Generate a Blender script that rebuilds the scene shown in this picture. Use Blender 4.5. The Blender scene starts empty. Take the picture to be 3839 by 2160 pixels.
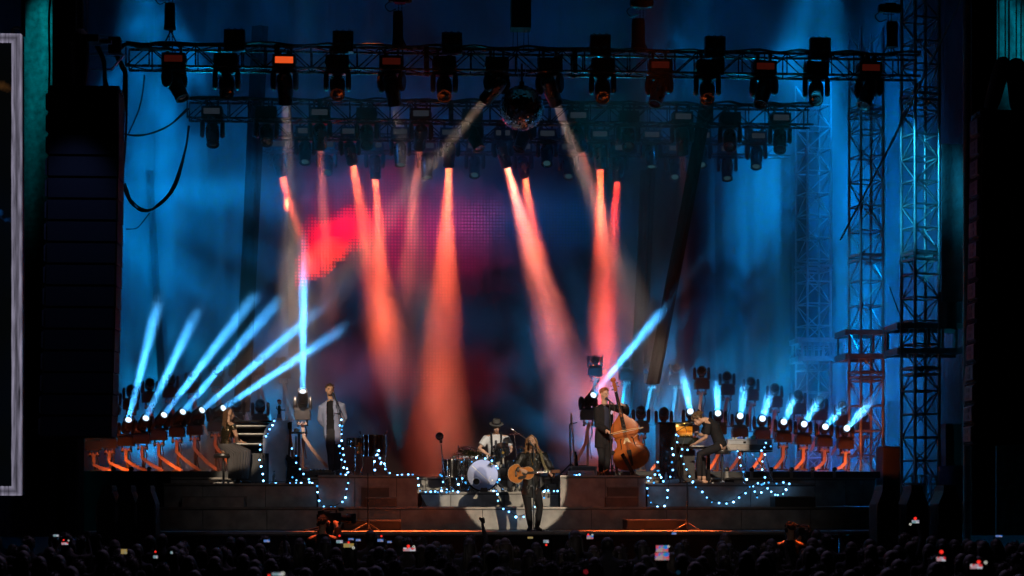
import bpy, bmesh, math, random
from mathutils import Vector, Matrix, Euler
R = math.radians
rnd = random.Random(7)
SC = bpy.context.scene
COL = SC.collection

# ------------------------------------------------------------------ camera
F_PX, CX, HY, CAM_Z, YAW = 6834.0, 1919.5, 1850.0, 2.4, R(-3.2)
cam_data = bpy.data.cameras.new('camera')
cam_data.sensor_width = 36.0
cam_data.lens = 36.0 * F_PX / 3839.0
cam_data.shift_y = (HY - 1080.0) / 3839.0
cam_data.clip_start, cam_data.clip_end = 0.5, 2000.0
cam_data.dof.use_dof = True
cam_data.dof.focus_distance = 35.5
cam_data.dof.aperture_fstop = 1.6
cam = bpy.data.objects.new('camera', cam_data)
COL.objects.link(cam)
cam.location = (0, 0, CAM_Z)
cam.rotation_euler = (R(90), 0, YAW)
SC.camera = cam

def W(px, py, Y):
    """The point of the stage plane at depth Y that photograph pixel (px, py) looks at."""
    a, b = (px - CX) / F_PX, (HY - py) / F_PX
    fx, fy = -math.sin(YAW), math.cos(YAW)
    rx, ry = math.cos(YAW), math.sin(YAW)
    dx, dy = fx + rx * a, fy + ry * a
    t = Y / dy
    return Vector((dx * t, Y, CAM_Z + b * t))

def MPP(Y):
    return Y / F_PX           # metres per photograph pixel at depth Y

# ------------------------------------------------------------------ world: night sky
world = bpy.data.worlds.new('World')
SC.world = world
world.use_nodes = True
wn = world.node_tree
for n in list(wn.nodes): wn.nodes.remove(n)
sky = wn.nodes.new('ShaderNodeTexSky')
sky.sky_type = 'NISHITA'
sky.sun_disc = False
sky.sun_elevation = R(-8.0)
sky.sun_rotation = R(150)
bg = wn.nodes.new('ShaderNodeBackground')
bg.inputs['Strength'].default_value = 0.15
wo = wn.nodes.new('ShaderNodeOutputWorld')
wn.links.new(sky.outputs[0], bg.inputs[0])
wn.links.new(bg.outputs[0], wo.inputs[0])

vs = SC.view_settings
vs.view_transform = 'Standard'
vs.look = 'None'
vs.exposure = 0.0
vs.gamma = 1.0
vs.use_curve_mapping = False
SC.display_settings.display_device = 'sRGB'
cy = SC.cycles
cy.use_denoising = True
cy.denoiser = 'OPENIMAGEDENOISE'
cy.max_bounces = 5
cy.diffuse_bounces = 2
cy.glossy_bounces = 2
cy.transmission_bounces = 3
cy.transparent_max_bounces = 6
cy.volume_bounces = 0
cy.volume_step_rate = 0.6
cy.sample_clamp_indirect = 4.0
cy.use_light_tree = True
cy.caustics_reflective = False
cy.caustics_refractive = False

# ------------------------------------------------------------------ lamps
def lamp_disk(name, loc, target, color, power, radius, spread, parent=None, noise=None, falloff='const'):
    """A moving head's lamp: a disc of light with a narrow spread."""
    ld = bpy.data.lights.new(name, 'AREA')
    ld.shape = 'DISK'
    ld.size = radius * 2
    ld.spread = R(spread)
    ld.energy = power
    ld.color = color
    o = bpy.data.objects.new(name, ld)
    COL.objects.link(o)
    o.location = loc
    d = (Vector(target) - Vector(loc)).normalized()
    o.rotation_euler = d.to_track_quat('-Z', 'Y').to_euler()
    return o

def lamp_spot(name, loc, target, color, power, angle, blend=0.3, radius=0.05, falloff=None, gobo=None, seed=0.0):
    ld = bpy.data.lights.new(name, 'SPOT')
    ld.energy = power
    ld.color = color
    ld.spot_size = R(angle)
    ld.spot_blend = blend
    ld.shadow_soft_size = radius
    if falloff or gobo:
        ld.use_nodes = True
        nt = ld.node_tree
        em = nt.nodes['Emission']
        last = None
        if falloff:
            lf = nt.nodes.new('ShaderNodeLightFalloff')
            lf.inputs['Strength'].default_value = falloff[1]
            last = lf.outputs[falloff[0]]
        if gobo:
            tc = nt.nodes.new('ShaderNodeTexCoord')
            mp = nt.nodes.new('ShaderNodeMapping')
            mp.inputs['Location'].default_value = (seed, seed * 1.7, seed * 0.3)
            nz = nt.nodes.new('ShaderNodeTexNoise')
            nz.inputs['Scale'].default_value = gobo[0]
            nz.inputs['Detail'].default_value = 2.0
            rp = nt.nodes.new('ShaderNodeMapRange')
            rp.inputs['From Min'].default_value = gobo[1]
            rp.inputs['From Max'].default_value = gobo[2]
            nt.links.new(tc.outputs['Normal'], mp.inputs[0])
            nt.links.new(mp.outputs[0], nz.inputs['Vector'])
            nt.links.new(nz.outputs['Fac'], rp.inputs['Value'])
            if last is None:
                last = rp.outputs[0]
            else:
                mu = nt.nodes.new('ShaderNodeMath'); mu.operation = 'MULTIPLY'
                nt.links.new(last, mu.inputs[0]); nt.links.new(rp.outputs[0], mu.inputs[1])
                last = mu.outputs[0]
        nt.links.new(last, em.inputs['Strength'])
    o = bpy.data.objects.new(name, ld)
    COL.objects.link(o)
    o.location = loc
    d = (Vector(target) - Vector(loc)).normalized()
    o.rotation_euler = d.to_track_quat('-Z', 'Y').to_euler()
    return o

# ------------------------------------------------------------------ the rig's wash lights (fixtures above and beside the picture)
DEEP, CYAN, TEAL = (.0, .15, .60), (.0, .25, .82), (.0, .75, .75)
def wash(a, Ya, b, Yb, color, power, angle, seed=1.0, blend=.9, gobo=(5.0, .40, .66), fall=('Linear', 1.0)):
    return lamp_spot('wash_lamp', W(a[0], a[1], Ya), W(b[0], b[1], Yb), color, power, angle, blend, .12, fall, gobo, seed)
# from the roof on to the back curtains
WK = 2.2
EVEN = ('Constant', 1.0)
wash((520, -330), 45.0, (640, 1000), 49, CYAN, 900 * WK, 42, 1.0, fall=EVEN)
wash((900, -330), 45.5, (800, 1000), 49, CYAN, 900 * WK, 40, 2.3, fall=EVEN)
wash((1500, -330), 45.5, (1500, 1100), 49, DEEP, 1000 * WK, 54, 3.9, fall=EVEN)
wash((2150, -330), 45.5, (2150, 1100), 49, DEEP, 1000 * WK, 52, 8.8, fall=EVEN)
wash((2600, -330), 45.0, (2560, 1150), 49, CYAN, 900 * WK, 40, 5.1, fall=EVEN)
wash((3100, -330), 44.5, (2900, 1150), 49, CYAN, 900 * WK, 42, 6.7, fall=EVEN)
wash((3420, -330), 43.0, (3150, 1250), 47, DEEP, 600 * WK, 44, 7.7, fall=EVEN)
# low, behind the light stands
for k, (px, tx, p) in enumerate(((560, 620, 260), (1000, 1080, 160), (2250, 2200, 200), (2420, 2460, 300), (2760, 2900, 160))):
    wash((px, 1700), 44.6, (tx, 1400), 48.8, (.0, .32, .80), p * 9.0, 80, 11.0 + k, .8)
# from the wings
wash((250, 700), 40.0, (900, 900), 46, CYAN, 2600, 60, 21.0)
wash((3620, 500), 42.5, (3250, 1250), 43, CYAN, 2200, 50, 22.0)

# ------------------------------------------------------------------ warm front light from the tower behind the crowd
KEY = (1.0, .80, .58)
def front_spot(px, row, Y, power, angle, src, blend=.25, color=KEY, radius=.06):
    return lamp_spot('front_spot', src, W(px, row, Y), color, power / 29.0, angle, blend, radius, ('Linear', 1.0))
sx = W(1992, 1800, 33.9).x
front_spot(1940, 1802, 35.4, 25000, 3.95, (sx + 7.6, 5.0, 8.6), .06, (1.0, .84, .62), .03)       # follow spot on the singer
front_spot(1248, 1545, 36.9, 34000, 2.1, (W(1246, 1600, 37).x - 7.0, 8.0, 15.0))
front_spot(868, 1640, 36.9, 30000, 2.6, (W(868, 1600, 37).x - 2.0, 8.0, 15.0))
front_spot(1850, 1706, 37.8, 36000, 3.1, (W(1862, 1600, 38).x + 3.5, 8.0, 15.0), .4, (.92, .86, .78))
front_spot(2312, 1590, 36.8, 36000, 3.1, (W(2300, 1600, 37).x - 4.0, 8.0, 15.0))
front_spot(2660, 1660, 36.5, 36000, 3.0, (W(2660, 1600, 37).x - 5.0, 8.0, 15.0))
# added faint fill to lift the riser faces, no lamp known there
front_spot(1900, 1850, 35.5, 850, 26, (3.0, 6.0, 9.0), .6, (.95, .85, .85), .3)
# orange heads high over the lip that graze the step edges
ORANGE = (1.0, .15, .025)
for tx, p, w in ((1560, 3600, 13), (2450, 3600, 14), (1260, 1500, 8)):
    lamp_spot('lip_lamp', W(tx, -560, 35.25), W(tx, 1990, 33.55), ORANGE, p, w, .8, .1, ('Linear', 1.0))
for tx, p in ((1460, 420), (2260, 400)):
    lamp_spot('lip_lamp', W(tx, -560, 35.82), W(tx, 1900, 35.5), ORANGE, p, 10, .8, .1, ('Linear', 1.0))
lamp_spot('rim_lamp', W(1390, -420, 36.9), W(1400, 1640, 36.5), ORANGE, 900, 7, .7, .08, ('Linear', 1.0))
# orange floor floods below the curved light stands
for px, tx, p in ((420, 400, 34), (620, 600, 34), (850, 830, 30), (1090, 1080, 14), (2290, 2300, 20), (2500, 2490, 20), (2700, 2710, 34), (2900, 2910, 46), (3080, 3080, 46), (3230, 3240, 40)):
    lamp_spot('floor_flood', W(px, 1764, 39.42), W(tx, 1690, 40.9), ORANGE, p * 1.6, 125, .9, .08)
lamp_spot('floor_flood', W(3150, 1745, 41.0), W(3250, 1500, 42.0), ORANGE, 110, 60, .8, .08)
# blue through the roof space, teal on the cloth at both sides
for px, tx, p in ((300, 1300, 450), (3560, 2500, 350), (1500, 900, 220), (2300, 3000, 220)):
    wash((px, -420), 40.0, (tx, 250), 46.0, DEEP, p, 75, 31.0 + px)
lamp_spot('side_lamp', W(150, -420, 34.6), W(140, 200, 35.6), (.0, .50, .58), 620, 22, .9, .1, ('Linear', 1.0), (5.0, .3, .7), 41.0)
lamp_spot('side_lamp', W(3800, -420, 34.4), W(3790, 150, 35.6), (.0, .42, .62), 600, 22, .9, .1, ('Linear', 1.0), (5.0, .3, .7), 42.0)
lamp_spot('side_lamp', W(3480, 100, 34.6), W(3625, 1300, 33.6), (.05, .50, .75), 300, 24, .9, .1, ('Linear', 1.0))
# red floods for the rear row of stands, cyan side light on the towers
for px, tx, p in ((560, 560, 40), (800, 800, 34), (1040, 1040, 30), (2300, 2300, 26), (2560, 2560, 26), (2820, 2820, 34), (3060, 3060, 44)):
    lamp_spot('floor_flood', W(px, 1768, 41.8), W(tx, 1650, 43.2), (1.0, .075, .02), p * 1.4, 52, .9, .08)
lamp_spot('tower_lamp', W(3030, 320, 36.4), W(3450, 700, 38.0), (.02, .50, .85), 650, 44, .8, .08, ('Linear', 1.0))
lamp_spot('tower_lamp', W(3010, 420, 41.0), W(3240, 1150, 42.0), (.0, .36, .80), 300, 26, .8, .08, ('Linear', 1.0))
# cyan uplight from the rear floor that rims the undersides of the trusses
for px, tx in ((760, 900), (1500, 1500), (2300, 2300), (2900, 2900)):
    lamp_spot('truss_uplight', W(px, 1700, 45.3), W(tx, 255, 37.6), (.0, .50, .80), 600, 30, .9, .08, ('Linear', 1.0), (5.0, .4, .62), 51.0 + px)
# added weak violet fill that rims the heads of the crowd
for px in (700, 1900, 3100):
    lamp_spot('crowd_fill', W(px, -500, 32.4), W(px, 2150, 24.0), (.55, .42, .75), 30, 95, .9, .2, ('Linear', 1.0))
lamp_spot('corner_lamp', W(260, 300, 30.0), W(300, 1800, 33.0), (.10, .16, .5), 60, 60, .9, .1, ('Linear', 1.0))
for px, row in ((1236, 1945), (2985, 1990)):
    lamp_spot('pit_lamp', W(px + 60, -620, 32.4), W(px, row, 31.3), ORANGE, 900, 5.5, .6, .05, ('Linear', 1.0))
# deep red glow in the smoke behind the drummer
for px, tx, p in ((1480, 1400, 150), (1640, 1660, 170), (2050, 2080, 60)):
    wash((px, 690), 45.4, (tx, 1620), 47.4, (1.0, .06, .025), p, 24, 61.0 + px, 1.0, (5.0, .4, .62))
# ------------------------------------------------------------------ materials
MATS = {}
def mat(name, color, rough=0.6, metal=0.0, vary=0.25, scale=6.0, bump=0.0, spec=0.5, coat=0.0, rough_vary=0.15, coord='Object'):
    """Principled surface whose colour and gloss drift with a little noise (grime, wear)."""
    if name in MATS: return MATS[name]
    m = bpy.data.materials.new(name); m.use_nodes = True
    nt = m.node_tree; b = nt.nodes['Principled BSDF']
    b.inputs['Metallic'].default_value = metal
    b.inputs['Specular IOR Level'].default_value = spec
    b.inputs['Coat Weight'].default_value = coat
    tc = nt.nodes.new('ShaderNodeTexCoord')
    nz = nt.nodes.new('ShaderNodeTexNoise')
    nz.inputs['Scale'].default_value = scale; nz.inputs['Detail'].default_value = 4.0
    nt.links.new(tc.outputs[coord], nz.inputs['Vector'])
    cr = nt.nodes.new('ShaderNodeValToRGB')
    lo, hi = 1 - vary, 1 + vary
    cr.color_ramp.elements[0].position = 0.3; cr.color_ramp.elements[1].position = 0.7
    cr.color_ramp.elements[0].color = (*[c * lo for c in color], 1)
    cr.color_ramp.elements[1].color = (*[min(1, c * hi) for c in color], 1)
    nt.links.new(nz.outputs['Fac'], cr.inputs['Fac'])
    nt.links.new(cr.outputs[0], b.inputs['Base Color'])
    mr = nt.nodes.new('ShaderNodeMapRange')
    mr.inputs['To Min'].default_value = max(0.03, rough - rough_vary)
    mr.inputs['To Max'].default_value = min(1.0, rough + rough_vary)
    nt.links.new(nz.outputs['Fac'], mr.inputs['Value'])
    nt.links.new(mr.outputs[0], b.inputs['Roughness'])
    if bump:
        n2 = nt.nodes.new('ShaderNodeTexNoise')
        n2.inputs['Scale'].default_value = scale * 9; n2.inputs['Detail'].default_value = 3
        nt.links.new(tc.outputs[coord], n2.inputs['Vector'])
        bp = nt.nodes.new('ShaderNodeBump')
        bp.inputs['Strength'].default_value = bump; bp.inputs['Distance'].default_value = 0.02
        nt.links.new(n2.outputs['Fac'], bp.inputs['Height'])
        nt.links.new(bp.outputs[0], b.inputs['Normal'])
    MATS[name] = m
    return m

def glow(name, color, strength):
    """Something that gives off light itself (lens, bulb, screen), or a painted glint."""
    if name in MATS: return MATS[name]
    m = bpy.data.materials.new(name); m.use_nodes = True
    nt = m.node_tree
    for n in list(nt.nodes): nt.nodes.remove(n)
    o = nt.nodes.new('ShaderNodeOutputMaterial'); e = nt.nodes.new('ShaderNodeEmission')
    e.inputs[0].default_value = (*color, 1); e.inputs[1].default_value = strength
    nt.links.new(e.outputs[0], o.inputs[0])
    MATS[name] = m
    return m

M_BLACK = mat('black_powder_coat', (.018, .018, .02), .45)
M_BLACKG = mat('black_gloss', (.012, .012, .014), .16, coat=.4)
M_ALU = mat('aluminium_tube', (.55, .56, .58), .38, metal=.85)
M_DALU = mat('black_truss_tube', (.05, .053, .058), .26, metal=.5, spec=.8)
M_CHROME = mat('chrome', (.75, .76, .78), .12, metal=1.0, vary=.1, rough_vary=.06)
M_FABRIC = mat('black_velour', (.012, .012, .014), .95, bump=.2, spec=.1)
M_RUBBER = mat('black_cable', (.012, .012, .012), .5)

# ------------------------------------------------------------------ mesh builder
class MB:
    def __init__(s): s.v = []; s.f = []; s.uvs = None
    def add(s, vs, fs):
        o = len(s.v); s.v += [tuple(p) for p in vs]
        s.f += [tuple(o + i for i in f) for f in fs]
        return s
    def box(s, c, d, m=None):
        x, y, z = (k / 2 for k in d); c = Vector(c)
        ps = [Vector((a * x, b * y, e * z)) for a in (-1, 1) for b in (-1, 1) for e in (-1, 1)]
        ps = [c + (m @ p if m else p) for p in ps]
        return s.add(ps, [(0, 1, 3, 2), (4, 6, 7, 5), (0, 4, 5, 1), (2, 3, 7, 6), (0, 2, 6, 4), (1, 5, 7, 3)])
    def span(s, lo, hi):
        return s.box([(a + b) / 2 for a, b in zip(lo, hi)], [abs(b - a) for a, b in zip(lo, hi)])
    def bar(s, p, q, w, h=None, up=(0, 1, 0)):
        p, q = Vector(p), Vector(q); h = h or w
        d = q - p; L = d.length
        if L < 1e-6: return s
        z = d / L; x = Vector(up).cross(z)
        if x.length < 1e-4: x = Vector((1, 0, 0)).cross(z)
        x.normalize(); y = z.cross(x)
        m = Matrix((x, y, z)).transposed()
        return s.box((p + q) / 2, (w, h, L), m)
    def sweep(s, pts, rad, n=8, caps=True, side=None):
        """Tube along pts; rad: number, list of numbers, or list of (rx, ry) with rx along `side`."""
        pts = [Vector(p) for p in pts]; k = len(pts)
        if not isinstance(rad, (list, tuple)): rad = [rad] * k
        rings = []; px = None
        for i, p in enumerate(pts):
            t = (pts[min(i + 1, k - 1)] - pts[max(i - 1, 0)]).normalized()
            if side is not None:
                x = Vector(side) - t * Vector(side).dot(t)
            elif px is None:
                x = t.cross(Vector((0, 1, 0)));
                if x.length < .05: x = t.cross(Vector((1, 0, 0)))
            else:
                x = px - t * px.dot(t)
            x.normalize(); px = x; y = t.cross(x)
            r = rad[i]; rx, ry = r if isinstance(r, (list, tuple)) else (r, r)
            rings.append([p + x * rx * math.cos(a) + y * ry * math.sin(a) for a in [2 * math.pi * j / n for j in range(n)]])
        vs = [p for r in rings for p in r]; fs = []
        for i in range(k - 1):
            for j in range(n):
                a, b = i * n + j, i * n + (j + 1) % n
                fs.append((a, b, b + n, a + n))
        if caps:
            fs.append(tuple(range(n - 1, -1, -1))); fs.append(tuple((k - 1) * n + j for j in range(n)))
        return s.add(vs, fs)
    def rsweep(s, pts, rad, n=12, side=None):
        """sweep with rounded ends, for limbs."""
        pts = [Vector(p) for p in pts]; k = len(pts)
        if not isinstance(rad, (list, tuple)): rad = [rad] * k
        def sc(r, f): return (r[0] * f, r[1] * f) if isinstance(r, (list, tuple)) else r * f
        def mean(r): return min(r) if isinstance(r, (list, tuple)) else r
        a = (pts[0] - pts[1]).normalized(); b = (pts[-1] - pts[-2]).normalized()
        P, Q = [], []
        for f, h in ((.15, 1.0), (.6, .8), (.87, .5)): P.append(pts[0] + a * mean(rad[0]) * h); Q.append(sc(rad[0], f))
        P += pts; Q += list(rad)
        for f, h in ((.87, .5), (.6, .8), (.15, 1.0)): P.append(pts[-1] + b * mean(rad[-1]) * h); Q.append(sc(rad[-1], f))
        return s.sweep(P, Q, n, True, side)
    def ell(s, c, r, n=12, k=8, m=None):
        c = Vector(c); vs = []; fs = []
        if not isinstance(r, (list, tuple)): r = (r, r, r)
        for i in range(k + 1):
            th = math.pi * i / k
            th = min(max(th, .02), math.pi - .02)
            for j in range(n):
                ph = 2 * math.pi * j / n
                p = Vector((r[0] * math.sin(th) * math.cos(ph), r[1] * math.sin(th) * math.sin(ph), r[2] * math.cos(th)))
                vs.append(c + (m @ p if m else p))
        for i in range(k):
            for j in range(n):
                a, b = i * n + j, i * n + (j + 1) % n
                fs.append((a, a + n, b + n, b))
        fs.append(tuple(range(n))); fs.append(tuple(k * n + j for j in range(n - 1, -1, -1)))
        return s.add(vs, fs)
    def lathe(s, prof, n=16, c=(0, 0, 0), m=None):
        """prof: (radius, z) pairs round the z axis (of m)."""
        c = Vector(c); vs = []; fs = []; k = len(prof)
        for r, z in prof:
            for j in range(n):
                a = 2 * math.pi * j / n
                p = Vector((r * math.cos(a), r * math.sin(a), z))
                vs.append(c + (m @ p if m else p))
        for i in range(k - 1):
            for j in range(n):
                a, b = i * n + j, i * n + (j + 1) % n
                fs.append((a, b, b + n, a + n))
        if k >= 4 and min(r for r, z in prof) > 1e-5 and abs(prof[0][0] - prof[-1][0]) < .012:      # a ring: close it on itself
            for j in range(n): fs.append(((k - 1) * n + j, (k - 1) * n + (j + 1) % n, (j + 1) % n, j))
            return s.add(vs, fs)
        if prof[0][0] > 1e-5: fs.append(tuple(range(n - 1, -1, -1)))
        if prof[-1][0] > 1e-5: fs.append(tuple((k - 1) * n + j for j in range(n)))
        return s.add(vs, fs)
    def prism(s, poly, y0, y1, m=None, c=(0, 0, 0)):
        """poly in the x-z plane, extruded from y0 to y1."""
        n = len(poly); c = Vector(c)
        ps = [Vector((x, y0, z)) for x, z in poly] + [Vector((x, y1, z)) for x, z in poly]
        ps = [c + (m @ p if m else p) for p in ps]
        fs = [tuple(range(n)), tuple(range(2 * n - 1, n - 1, -1))]
        for i in range(n):
            j = (i + 1) % n
            fs.append((i, i + n, j + n, j))
        return s.add(ps, fs)
    def sheet(s, fn, nu, nv, thick=0.0):
        vs = []; fs = []
        for i in range(nu + 1):
            for j in range(nv + 1): vs.append(fn(i / nu, j / nv))
        w = nv + 1
        for i in range(nu):
            for j in range(nv):
                a = i * w + j; fs.append((a, a + w, a + w + 1, a + 1))
        return s.add(vs, fs)
    def mesh(s, name, smooth=False, fix=True):
        me = bpy.data.meshes.new(name)
        me.from_pydata(s.v, [], s.f)
        if fix:
            bm = bmesh.new(); bm.from_mesh(me)
            bmesh.ops.recalc_face_normals(bm, faces=bm.faces[:])
            bm.to_mesh(me); bm.free()
        if smooth:
            me.polygons.foreach_set('use_smooth', [True] * len(me.polygons))
            try: me.set_sharp_from_angle(angle=R(38))
            except Exception: pass
        me.update()
        return me

def remesh(mb, name, voxel, smooth_it=4):
    """One continuous skin over the overlapping volumes of mb."""
    me = mb.mesh(name + '_raw')
    o = bpy.data.objects.new(name + '_raw', me); COL.objects.link(o)
    r = o.modifiers.new('r', 'REMESH'); r.mode = 'VOXEL'; r.voxel_size = voxel
    if smooth_it:
        sm = o.modifiers.new('s', 'SMOOTH'); sm.factor = .5; sm.iterations = smooth_it
    dg = bpy.context.evaluated_depsgraph_get()
    out = bpy.data.meshes.new_from_object(o.evaluated_get(dg))
    out.name = name
    bpy.data.objects.remove(o); bpy.data.meshes.remove(me)
    out.polygons.foreach_set('use_smooth', [True] * len(out.polygons))
    return out

# ------------------------------------------------------------------ things and parts
def tag(o, label=None, cat=None, group=None, kind=None):
    if label: o['label'] = label
    if cat: o['category'] = cat
    if group: o['group'] = group
    if kind: o['kind'] = kind
    return o
def thing(name, label, cat, loc=(0, 0, 0), rz=0.0, group=None, rot=None):
    o = bpy.data.objects.new(name, None); COL.objects.link(o)
    o.empty_display_size = .2
    o.location = loc
    o.rotation_euler = rot if rot else (0, 0, rz)
    return tag(o, label, cat, group)
def obj(name, mesh, material, parent=None, loc=(0, 0, 0), rot=(0, 0, 0), smooth=False, label=None):
    if isinstance(mesh, MB): mesh = mesh.mesh(name, smooth)
    if material is not None and not mesh.materials: mesh.materials.append(material)
    o = bpy.data.objects.new(name, mesh); COL.objects.link(o)
    o.location = loc; o.rotation_euler = rot
    if parent is not None: o.parent = parent
    if label: o['label'] = label
    return o
def structure(o): o['kind'] = 'structure'; return o
def copy_tree(o, parent=None):
    c = o.copy(); COL.objects.link(c)
    if parent is not None: c.parent = parent
    for ch in list(o.children): copy_tree(ch, c)
    return c
ORD = ('first second third fourth fifth sixth seventh eighth ninth tenth eleventh twelfth thirteenth fourteenth fifteenth '
       'sixteenth seventeenth eighteenth nineteenth twentieth').split()
ORD += ['twenty-' + w for w in ORD[:9]] + ['thirtieth'] + ['thirty-' + w for w in ORD[:9]] + ['fortieth'] + ['forty-' + w for w in ORD[:9]]
def lerp(a, b, t): return a + (b - a) * t
def cat_rom(pts, n=8):
    """A smooth curve through pts."""
    P = [Vector(p) for p in pts]; P = [P[0] * 2 - P[1]] + P + [P[-1] * 2 - P[-2]]; out = []
    for i in range(1, len(P) - 2):
        for k in range(n):
            t = k / n
            a, b, c, d = P[i - 1], P[i], P[i + 1], P[i + 2]
            out.append(.5 * ((2 * b) + (c - a) * t + (2 * a - 5 * b + 4 * c - d) * t * t + (3 * b - a - 3 * c + d) * t ** 3))
    out.append(P[-2])
    return out
# ================================================================== THE SETTING
def zrow(row, Y): return CAM_Z + (HY - row) / F_PX * Y
YL, Y1, YR, YD, YB = 33.4, 35.4, 36.0, 36.6, 38.5        # lip, level one, side risers, drum riser, back riser
Z_DECK = zrow(1993, YL + .35)
Z1 = zrow(1902, Y1)
Z_SIDE, Z_KEY, Z_DRUM, Z_BACK = zrow(1783, YR), zrow(1813, YR), zrow(1845, YD), zrow(1791, YB)
Z_PLINTH = zrow(1768, 39.5)

m_ground = mat('trodden_ground', (.03, .028, .026), .9, scale=2.0, bump=.4)
g = MB().box((0, 150, -.1), (700, 700, .2)); structure(obj('ground', g, m_ground))

m_deck = mat('stage_ply', (.06, .055, .05), .38, scale=3.0, bump=.15)
m_panel = mat('grey_fascia', (.33, .31, .29), .55, vary=.35, scale=3.5, bump=.1, coord='Object')
m_trim = mat('worn_edge_trim', (.22, .2, .18), .35, metal=.3)

def X(px, Y): return W(px, 1850, Y).x

def platform(name, label, px0, px1, Yf, Yb, ztop, zbot, seams, parent=None, mtop=None, mface=None, slant=0.0):
    """A staging block: deck sheet, edge trim and one fascia panel per bay between seams."""
    x0, x1 = X(px0, Yf), X(px1, Yf)
    t = thing(name, label, 'stage platform', ((x0 + x1) / 2, Yf, zbot))
    cx = (x0 + x1) / 2; h = ztop - zbot
    obj('deck_top', MB().span((x0 - cx, .0, h - .05), (x1 - cx, Yb - Yf, h)), mtop or m_deck, t)
    obj('core', MB().span((x0 - cx + .03, .06, .0), (x1 - cx - .03, Yb - Yf - .02, h - .052)), M_BLACK, t)
    xs = [px0] + list(seams) + [px1]
    for a, b in zip(xs[:-1], xs[1:]):
        xa, xb = X(a, Yf) - cx + .006, X(b, Yf) - cx - .006
        sa = slant if a == px0 else 0
        poly = [(xa + sa, .004), (xb, .004), (xb, h - .056), (xa, h - .056)]
        mb = MB().prism(poly, .012, .05)
        obj('fascia_panel', mb, mface or m_panel, t)
    obj('edge_trim', MB().span((x0 - cx, -.012, h - .03), (x1 - cx, .0, h + .004)), m_trim, t)
    obj('edge_catch_board', MB().span((x0 - cx, .0, h + .001), (x1 - cx, .48, h + .004)), m_edge_catch, t)  # added pale strip that brightens the lit edge
    return t

# main deck, built round the pit wall
t = thing('stage', 'wide black main stage deck with a thin lit lip above the crowd', 'stage', (0, YL, 0))
xa, xb = X(300, YL), X(3360, YL)
obj('deck_top', MB().span((xa, 0, Z_DECK - .06), (xb, 16.3, Z_DECK)), m_deck, t)
obj('edge_trim', MB().span((xa, -.015, Z_DECK - .035), (xb, 0, Z_DECK + .006)), m_trim, t)
m_edge_catch = mat('pale_light_catcher', (.30, .28, .26), .55, vary=.3, scale=3)  # added pale boards so the grazing orange light shows along the lip
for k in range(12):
    obj('light_catch_board', MB().span((lerp(xa, xb, k / 12) + .003, .0, Z_DECK + .001), (lerp(xa, xb, (k + 1) / 12) - .003, 1.15, Z_DECK + .006)), m_edge_catch, t)
for k in range(14):
    a, b = lerp(xa, xb, k / 14) + .01, lerp(xa, xb, (k + 1) / 14) - .01
    obj('skirt_panel', MB().span((a, .02, .02), (b, .05, Z_DECK - .065)), M_FABRIC, t)

platform('riser', 'long low dark platform across the stage behind the lip', 596, 3300, Y1, 49.5, Z1, Z_DECK + .002,
         (760, 1000, 1240, 1500, 1809, 2218, 2500, 2780, 3040))
platform('riser', 'grey platform under the seated woman at the upright keyboard', 613, 1188, YR, YB - .03, Z_KEY, Z1 + .002, (760, 995))
platform('riser', 'dark platform carrying the man in the blue jacket', 1192, 1567, YR - .1, YB - .03, Z_SIDE, Z1 + .002, (1330, 1487))
platform('riser', 'pale lit platform under the drum kit with slanted end', 1577, 2156, YD, YB - .03, Z_DRUM, Z1 + .002, (1690, 1890, 2101), slant=.12)
platform('riser', 'dark platform carrying the upright bass player', 2100, 2422, YR - .1, YB - .03, Z_SIDE, Z1 + .002, (2270, 2392))
platform('riser', 'dark blue lit platform under the barefoot keyboard player', 2426, 3057, YR, YB - .03, Z_KEY, Z1 + .002, (2580, 2815))
platform('riser', 'full width rear platform behind the band risers', 400, 3283, YB, 49.5, Z_BACK, Z1 + .002, (613, 900, 1192, 1577, 2156, 2426, 2800, 3057, 3170))
# plinth that the light stands are bolted to
for a, b, w in ((310, 1190, 'left'), (2190, 3300, 'right')):
    x0, x1 = X(a, 39.3), X(b, 39.3)
    t = thing('plinth', f'low black plinth under the curved light stands at stage {w}', 'plinth', ((x0 + x1) / 2, 39.3, Z_BACK + .002))
    obj('body', MB().span((-(x1 - x0) / 2, 0, 0), ((x1 - x0) / 2, 7.2, Z_PLINTH - Z_BACK)), M_BLACK, t)

def steps(label, blocks, mface=None):
    px0 = blocks[0][0]; Yf = blocks[0][4]
    t = thing('stair', label, 'steps', (X(px0, Yf), Yf, 0))
    for (a, b, r0, r1, Yf2, Yb2) in blocks:
        xa, xb = X(a, Yf2) - t.location.x, X(b, Yf2) - t.location.x
        z1 = zrow(r0, Yf2); z0 = zrow(r1, Yf2)
        obj('step', MB().span((xa, Yf2 - Yf, z0), (xb, Yb2 - Yf, z1 - .022)), mface or m_panel, t)
        obj('nosing', MB().span((xa - .006, Yf2 - Yf - .012, z1 - .02), (xb + .006, Yb2 - Yf, z1)), m_trim, t)
M_DSTEP = mat('dark_step_ply', (.02, .018, .016), .6)
m_step = mat('brown_step_ply', (.10, .07, .055), .5, vary=.3, bump=.1)
steps('brown wooden steps up to the blue jacket man', [(1372, 1487, 1864, 1901, 35.45, 35.75), (1354, 1459, 1824, 1901, 35.75, 35.89)], m_step)
steps('brown wooden steps up to the upright bass player', [(2274, 2390, 1862, 1901, 35.45, 35.75), (2279, 2394, 1823, 1901, 35.75, 35.89)], m_step)
steps('low dark step at the lip beside the empty microphone stand', [(1290, 1502, 1950, 1990, 34.6, 35.39)], M_DSTEP)
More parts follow.
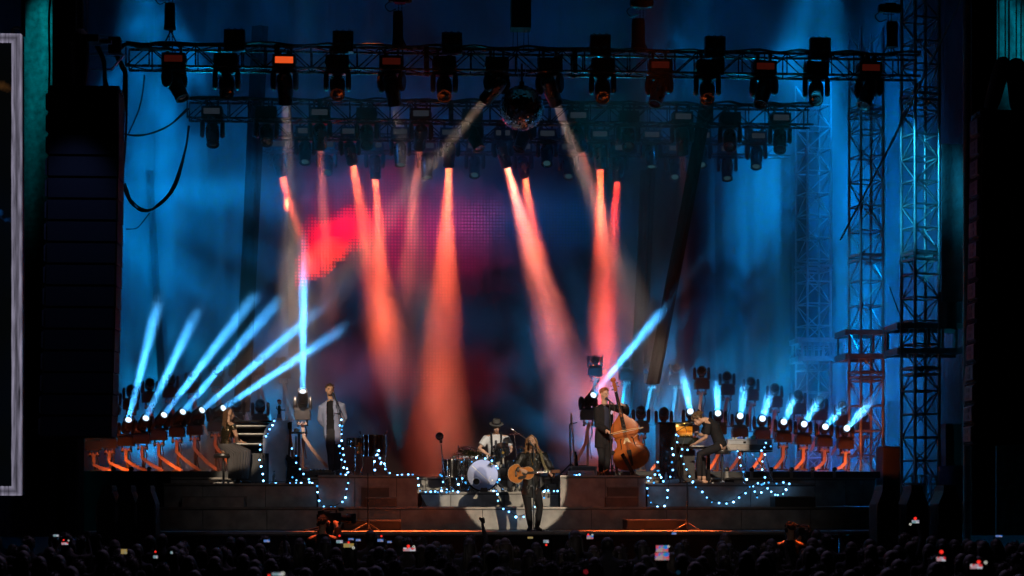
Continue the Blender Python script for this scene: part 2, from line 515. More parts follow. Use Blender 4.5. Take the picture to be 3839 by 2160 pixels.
steps('low dark step at the lip before the keyboard platform', [(2352, 2580, 1949, 1990, 34.6, 35.39)], M_DSTEP)
steps('low black step in front of the seated woman platform', [(682, 916, 1861, 1901, 35.5, 35.99)], m_panel)
steps('black step below the stage piano stand', [(2906, 3057, 1861, 1901, 35.5, 35.99)], M_BLACK)

# ------------------------------------------------------------------ back drapes
M_NAVY = mat('navy_velour', (.03, .034, .05), .95, bump=.2)
m_drape = mat('grey_wool_serge', (.022, .024, .026), .95, vary=.3, scale=1.2, bump=.2)
def drape(name, label, x0, x1, Y, z0, z1, m, folds=1.0, depth=.10, lean=0.0, group=None, nv=6):
    w = x1 - x0; n = max(16, int(w / .07)); ph = rnd.random() * 9
    def fn(u, v):
        x = lerp(x0, x1, u); z = lerp(z0, z1, v)
        k = depth * (1 - .35 * v)
        y = k * (math.sin(x * 8.3 * folds + ph) + .5 * math.sin(x * 19.1 * folds + 1.3 * ph) + .35 * math.sin(x * 3.1 + .35 * z + ph))
        return Vector((x - x0 + lean * (v - .5) * (z1 - z0) - 0, y, z - z0))
    mb = MB().sheet(fn, n, nv)
    mb2 = [(p[0], p[1] + .02, p[2]) for p in mb.v]; o = len(mb.v)
    back = [tuple(o + i for i in reversed(f)) for f in mb.f]
    # close the rim so that the cloth has thickness
    w_ = nv + 1
    rim = []
    for i in range(n): rim += [(i * w_, i * w_ + o, (i + 1) * w_ + o, (i + 1) * w_), (i * w_ + nv, (i + 1) * w_ + nv, (i + 1) * w_ + nv + o, i * w_ + nv + o)]
    for j in range(nv): rim += [(j, j + 1, j + 1 + o, j + o), (n * w_ + j, n * w_ + j + o, n * w_ + j + 1 + o, n * w_ + j + 1)]
    mb.v += mb2; mb.f += back + rim
    ob = obj(name, mb, m, loc=(x0, Y, z0), smooth=True)
    return tag(ob, label, 'curtain', group)
pxs = [300, 560, 820, 1064, 1400, 1740, 2080, 2420, 2680, 2960, 3240, 3520]
for k, (a, b) in enumerate(zip(pxs[:-1], pxs[1:])):
    Yd_ = 49.1 if 3 <= k <= 6 else 46.95
    drape('back_drape', f'tall grey backdrop curtain washed in blue light, {ORD[k]} along the back wall from the left',
          X(a, Yd_), X(b, Yd_) + .12, Yd_, Z_BACK + .01, 16.3, m_drape, .8, .05, group='curtains along the back wall')
M_DARKSTRIP = mat('velour_and_shadow_black', (.006, .006, .007), .97, bump=.2, spec=.05)
# gathered black legs before the backdrop; the slanted one paints a haze shadow
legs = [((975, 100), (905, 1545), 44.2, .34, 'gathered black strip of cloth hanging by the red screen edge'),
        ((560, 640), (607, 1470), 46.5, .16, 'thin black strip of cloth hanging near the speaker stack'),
        ((2648, 380), (2448, 1440), 42.35, .27, 'slanted black strip standing in for a haze shadow above the keyboard player'),
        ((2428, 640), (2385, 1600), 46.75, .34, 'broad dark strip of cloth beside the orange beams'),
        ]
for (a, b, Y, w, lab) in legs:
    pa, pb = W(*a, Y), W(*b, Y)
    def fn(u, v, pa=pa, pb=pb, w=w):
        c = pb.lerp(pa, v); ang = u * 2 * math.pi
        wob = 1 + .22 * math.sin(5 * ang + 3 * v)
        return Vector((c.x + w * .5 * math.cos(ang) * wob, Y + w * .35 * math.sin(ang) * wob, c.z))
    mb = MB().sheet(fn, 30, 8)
    tag(obj('drape_and_shadow_strip', mb, M_DARKSTRIP, smooth=True), lab, 'curtain')

# ------------------------------------------------------------------ LED wall
def led_material():
    m = bpy.data.materials.new('led_wall_picture'); m.use_nodes = True
    nt = m.node_tree
    for n in list(nt.nodes): nt.nodes.remove(n)
    N, L = nt.nodes.new, nt.links.new
    out = N('ShaderNodeOutputMaterial'); em = N('ShaderNodeEmission')
    tc = N('ShaderNodeTexCoord'); sep = N('ShaderNodeSeparateXYZ')
    L(tc.outputs['Object'], sep.inputs[0])
    def math_(op, a, b=None, c=None, clamp=False):
        n = N('ShaderNodeMath'); n.operation = op; n.use_clamp = clamp
        for i, v in enumerate((a, b, c)):
            if v is None: continue
            if isinstance(v, (int, float)): n.inputs[i].default_value = v
            else: L(v, n.inputs[i])
        return n.outputs[0]
    x, z = sep.outputs[0], sep.outputs[2]
    # quantise to the diode grid
    p = .085
    qx = math_('MULTIPLY', math_('ADD', math_('FLOOR', math_('DIVIDE', x, p)), .5), p)
    qz = math_('MULTIPLY', math_('ADD', math_('FLOOR', math_('DIVIDE', z, p)), .5), p)
    cb = N('ShaderNodeCombineXYZ'); L(qx, cb.inputs[0]); L(qz, cb.inputs[2])
    fx = math_('SUBTRACT', math_('FRACT', math_('DIVIDE', x, p)), .5)
    fz = math_('SUBTRACT', math_('FRACT', math_('DIVIDE', z, p)), .5)
    r = math_('SQRT', math_('ADD', math_('MULTIPLY', fx, fx), math_('MULTIPLY', fz, fz)))
    dot = math_('SUBTRACT', 1.0, math_('DIVIDE', math_('SUBTRACT', r, .25, clamp=True), .22, clamp=True), clamp=True)
    dot = math_('ADD', .25, math_('MULTIPLY', dot, .75))
    nz = N('ShaderNodeTexNoise'); nz.inputs['Scale'].default_value = .55; nz.inputs['Detail'].default_value = 5.0
    nz.inputs['Roughness'].default_value = .62
    L(cb.outputs[0], nz.inputs['Vector'])
    nw = math_('SUBTRACT', nz.outputs['Fac'], .5)
    def blob(cx, cz, rx, rz, soft, wob, shear=0.0, pw=1.0):
        dx = math_('DIVIDE', math_('SUBTRACT', math_('ADD', qx, math_('MULTIPLY', qz, -shear)), cx - shear * cz), rx)
        dz = math_('DIVIDE', math_('SUBTRACT', qz, cz), rz)
        d = math_('SQRT', math_('ADD', math_('MULTIPLY', dx, dx), math_('MULTIPLY', dz, dz)))
        d = math_('ADD', d, math_('MULTIPLY', nw, wob))
        return math_('POWER', math_('DIVIDE', math_('SUBTRACT', 1.0, d), soft, clamp=True), pw)
    return m, N, L, out, em, math_, blob, dot, nw, qx, qz

def led_wall():
    Y = 48.7
    x0, x1 = X(1062, Y), X(2480, Y); z0, z1 = zrow(1776, Y), zrow(600, Y)
    cx, cz = (x0 + x1) / 2, (z0 + z1) / 2
    s = MPP(Y)
    m, N, L, out, em, math_, blob, dot, nw, qx, qz = led_material()
    def lx(px): return X(px, Y) - cx
    def lz(py): return zrow(py, Y) - cz
    def ramp(v, w): return math_('DIVIDE', v, w, clamp=True)
    dx0 = math_('SUBTRACT', qx, lx(1130))
    e1 = ramp(math_('ADD', dx0, math_('MULTIPLY', nw, 1.2)), .5)
    e2 = ramp(math_('ADD', math_('SUBTRACT', math_('ADD', math_('MULTIPLY', dx0, .10), lz(795)), qz), math_('MULTIPLY', nw, 1.6)), .55)
    slope = (lz(890) - lz(1072)) / (lx(1470) - lx(1150))
    e3 = ramp(math_('ADD', math_('SUBTRACT', math_('SUBTRACT', qz, lz(1072)), math_('MULTIPLY', dx0, slope)), math_('MULTIPLY', nw, 3.0)), .9)
    e4 = math_('POWER', math_('SUBTRACT', 1.0, ramp(math_('SUBTRACT', qx, lx(1290)), lx(1600) - lx(1290))), 1.6)
    red = math_('MULTIPLY', math_('MULTIPLY', e1, e2), math_('MULTIPLY', e3, e4))
    hot = math_('MULTIPLY', red, blob(lx(1195), lz(1010), 130 * s, 120 * s, .45, 1.6, .5))
    dim = blob(lx(1520), lz(860), 500 * s, 290 * s, .9, 1.6, -.3, 1.7)
    low = blob(lx(1560), lz(1400), 480 * s, 210 * s, .9, 1.4, 0.0, 1.8)
    def cmul(col, fac):
        n = N('ShaderNodeMix'); n.data_type = 'RGBA'; n.blend_type = 'MIX'
        L(fac, n.inputs['Factor']); n.inputs['A'].default_value = (0, 0, 0, 1); n.inputs['B'].default_value = (*col, 1)
        return n.outputs['Result']
    def cadd(a, b):
        n = N('ShaderNodeMix'); n.data_type = 'RGBA'; n.blend_type = 'ADD'; n.inputs['Factor'].default_value = 1.0
        L(a, n.inputs['A']); L(b, n.inputs['B']); return n.outputs['Result']
    c = cadd(cmul((1.0, .06, .02), hot), cmul((.9, .0, .022), red))
    c = cadd(c, cmul((.17, .002, .03), dim)); c = cadd(c, cmul((.05, .002, .004), low))
    # some blue sky left in the picture, upper part
    sk = blob(lx(1900), lz(820), 560 * s, 200 * s, .9, .9, 0.0, 1.5)
    c = cadd(c, cmul((.0, .012, .05), sk))
    L(c, em.inputs['Color'])
    L(math_('MULTIPLY', dot, 4.6), em.inputs['Strength'])
    gl = N('ShaderNodeBsdfPrincipled'); gl.inputs['Base Color'].default_value = (.004, .004, .0045, 1); gl.inputs['Roughness'].default_value = .8; gl.inputs['Specular IOR Level'].default_value = .1
    ad = N('ShaderNodeAddShader'); L(em.outputs[0], ad.inputs[0]); L(gl.outputs[0], ad.inputs[1]); L(ad.outputs[0], out.inputs[0])
    t = thing('led_wall', 'huge video screen behind the band with glowing red dotted picture', 'video screen', (cx, Y, cz))
    w, h = x1 - x0, z1 - z0
    obj('screen', MB().box((0, 0, 0), (w, .08, h)), m, t)
    fr = MB(); b = .06
    for sx in (-1, 1): fr.box((sx * (w / 2 + b / 2), .01, 0), (b, .1, h + 2 * b))
    for sz in (-1, 1): fr.box((0, .01, sz * (h / 2 + b / 2)), (w, .1, b))
    obj('frame', fr, M_BLACK, t)
    cab = MB()
    obj('support_frame', MB().box((0, .09, 0), (w, .08, h)), M_BLACK, t)
led_wall()

# ------------------------------------------------------------------ side masking, scrims, wings
M_SCRIM = mat('teal_mesh_scrim', (.05, .16, .16), .9, vary=.45, scale=9.0, bump=.3)
M_BLUECLOTH = mat('crumpled_tarp', (.10, .13, .15), .6, vary=.35, scale=2.5, bump=.5)
def panel(name, label, px0, px1, Y, r0, r1, m, cat='curtain', depth=.06, folds=1.0, nv=8):
    return drape(name, label, X(px0, Y), X(px1, Y), Y, zrow(r1, Y), zrow(r0, Y), m, folds, depth, nv=nv)
panel('scrim', 'teal mesh cloth beside the side video screen', 84, 196, 35.6, -80, 2010, M_SCRIM, depth=.04)
panel('masking_drape', 'tall black masking curtain behind the speaker stack next to the side screen', 205, 312, 33.2, -80, 2010, M_NAVY, folds=1.6)
panel('masking_drape', 'black masking curtain low at the stage corner below the side screen', -60, 210, 33.0, 1300, 2010, M_NAVY)
panel('masking_drape', 'low black cloth added to darken the gap under the outer light stands', 300, 640, 38.3, 1768, 2000, M_FABRIC)  # added dark sheet over a gap that only lies in darkness
panel('masking_drape', 'low black cloth beside the end of the rear platform', 3284, 3400, 46.4, 1500, 2000, M_FABRIC)
panel('masking_drape', 'dark curtain behind the speaker stack at the far edge', 3640, 3738, 33.2, -60, 2010, M_NAVY)
panel('scrim', 'teal mesh cloth behind the chain hoists', 3736, 3900, 35.6, -60, 2010, M_SCRIM, depth=.04)
panel('masking_drape', 'dark grey wing curtain behind the lattice towers', 3150, 3680, 47.0, 900, 1820, M_FABRIC)
panel('tarp', 'crumpled pale tarpaulin tied along the tower by the far curtain', 3532, 3612, 37.0, 520, 1120, M_BLUECLOTH, depth=.05, folds=.6, nv=30)
panel('tarp', 'loose dark fold of tarpaulin bunched above the side platform', 3516, 3612, 37.4, 1085, 1225, mat('dark_tarp', (.05, .06, .07), .5, bump=.5), depth=.16, folds=.5, nv=20)
panel('tarp', 'blue tarpaulin heaped in the wing beside the far curtain', 3525, 3608, 36.0, 1745, 1960, mat('blue_tarp', (.04, .08, .25), .6, bump=.5), depth=.14, folds=.6, nv=20)
panel('masking_drape', 'deep blue backdrop curtain between the far tower and the edge curtain', 3300, 3640, 48.6, -60, 1250, m_drape)
# corner columns of the stage roof
for px0, px1, Y, r0, lab, m in ((3611, 3640, 33.6, -60, 'tall pale corner column catching cyan light at the far edge', mat('grey_column', (.26, .28, .29), .5, bump=.2)),
                            (196, 206, 33.9, -60, 'thin dark column between teal scrim and black curtain', mat('dark_column', (.06, .07, .07), .5))):
    x0, x1 = X(px0, Y), X(px1, Y); z1 = zrow(r0, Y)
    t = thing('column', lab, 'column', ((x0 + x1) / 2, Y, 0)); w = x1 - x0
    mb = MB().lathe([(w / 2, 0), (w / 2, z1)], 20)
    obj('shaft', mb, m, t, smooth=True)
    obj('foot', MB().box((0, 0, .03), (w * 2, w * 2, .06)), M_BLACK, t)
    if w > .1:
        for k in range(5): obj('joint_ring', MB().lathe([(w / 2 + .012, 0), (w / 2 + .012, .05)], 20, (0, 0, 2.2 + 2.4 * k)), m, t)

# stage roof
t = thing('stage_roof', 'dark tarpaulin stage roof high over the lighting rig', 'roof', (0, 41.5, 16.6))
obj('roof_skin', MB().box((0, 0, .25), (44, 20, .05)), mat('roof_tarp', (.05, .055, .06), .8, bump=.3), t)
for k in range(5):
    obj('roof_beam', MB().box((0, -8 + 4 * k, 0), (40, .16, .3)), M_DALU, t)

# ------------------------------------------------------------------ the air on stage
def smoke_box():
    m = bpy.data.materials.new('stage_haze'); m.use_nodes = True
    nt = m.node_tree
    for n in list(nt.nodes): nt.nodes.remove(n)
    N, L = nt.nodes.new, nt.links.new
    out = N('ShaderNodeOutputMaterial'); pv = N('ShaderNodeVolumePrincipled')
    pv.inputs['Color'].default_value = (1, 1, 1, 1)
    pv.inputs['Anisotropy'].default_value = 0.0
    tc = N('ShaderNodeTexCoord')
    mp = N('ShaderNodeMapping'); mp.inputs['Scale'].default_value = (1.0, 1.0, .75)
    nz = N('ShaderNodeTexNoise'); nz.inputs['Scale'].default_value = SMOKE_SCALE; nz.inputs['Detail'].default_value = 6.0; nz.inputs['Roughness'].default_value = .70
    nz.inputs['Distortion'].default_value = .6
    L(tc.outputs['Object'], mp.inputs[0]); L(mp.outputs[0], nz.inputs['Vector'])
    mr = N('ShaderNodeMapRange')
    mr.inputs['From Min'].default_value = .40; mr.inputs['From Max'].default_value = .66
    mr.inputs['To Min'].default_value = SMOKE_LO; mr.inputs['To Max'].default_value = SMOKE_HI
    L(nz.outputs['Fac'], mr.inputs['Value'])
    # clear at the front of the stage, thin round the players, thick upstage
    sp = N('ShaderNodeSeparateXYZ'); L(tc.outputs['Object'], sp.inputs[0])
    gy = N('ShaderNodeValToRGB'); e = gy.color_ramp.elements
    nrm = N('ShaderNodeMapRange'); nrm.inputs['From Min'].default_value = -9.2; nrm.inputs['From Max'].default_value = 9.2
    L(sp.outputs[1], nrm.inputs['Value']); L(nrm.outputs[0], gy.inputs[0])
    e[0].position = .245; e[0].color = (.012,) * 3 + (1,); e[1].position = .64; e[1].color = (1, 1, 1, 1)
    for p_, v_ in ((.31, .30), (.50, .34)):
        n_ = e.new(p_); n_.color = (v_,) * 3 + (1,)
    mu = N('ShaderNodeMath'); mu.operation = 'MULTIPLY'; L(mr.outputs[0], mu.inputs[0]); L(gy.outputs[0], mu.inputs[1])
    L(mu.outputs[0], pv.inputs['Density'])
    L(pv.outputs[0], out.inputs['Volume'])
    lo, hi = (-21, 32.7, -1.0), (23, 51.0, 17.4)
    c = [(a + b) / 2 for a, b in zip(lo, hi)]
    o = obj('stage_smoke', MB().box((0, 0, 0), [b - a for a, b in zip(lo, hi)]), m, loc=c)
    o['kind'] = 'stuff'; o['label'] = 'drifting blue smoke filling the stage'
SMOKE_SCALE, SMOKE_LO, SMOKE_HI = .27, .008, .135
smoke_box()

def smoke_bank(label, px, row, Y, rad, dens, seed):
    """A drifting puff hanging behind the players: dense core, ragged edge."""
    m = bpy.data.materials.new('smoke_bank'); m.use_nodes = True
    nt = m.node_tree
    for n in list(nt.nodes): nt.nodes.remove(n)
    N, L = nt.nodes.new, nt.links.new
    out = N('ShaderNodeOutputMaterial'); pv = N('ShaderNodeVolumePrincipled'); pv.inputs['Color'].default_value = (1, 1, 1, 1)
    tc = N('ShaderNodeTexCoord'); mp = N('ShaderNodeMapping'); mp.inputs['Location'].default_value = (seed, 0, seed * .7)
    nz = N('ShaderNodeTexNoise'); nz.inputs['Scale'].default_value = .8; nz.inputs['Detail'].default_value = 4.0
    L(tc.outputs['Object'], mp.inputs[0]); L(mp.outputs[0], nz.inputs['Vector'])
    dv = N('ShaderNodeVectorMath'); dv.operation = 'DIVIDE'; dv.inputs[1].default_value = rad; L(tc.outputs['Object'], dv.inputs[0])
    ln = N('ShaderNodeVectorMath'); ln.operation = 'LENGTH'; L(dv.outputs[0], ln.inputs[0])
    a = N('ShaderNodeMath'); a.operation = 'MULTIPLY_ADD'; a.inputs[1].default_value = 1.5; a.inputs[2].default_value = .30; L(nz.outputs['Fac'], a.inputs[0])
    b = N('ShaderNodeMath'); b.operation = 'SUBTRACT'; L(a.outputs[0], b.inputs[0]); L(ln.outputs['Value'], b.inputs[1])
    c = N('ShaderNodeMath'); c.operation = 'MULTIPLY'; c.use_clamp = True; c.inputs[1].default_value = 2.2; L(b.outputs[0], c.inputs[0])
    d = N('ShaderNodeMath'); d.operation = 'MULTIPLY'; d.inputs[1].default_value = dens; L(c.outputs[0], d.inputs[0])
    L(d.outputs[0], pv.inputs['Density']); L(pv.outputs[0], out.inputs['Volume'])
    o = obj('smoke_bank', MB().box((0, 0, 0), [2.6 * r for r in rad]), m, loc=W(px, row, Y))
    o['kind'] = 'stuff'; o['label'] = label
smoke_bank('bank of smoke in the fan of blue beams beside the seated woman', 780, 1300, 38.3, (3.5, 1.9, 2.1), .055, 3.0)
smoke_bank('bank of smoke in the short blue beams behind the keyboard player', 2880, 1500, 38.6, (3.1, 1.5, .95), .055, 9.0)
smoke_bank('bank of smoke in the long diagonal beam beside the upright bass player', 2390, 1300, 38.3, (1.5, 1.5, 1.5), .05, 15.0)
# ================================================================== LIGHTING RIG
M_LENS_OFF = mat('dark_lens_glass', (.02, .022, .026), .06, coat=1.0, vary=.1, rough_vary=.03)
M_GLINT_RED = glow('painted_red_reflection', (.42, .045, .025), .06)  # red reflection on the lamp bases, painted as emission
M_GLINT_HOT = glow('painted_orange_reflection', (1.0, .11, .02), .75)  # brighter orange reflection on one base, painted as emission
M_GLINT_PALE = glow('painted_pale_plate', (.10, .13, .18), .13)  # pale base plates with a painted glow
M_LENS_OR = glow('orange_lens', (1.0, .33, .08), 1.7)
M_LENS_BL = glow('white_blue_lens', (.80, .95, 1.0), 1.6)
M_LENS_WH = glow('warm_lens', (1.0, .62, .42), 1.0)
M_LENS_GLINT = glow('painted_lens_glint', (.10, .28, .36), .16)  # glint painted as emission on the lenses of unlit heads

def moving_head_meshes():
    d = {}
    b = MB()
    b.box((0, 0, .17), (.46, .36, .26)); b.box((0, 0, .025), (.40, .30, .05))
    for sx in (-1, 1): b.box((sx * .236, 0, .17), (.02, .2, .1))
    d['base'] = b.mesh('base')
    c = MB()
    c.box((0, 0, .36), (.05, .07, .12)); c.lathe([(.05, -.03), (.05, .03)], 10, (0, 0, .44), Matrix.Rotation(R(90), 3, 'Y'))
    d['clamp'] = c.mesh('clamp')
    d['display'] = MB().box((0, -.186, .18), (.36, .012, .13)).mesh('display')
    y = MB()
    y.box((0, 0, -.03), (.5, .22, .06))
    for sx in (-1, 1):
        y.lathe([(.0, -.055), (.115, -.05), (.14, -.02), (.14, .02), (.115, .05), (.0, .055)], 14, (sx * .225, 0, -.2), Matrix.Rotation(R(90), 3, 'Y') @ Matrix.Diagonal((1.45, 1.0, 1.0)))
        y.box((sx * .225, 0, -.36), (.07, .1, .045))
    d['yoke'] = y.mesh('yoke', True)
    h = MB().lathe([(.0, .21), (.09, .205), (.135, .17), (.155, .08), (.16, -.05), (.15, -.22), (.138, -.34), (.145, -.36), (.145, -.42), (.118, -.42), (.11, -.395)], 20)
    for k in range(4): h.box((0, .155 - .004 * k, .1 - .06 * k), (.16, .02, .02))
    d['head'] = h.mesh('head', True)
    d['lens'] = MB().lathe([(.0, -.402), (.06, -.400), (.112, -.392)], 18).mesh('lens', True)
    d['handle'] = MB().sweep([(-.07, .15, .02), (-.06, .19, .02), (.06, .19, .02), (.07, .15, .02)], .01, 6).mesh('handle')
    return d
MH = moving_head_meshes()
for k in ('base', 'clamp', 'yoke', 'handle'): MH[k].materials.append(M_BLACK)
MH['head'].materials.append(mat('black_head_shell', (.016, .016, .018), .3, coat=.2))
_lens_cache = {}
def lens_mesh(m):
    if m.name not in _lens_cache:
        me = MH['lens'].copy(); me.materials.clear(); me.materials.append(m); _lens_cache[m.name] = me
    return _lens_cache[m.name]
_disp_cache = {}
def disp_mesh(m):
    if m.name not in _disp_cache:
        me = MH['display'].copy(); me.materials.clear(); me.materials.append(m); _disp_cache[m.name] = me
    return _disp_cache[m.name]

def moving_head(label, group, loc, target, scale=1.0, flip=False, lens=None, disp=None, beam=None):
    """beam: (colour, watts, spread degrees). Hangs from loc, or stands on loc when flip."""
    rot = Euler((math.pi, 0, 0)) if flip else Euler((0, 0, 0))
    t = thing('moving_head', label, 'stage light', loc, group=group)
    t.rotation_euler = rot; t.scale = (scale,) * 3
    obj('base', MH['base'], None, t)
    for sx in (-1, 1): obj('clamp', MH['clamp'], None, t, (sx * .13, 0, 0))
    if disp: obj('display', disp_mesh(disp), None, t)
    piv = Vector((0, 0, -.25))
    Rm = rot.to_matrix()
    wp = Vector(loc) + Rm @ (piv * scale)
    d = (Rm.transposed() @ (Vector(target) - wp)).normalized()
    tilt = math.acos(max(-1, min(1, -d.z))); pan = math.atan2(-d.x, d.y)
    if math.cos(pan) < 0 and False: pass
    if abs(pan) > math.pi / 2:
        pan = pan - math.copysign(math.pi, pan); tilt = -tilt
    y = obj('yoke', MH['yoke'], None, t, (0, 0, 0), (0, 0, pan))
    h = obj('head', MH['head'], None, t, piv, Euler((tilt, 0, pan), 'XYZ'))
    obj('lens', lens_mesh(lens or M_LENS_OFF), None, h)
    obj('handle', MH['handle'], None, h)
    if beam:
        dw = (Vector(target) - wp).normalized()
        lamp_disk('beam_lamp', wp + dw * (.425 * scale), target, beam[0], beam[1], .085 * scale, beam[2])
    return t

def truss(name, label, p0, p1, size, mtl, bay=.5, individual=True, tri=.026, lacing=.014, plates=3.0):
    """Box truss along x: four chords, uprights and diagonals in every face."""
    p0, p1 = Vector(p0), Vector(p1); L = (p1 - p0).length; h = size / 2
    t = thing(name, label, 'truss', p0)
    ax = (p1 - p0).normalized()
    m3 = ax.to_track_quat('X', 'Z').to_matrix()
    t.rotation_euler = m3.to_euler()
    ch = MB().sweep([(0, 0, 0), (L, 0, 0)], tri, 10).mesh('chord', True)
    for sy in (-1, 1):
        for sz in (-1, 1): obj('chord', ch, mtl, t, (0, sy * h, sz * h))
    n = int(L / bay)
    up = MB().sweep([(0, 0, -h), (0, 0, h)], lacing, 6).mesh('upright', True)
    di = MB().sweep([(0, 0, -h), (bay, 0, h)], lacing, 6).mesh('diagonal', True)
    lac = MB()
    for sy in (-1, 1):
        for i in range(n + 1):
            if individual and sy < 0: obj('upright', up, mtl, t, (i * bay, sy * h, 0))
            else: lac.sweep([(i * bay, sy * h, -h), (i * bay, sy * h, h)], lacing, 6)
            if i < n:
                a, b = (-h, h) if i % 2 == 0 else (h, -h)
                if individual and sy < 0:
                    o = obj('diagonal', di, mtl, t, (i * bay, sy * h, 0)); o.scale = (1, 1, 1 if i % 2 == 0 else -1)
                else: lac.sweep([(i * bay, sy * h, a), ((i + 1) * bay, sy * h, b)], lacing, 6)
    for sz in (-1, 1):
        for i in range(n):
            a, b = (-h, h) if i % 2 == 0 else (h, -h)
            lac.sweep([(i * bay, a, sz * h), ((i + 1) * bay, b, sz * h)], lacing, 5)
    o = obj('lacing', lac, mtl, t); o['kind'] = 'stuff'
    k = plates
    while k < L - .5:
        for sy in (-1, 1): obj('joint_plate', MB().box((0, 0, 0), (.1, .05, size + .08)), mtl, t, (k, sy * h, 0))
        k += plates
    return t

ZB = zrow(271, 37.0)                 # underside of the rig
YT = (37.0, 42.0, 44.1, 45.8)
SZ = .42
def truss_row(k, px0, px1, label, indiv):
    Y = YT[k]
    return truss('lighting_truss', label, (X(px0, Y), Y, ZB + SZ / 2), (X(px1, Y), Y, ZB + SZ / 2), SZ, M_DALU, .46, indiv)
truss_row(0, 478, 3440, 'front black lighting truss spanning the stage above the mirror ball', True)
truss_row(1, 706, 3042, 'second black lighting truss behind the mirror ball', True)
truss_row(2, 950, 2960, 'third lighting truss, dim in the blue smoke', False)
truss_row(3, 950, 2960, 'rearmost lighting truss lost in blue smoke', False)

OR_C, PK_C, WH_C, BL_C = (1.0, .12, .045), (1.0, .21, .13), (1.0, .72, .55), (.06, .42, 1.0)
def at_rig(px, k): return Vector((X(px, YT[k]), YT[k] - .05, ZB - .03))

# (px, target px, target row, target Y, lens, display, beam)
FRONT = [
 (655, (780, 560, 36.5), None, M_GLINT_RED, None), (850, (852, 900, 33.0), None, None, None),
 (1068, (1096, 900, 38.5), M_LENS_WH, M_GLINT_HOT, (WH_C, 26.0, 12)), (1265, (1268, 900, 33.0), None, None, None),
 (1468, (1545, 800, 38.0), M_LENS_WH, M_GLINT_RED, (WH_C, 16.0, 12)), (1665, (1672, 900, 33.0), None, None, None),
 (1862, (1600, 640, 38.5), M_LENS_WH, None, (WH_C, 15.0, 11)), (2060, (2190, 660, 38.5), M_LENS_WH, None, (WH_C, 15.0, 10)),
 (2258, (2262, 900, 33.0), None, None, None), (2470, (2392, 620, 36.2), None, M_GLINT_RED, None),
 (2650, (2660, 900, 33.0), None, None, None), (2862, (2790, 640, 36.0), None, M_GLINT_RED, None),
 (3058, (3052, 900, 33.0), None, None, None), (3255, (3160, 600, 36.2), None, M_GLINT_RED, None)]
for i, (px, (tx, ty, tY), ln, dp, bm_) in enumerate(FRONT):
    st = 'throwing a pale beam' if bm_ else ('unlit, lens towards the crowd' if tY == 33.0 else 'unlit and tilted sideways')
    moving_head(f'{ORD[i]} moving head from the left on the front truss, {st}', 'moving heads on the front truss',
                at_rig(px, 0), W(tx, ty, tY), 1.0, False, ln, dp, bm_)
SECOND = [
 (797, (812, 900, 40.0), None, M_GLINT_PALE, None), (1000, (1003, 900, 39.0), None, None, None),
 (1200, (1218, 900, 44.5), M_LENS_OR, M_GLINT_PALE, (PK_C, 11, 9)), (1375, (1392, 1000, 39.5), None, None, None),
 (1578, (1532, 950, 45.0), M_LENS_OR, M_GLINT_PALE, (PK_C, 20, 9)), (1770, (1860, 700, 41.5), None, None, None),
 (1965, (1890, 700, 41.4), None, None, None), (2165, (2262, 860, 44.5), M_LENS_OR, M_GLINT_PALE, (PK_C, 16, 7)),
 (2355, (2350, 950, 39.0), None, None, None), (2556, (2566, 900, 43.0), M_LENS_OR, M_GLINT_PALE, (PK_C, .7, 6)),
 (2735, (2742, 900, 39.0), None, None, None), (2922, (2924, 900, 40.0), None, M_GLINT_PALE, None)]
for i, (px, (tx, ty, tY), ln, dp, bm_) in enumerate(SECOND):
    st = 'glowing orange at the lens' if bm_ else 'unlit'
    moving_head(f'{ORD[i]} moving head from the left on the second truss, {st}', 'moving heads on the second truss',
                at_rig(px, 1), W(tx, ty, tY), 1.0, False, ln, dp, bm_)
THIRD = [
 (1145, None), (1312, (1430, 1180, 48.4, OR_C, 36, 10)), (1500, None), (1684, (1648, 1640, 48.4, OR_C, 62, 11.5)),
 (1884, (2165, 1560, 48.4, PK_C, 52, 11.5)), (2050, None), (2246, (2268, 1560, 48.4, OR_C, 55, 9)), (2440, None), (2628, None), (2835, None)]
FOURTH = [
 (1044, (1135, 960, 48.4, OR_C, 30, 9)), (1225, None), (1405, (1440, 1250, 48.4, OR_C, 46, 9.5)), (1600, None), (1780, None),
 (1960, (2010, 950, 48.6, OR_C, 30, 9)), (2130, None), (2318, (2252, 1500, 48.4, (1.0, .06, .04), 42, 9)), (2530, None), (2725, None)]
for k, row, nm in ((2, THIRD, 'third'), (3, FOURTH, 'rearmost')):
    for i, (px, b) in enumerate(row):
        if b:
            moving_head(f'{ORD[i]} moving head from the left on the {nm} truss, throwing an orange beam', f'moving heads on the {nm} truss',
                        at_rig(px, k), W(b[0], b[1], b[2]), .95, False, M_LENS_OR, M_GLINT_PALE, (b[3], b[4] * 2.4, b[5] * 1.3))
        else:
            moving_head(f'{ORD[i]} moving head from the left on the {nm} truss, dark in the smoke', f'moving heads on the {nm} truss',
                        at_rig(px, k), W(px + rnd.randint(-25, 25), 1000, YT[k] - rnd.uniform(.5, 3)), .95, False, M_LENS_GLINT, M_GLINT_PALE, None)

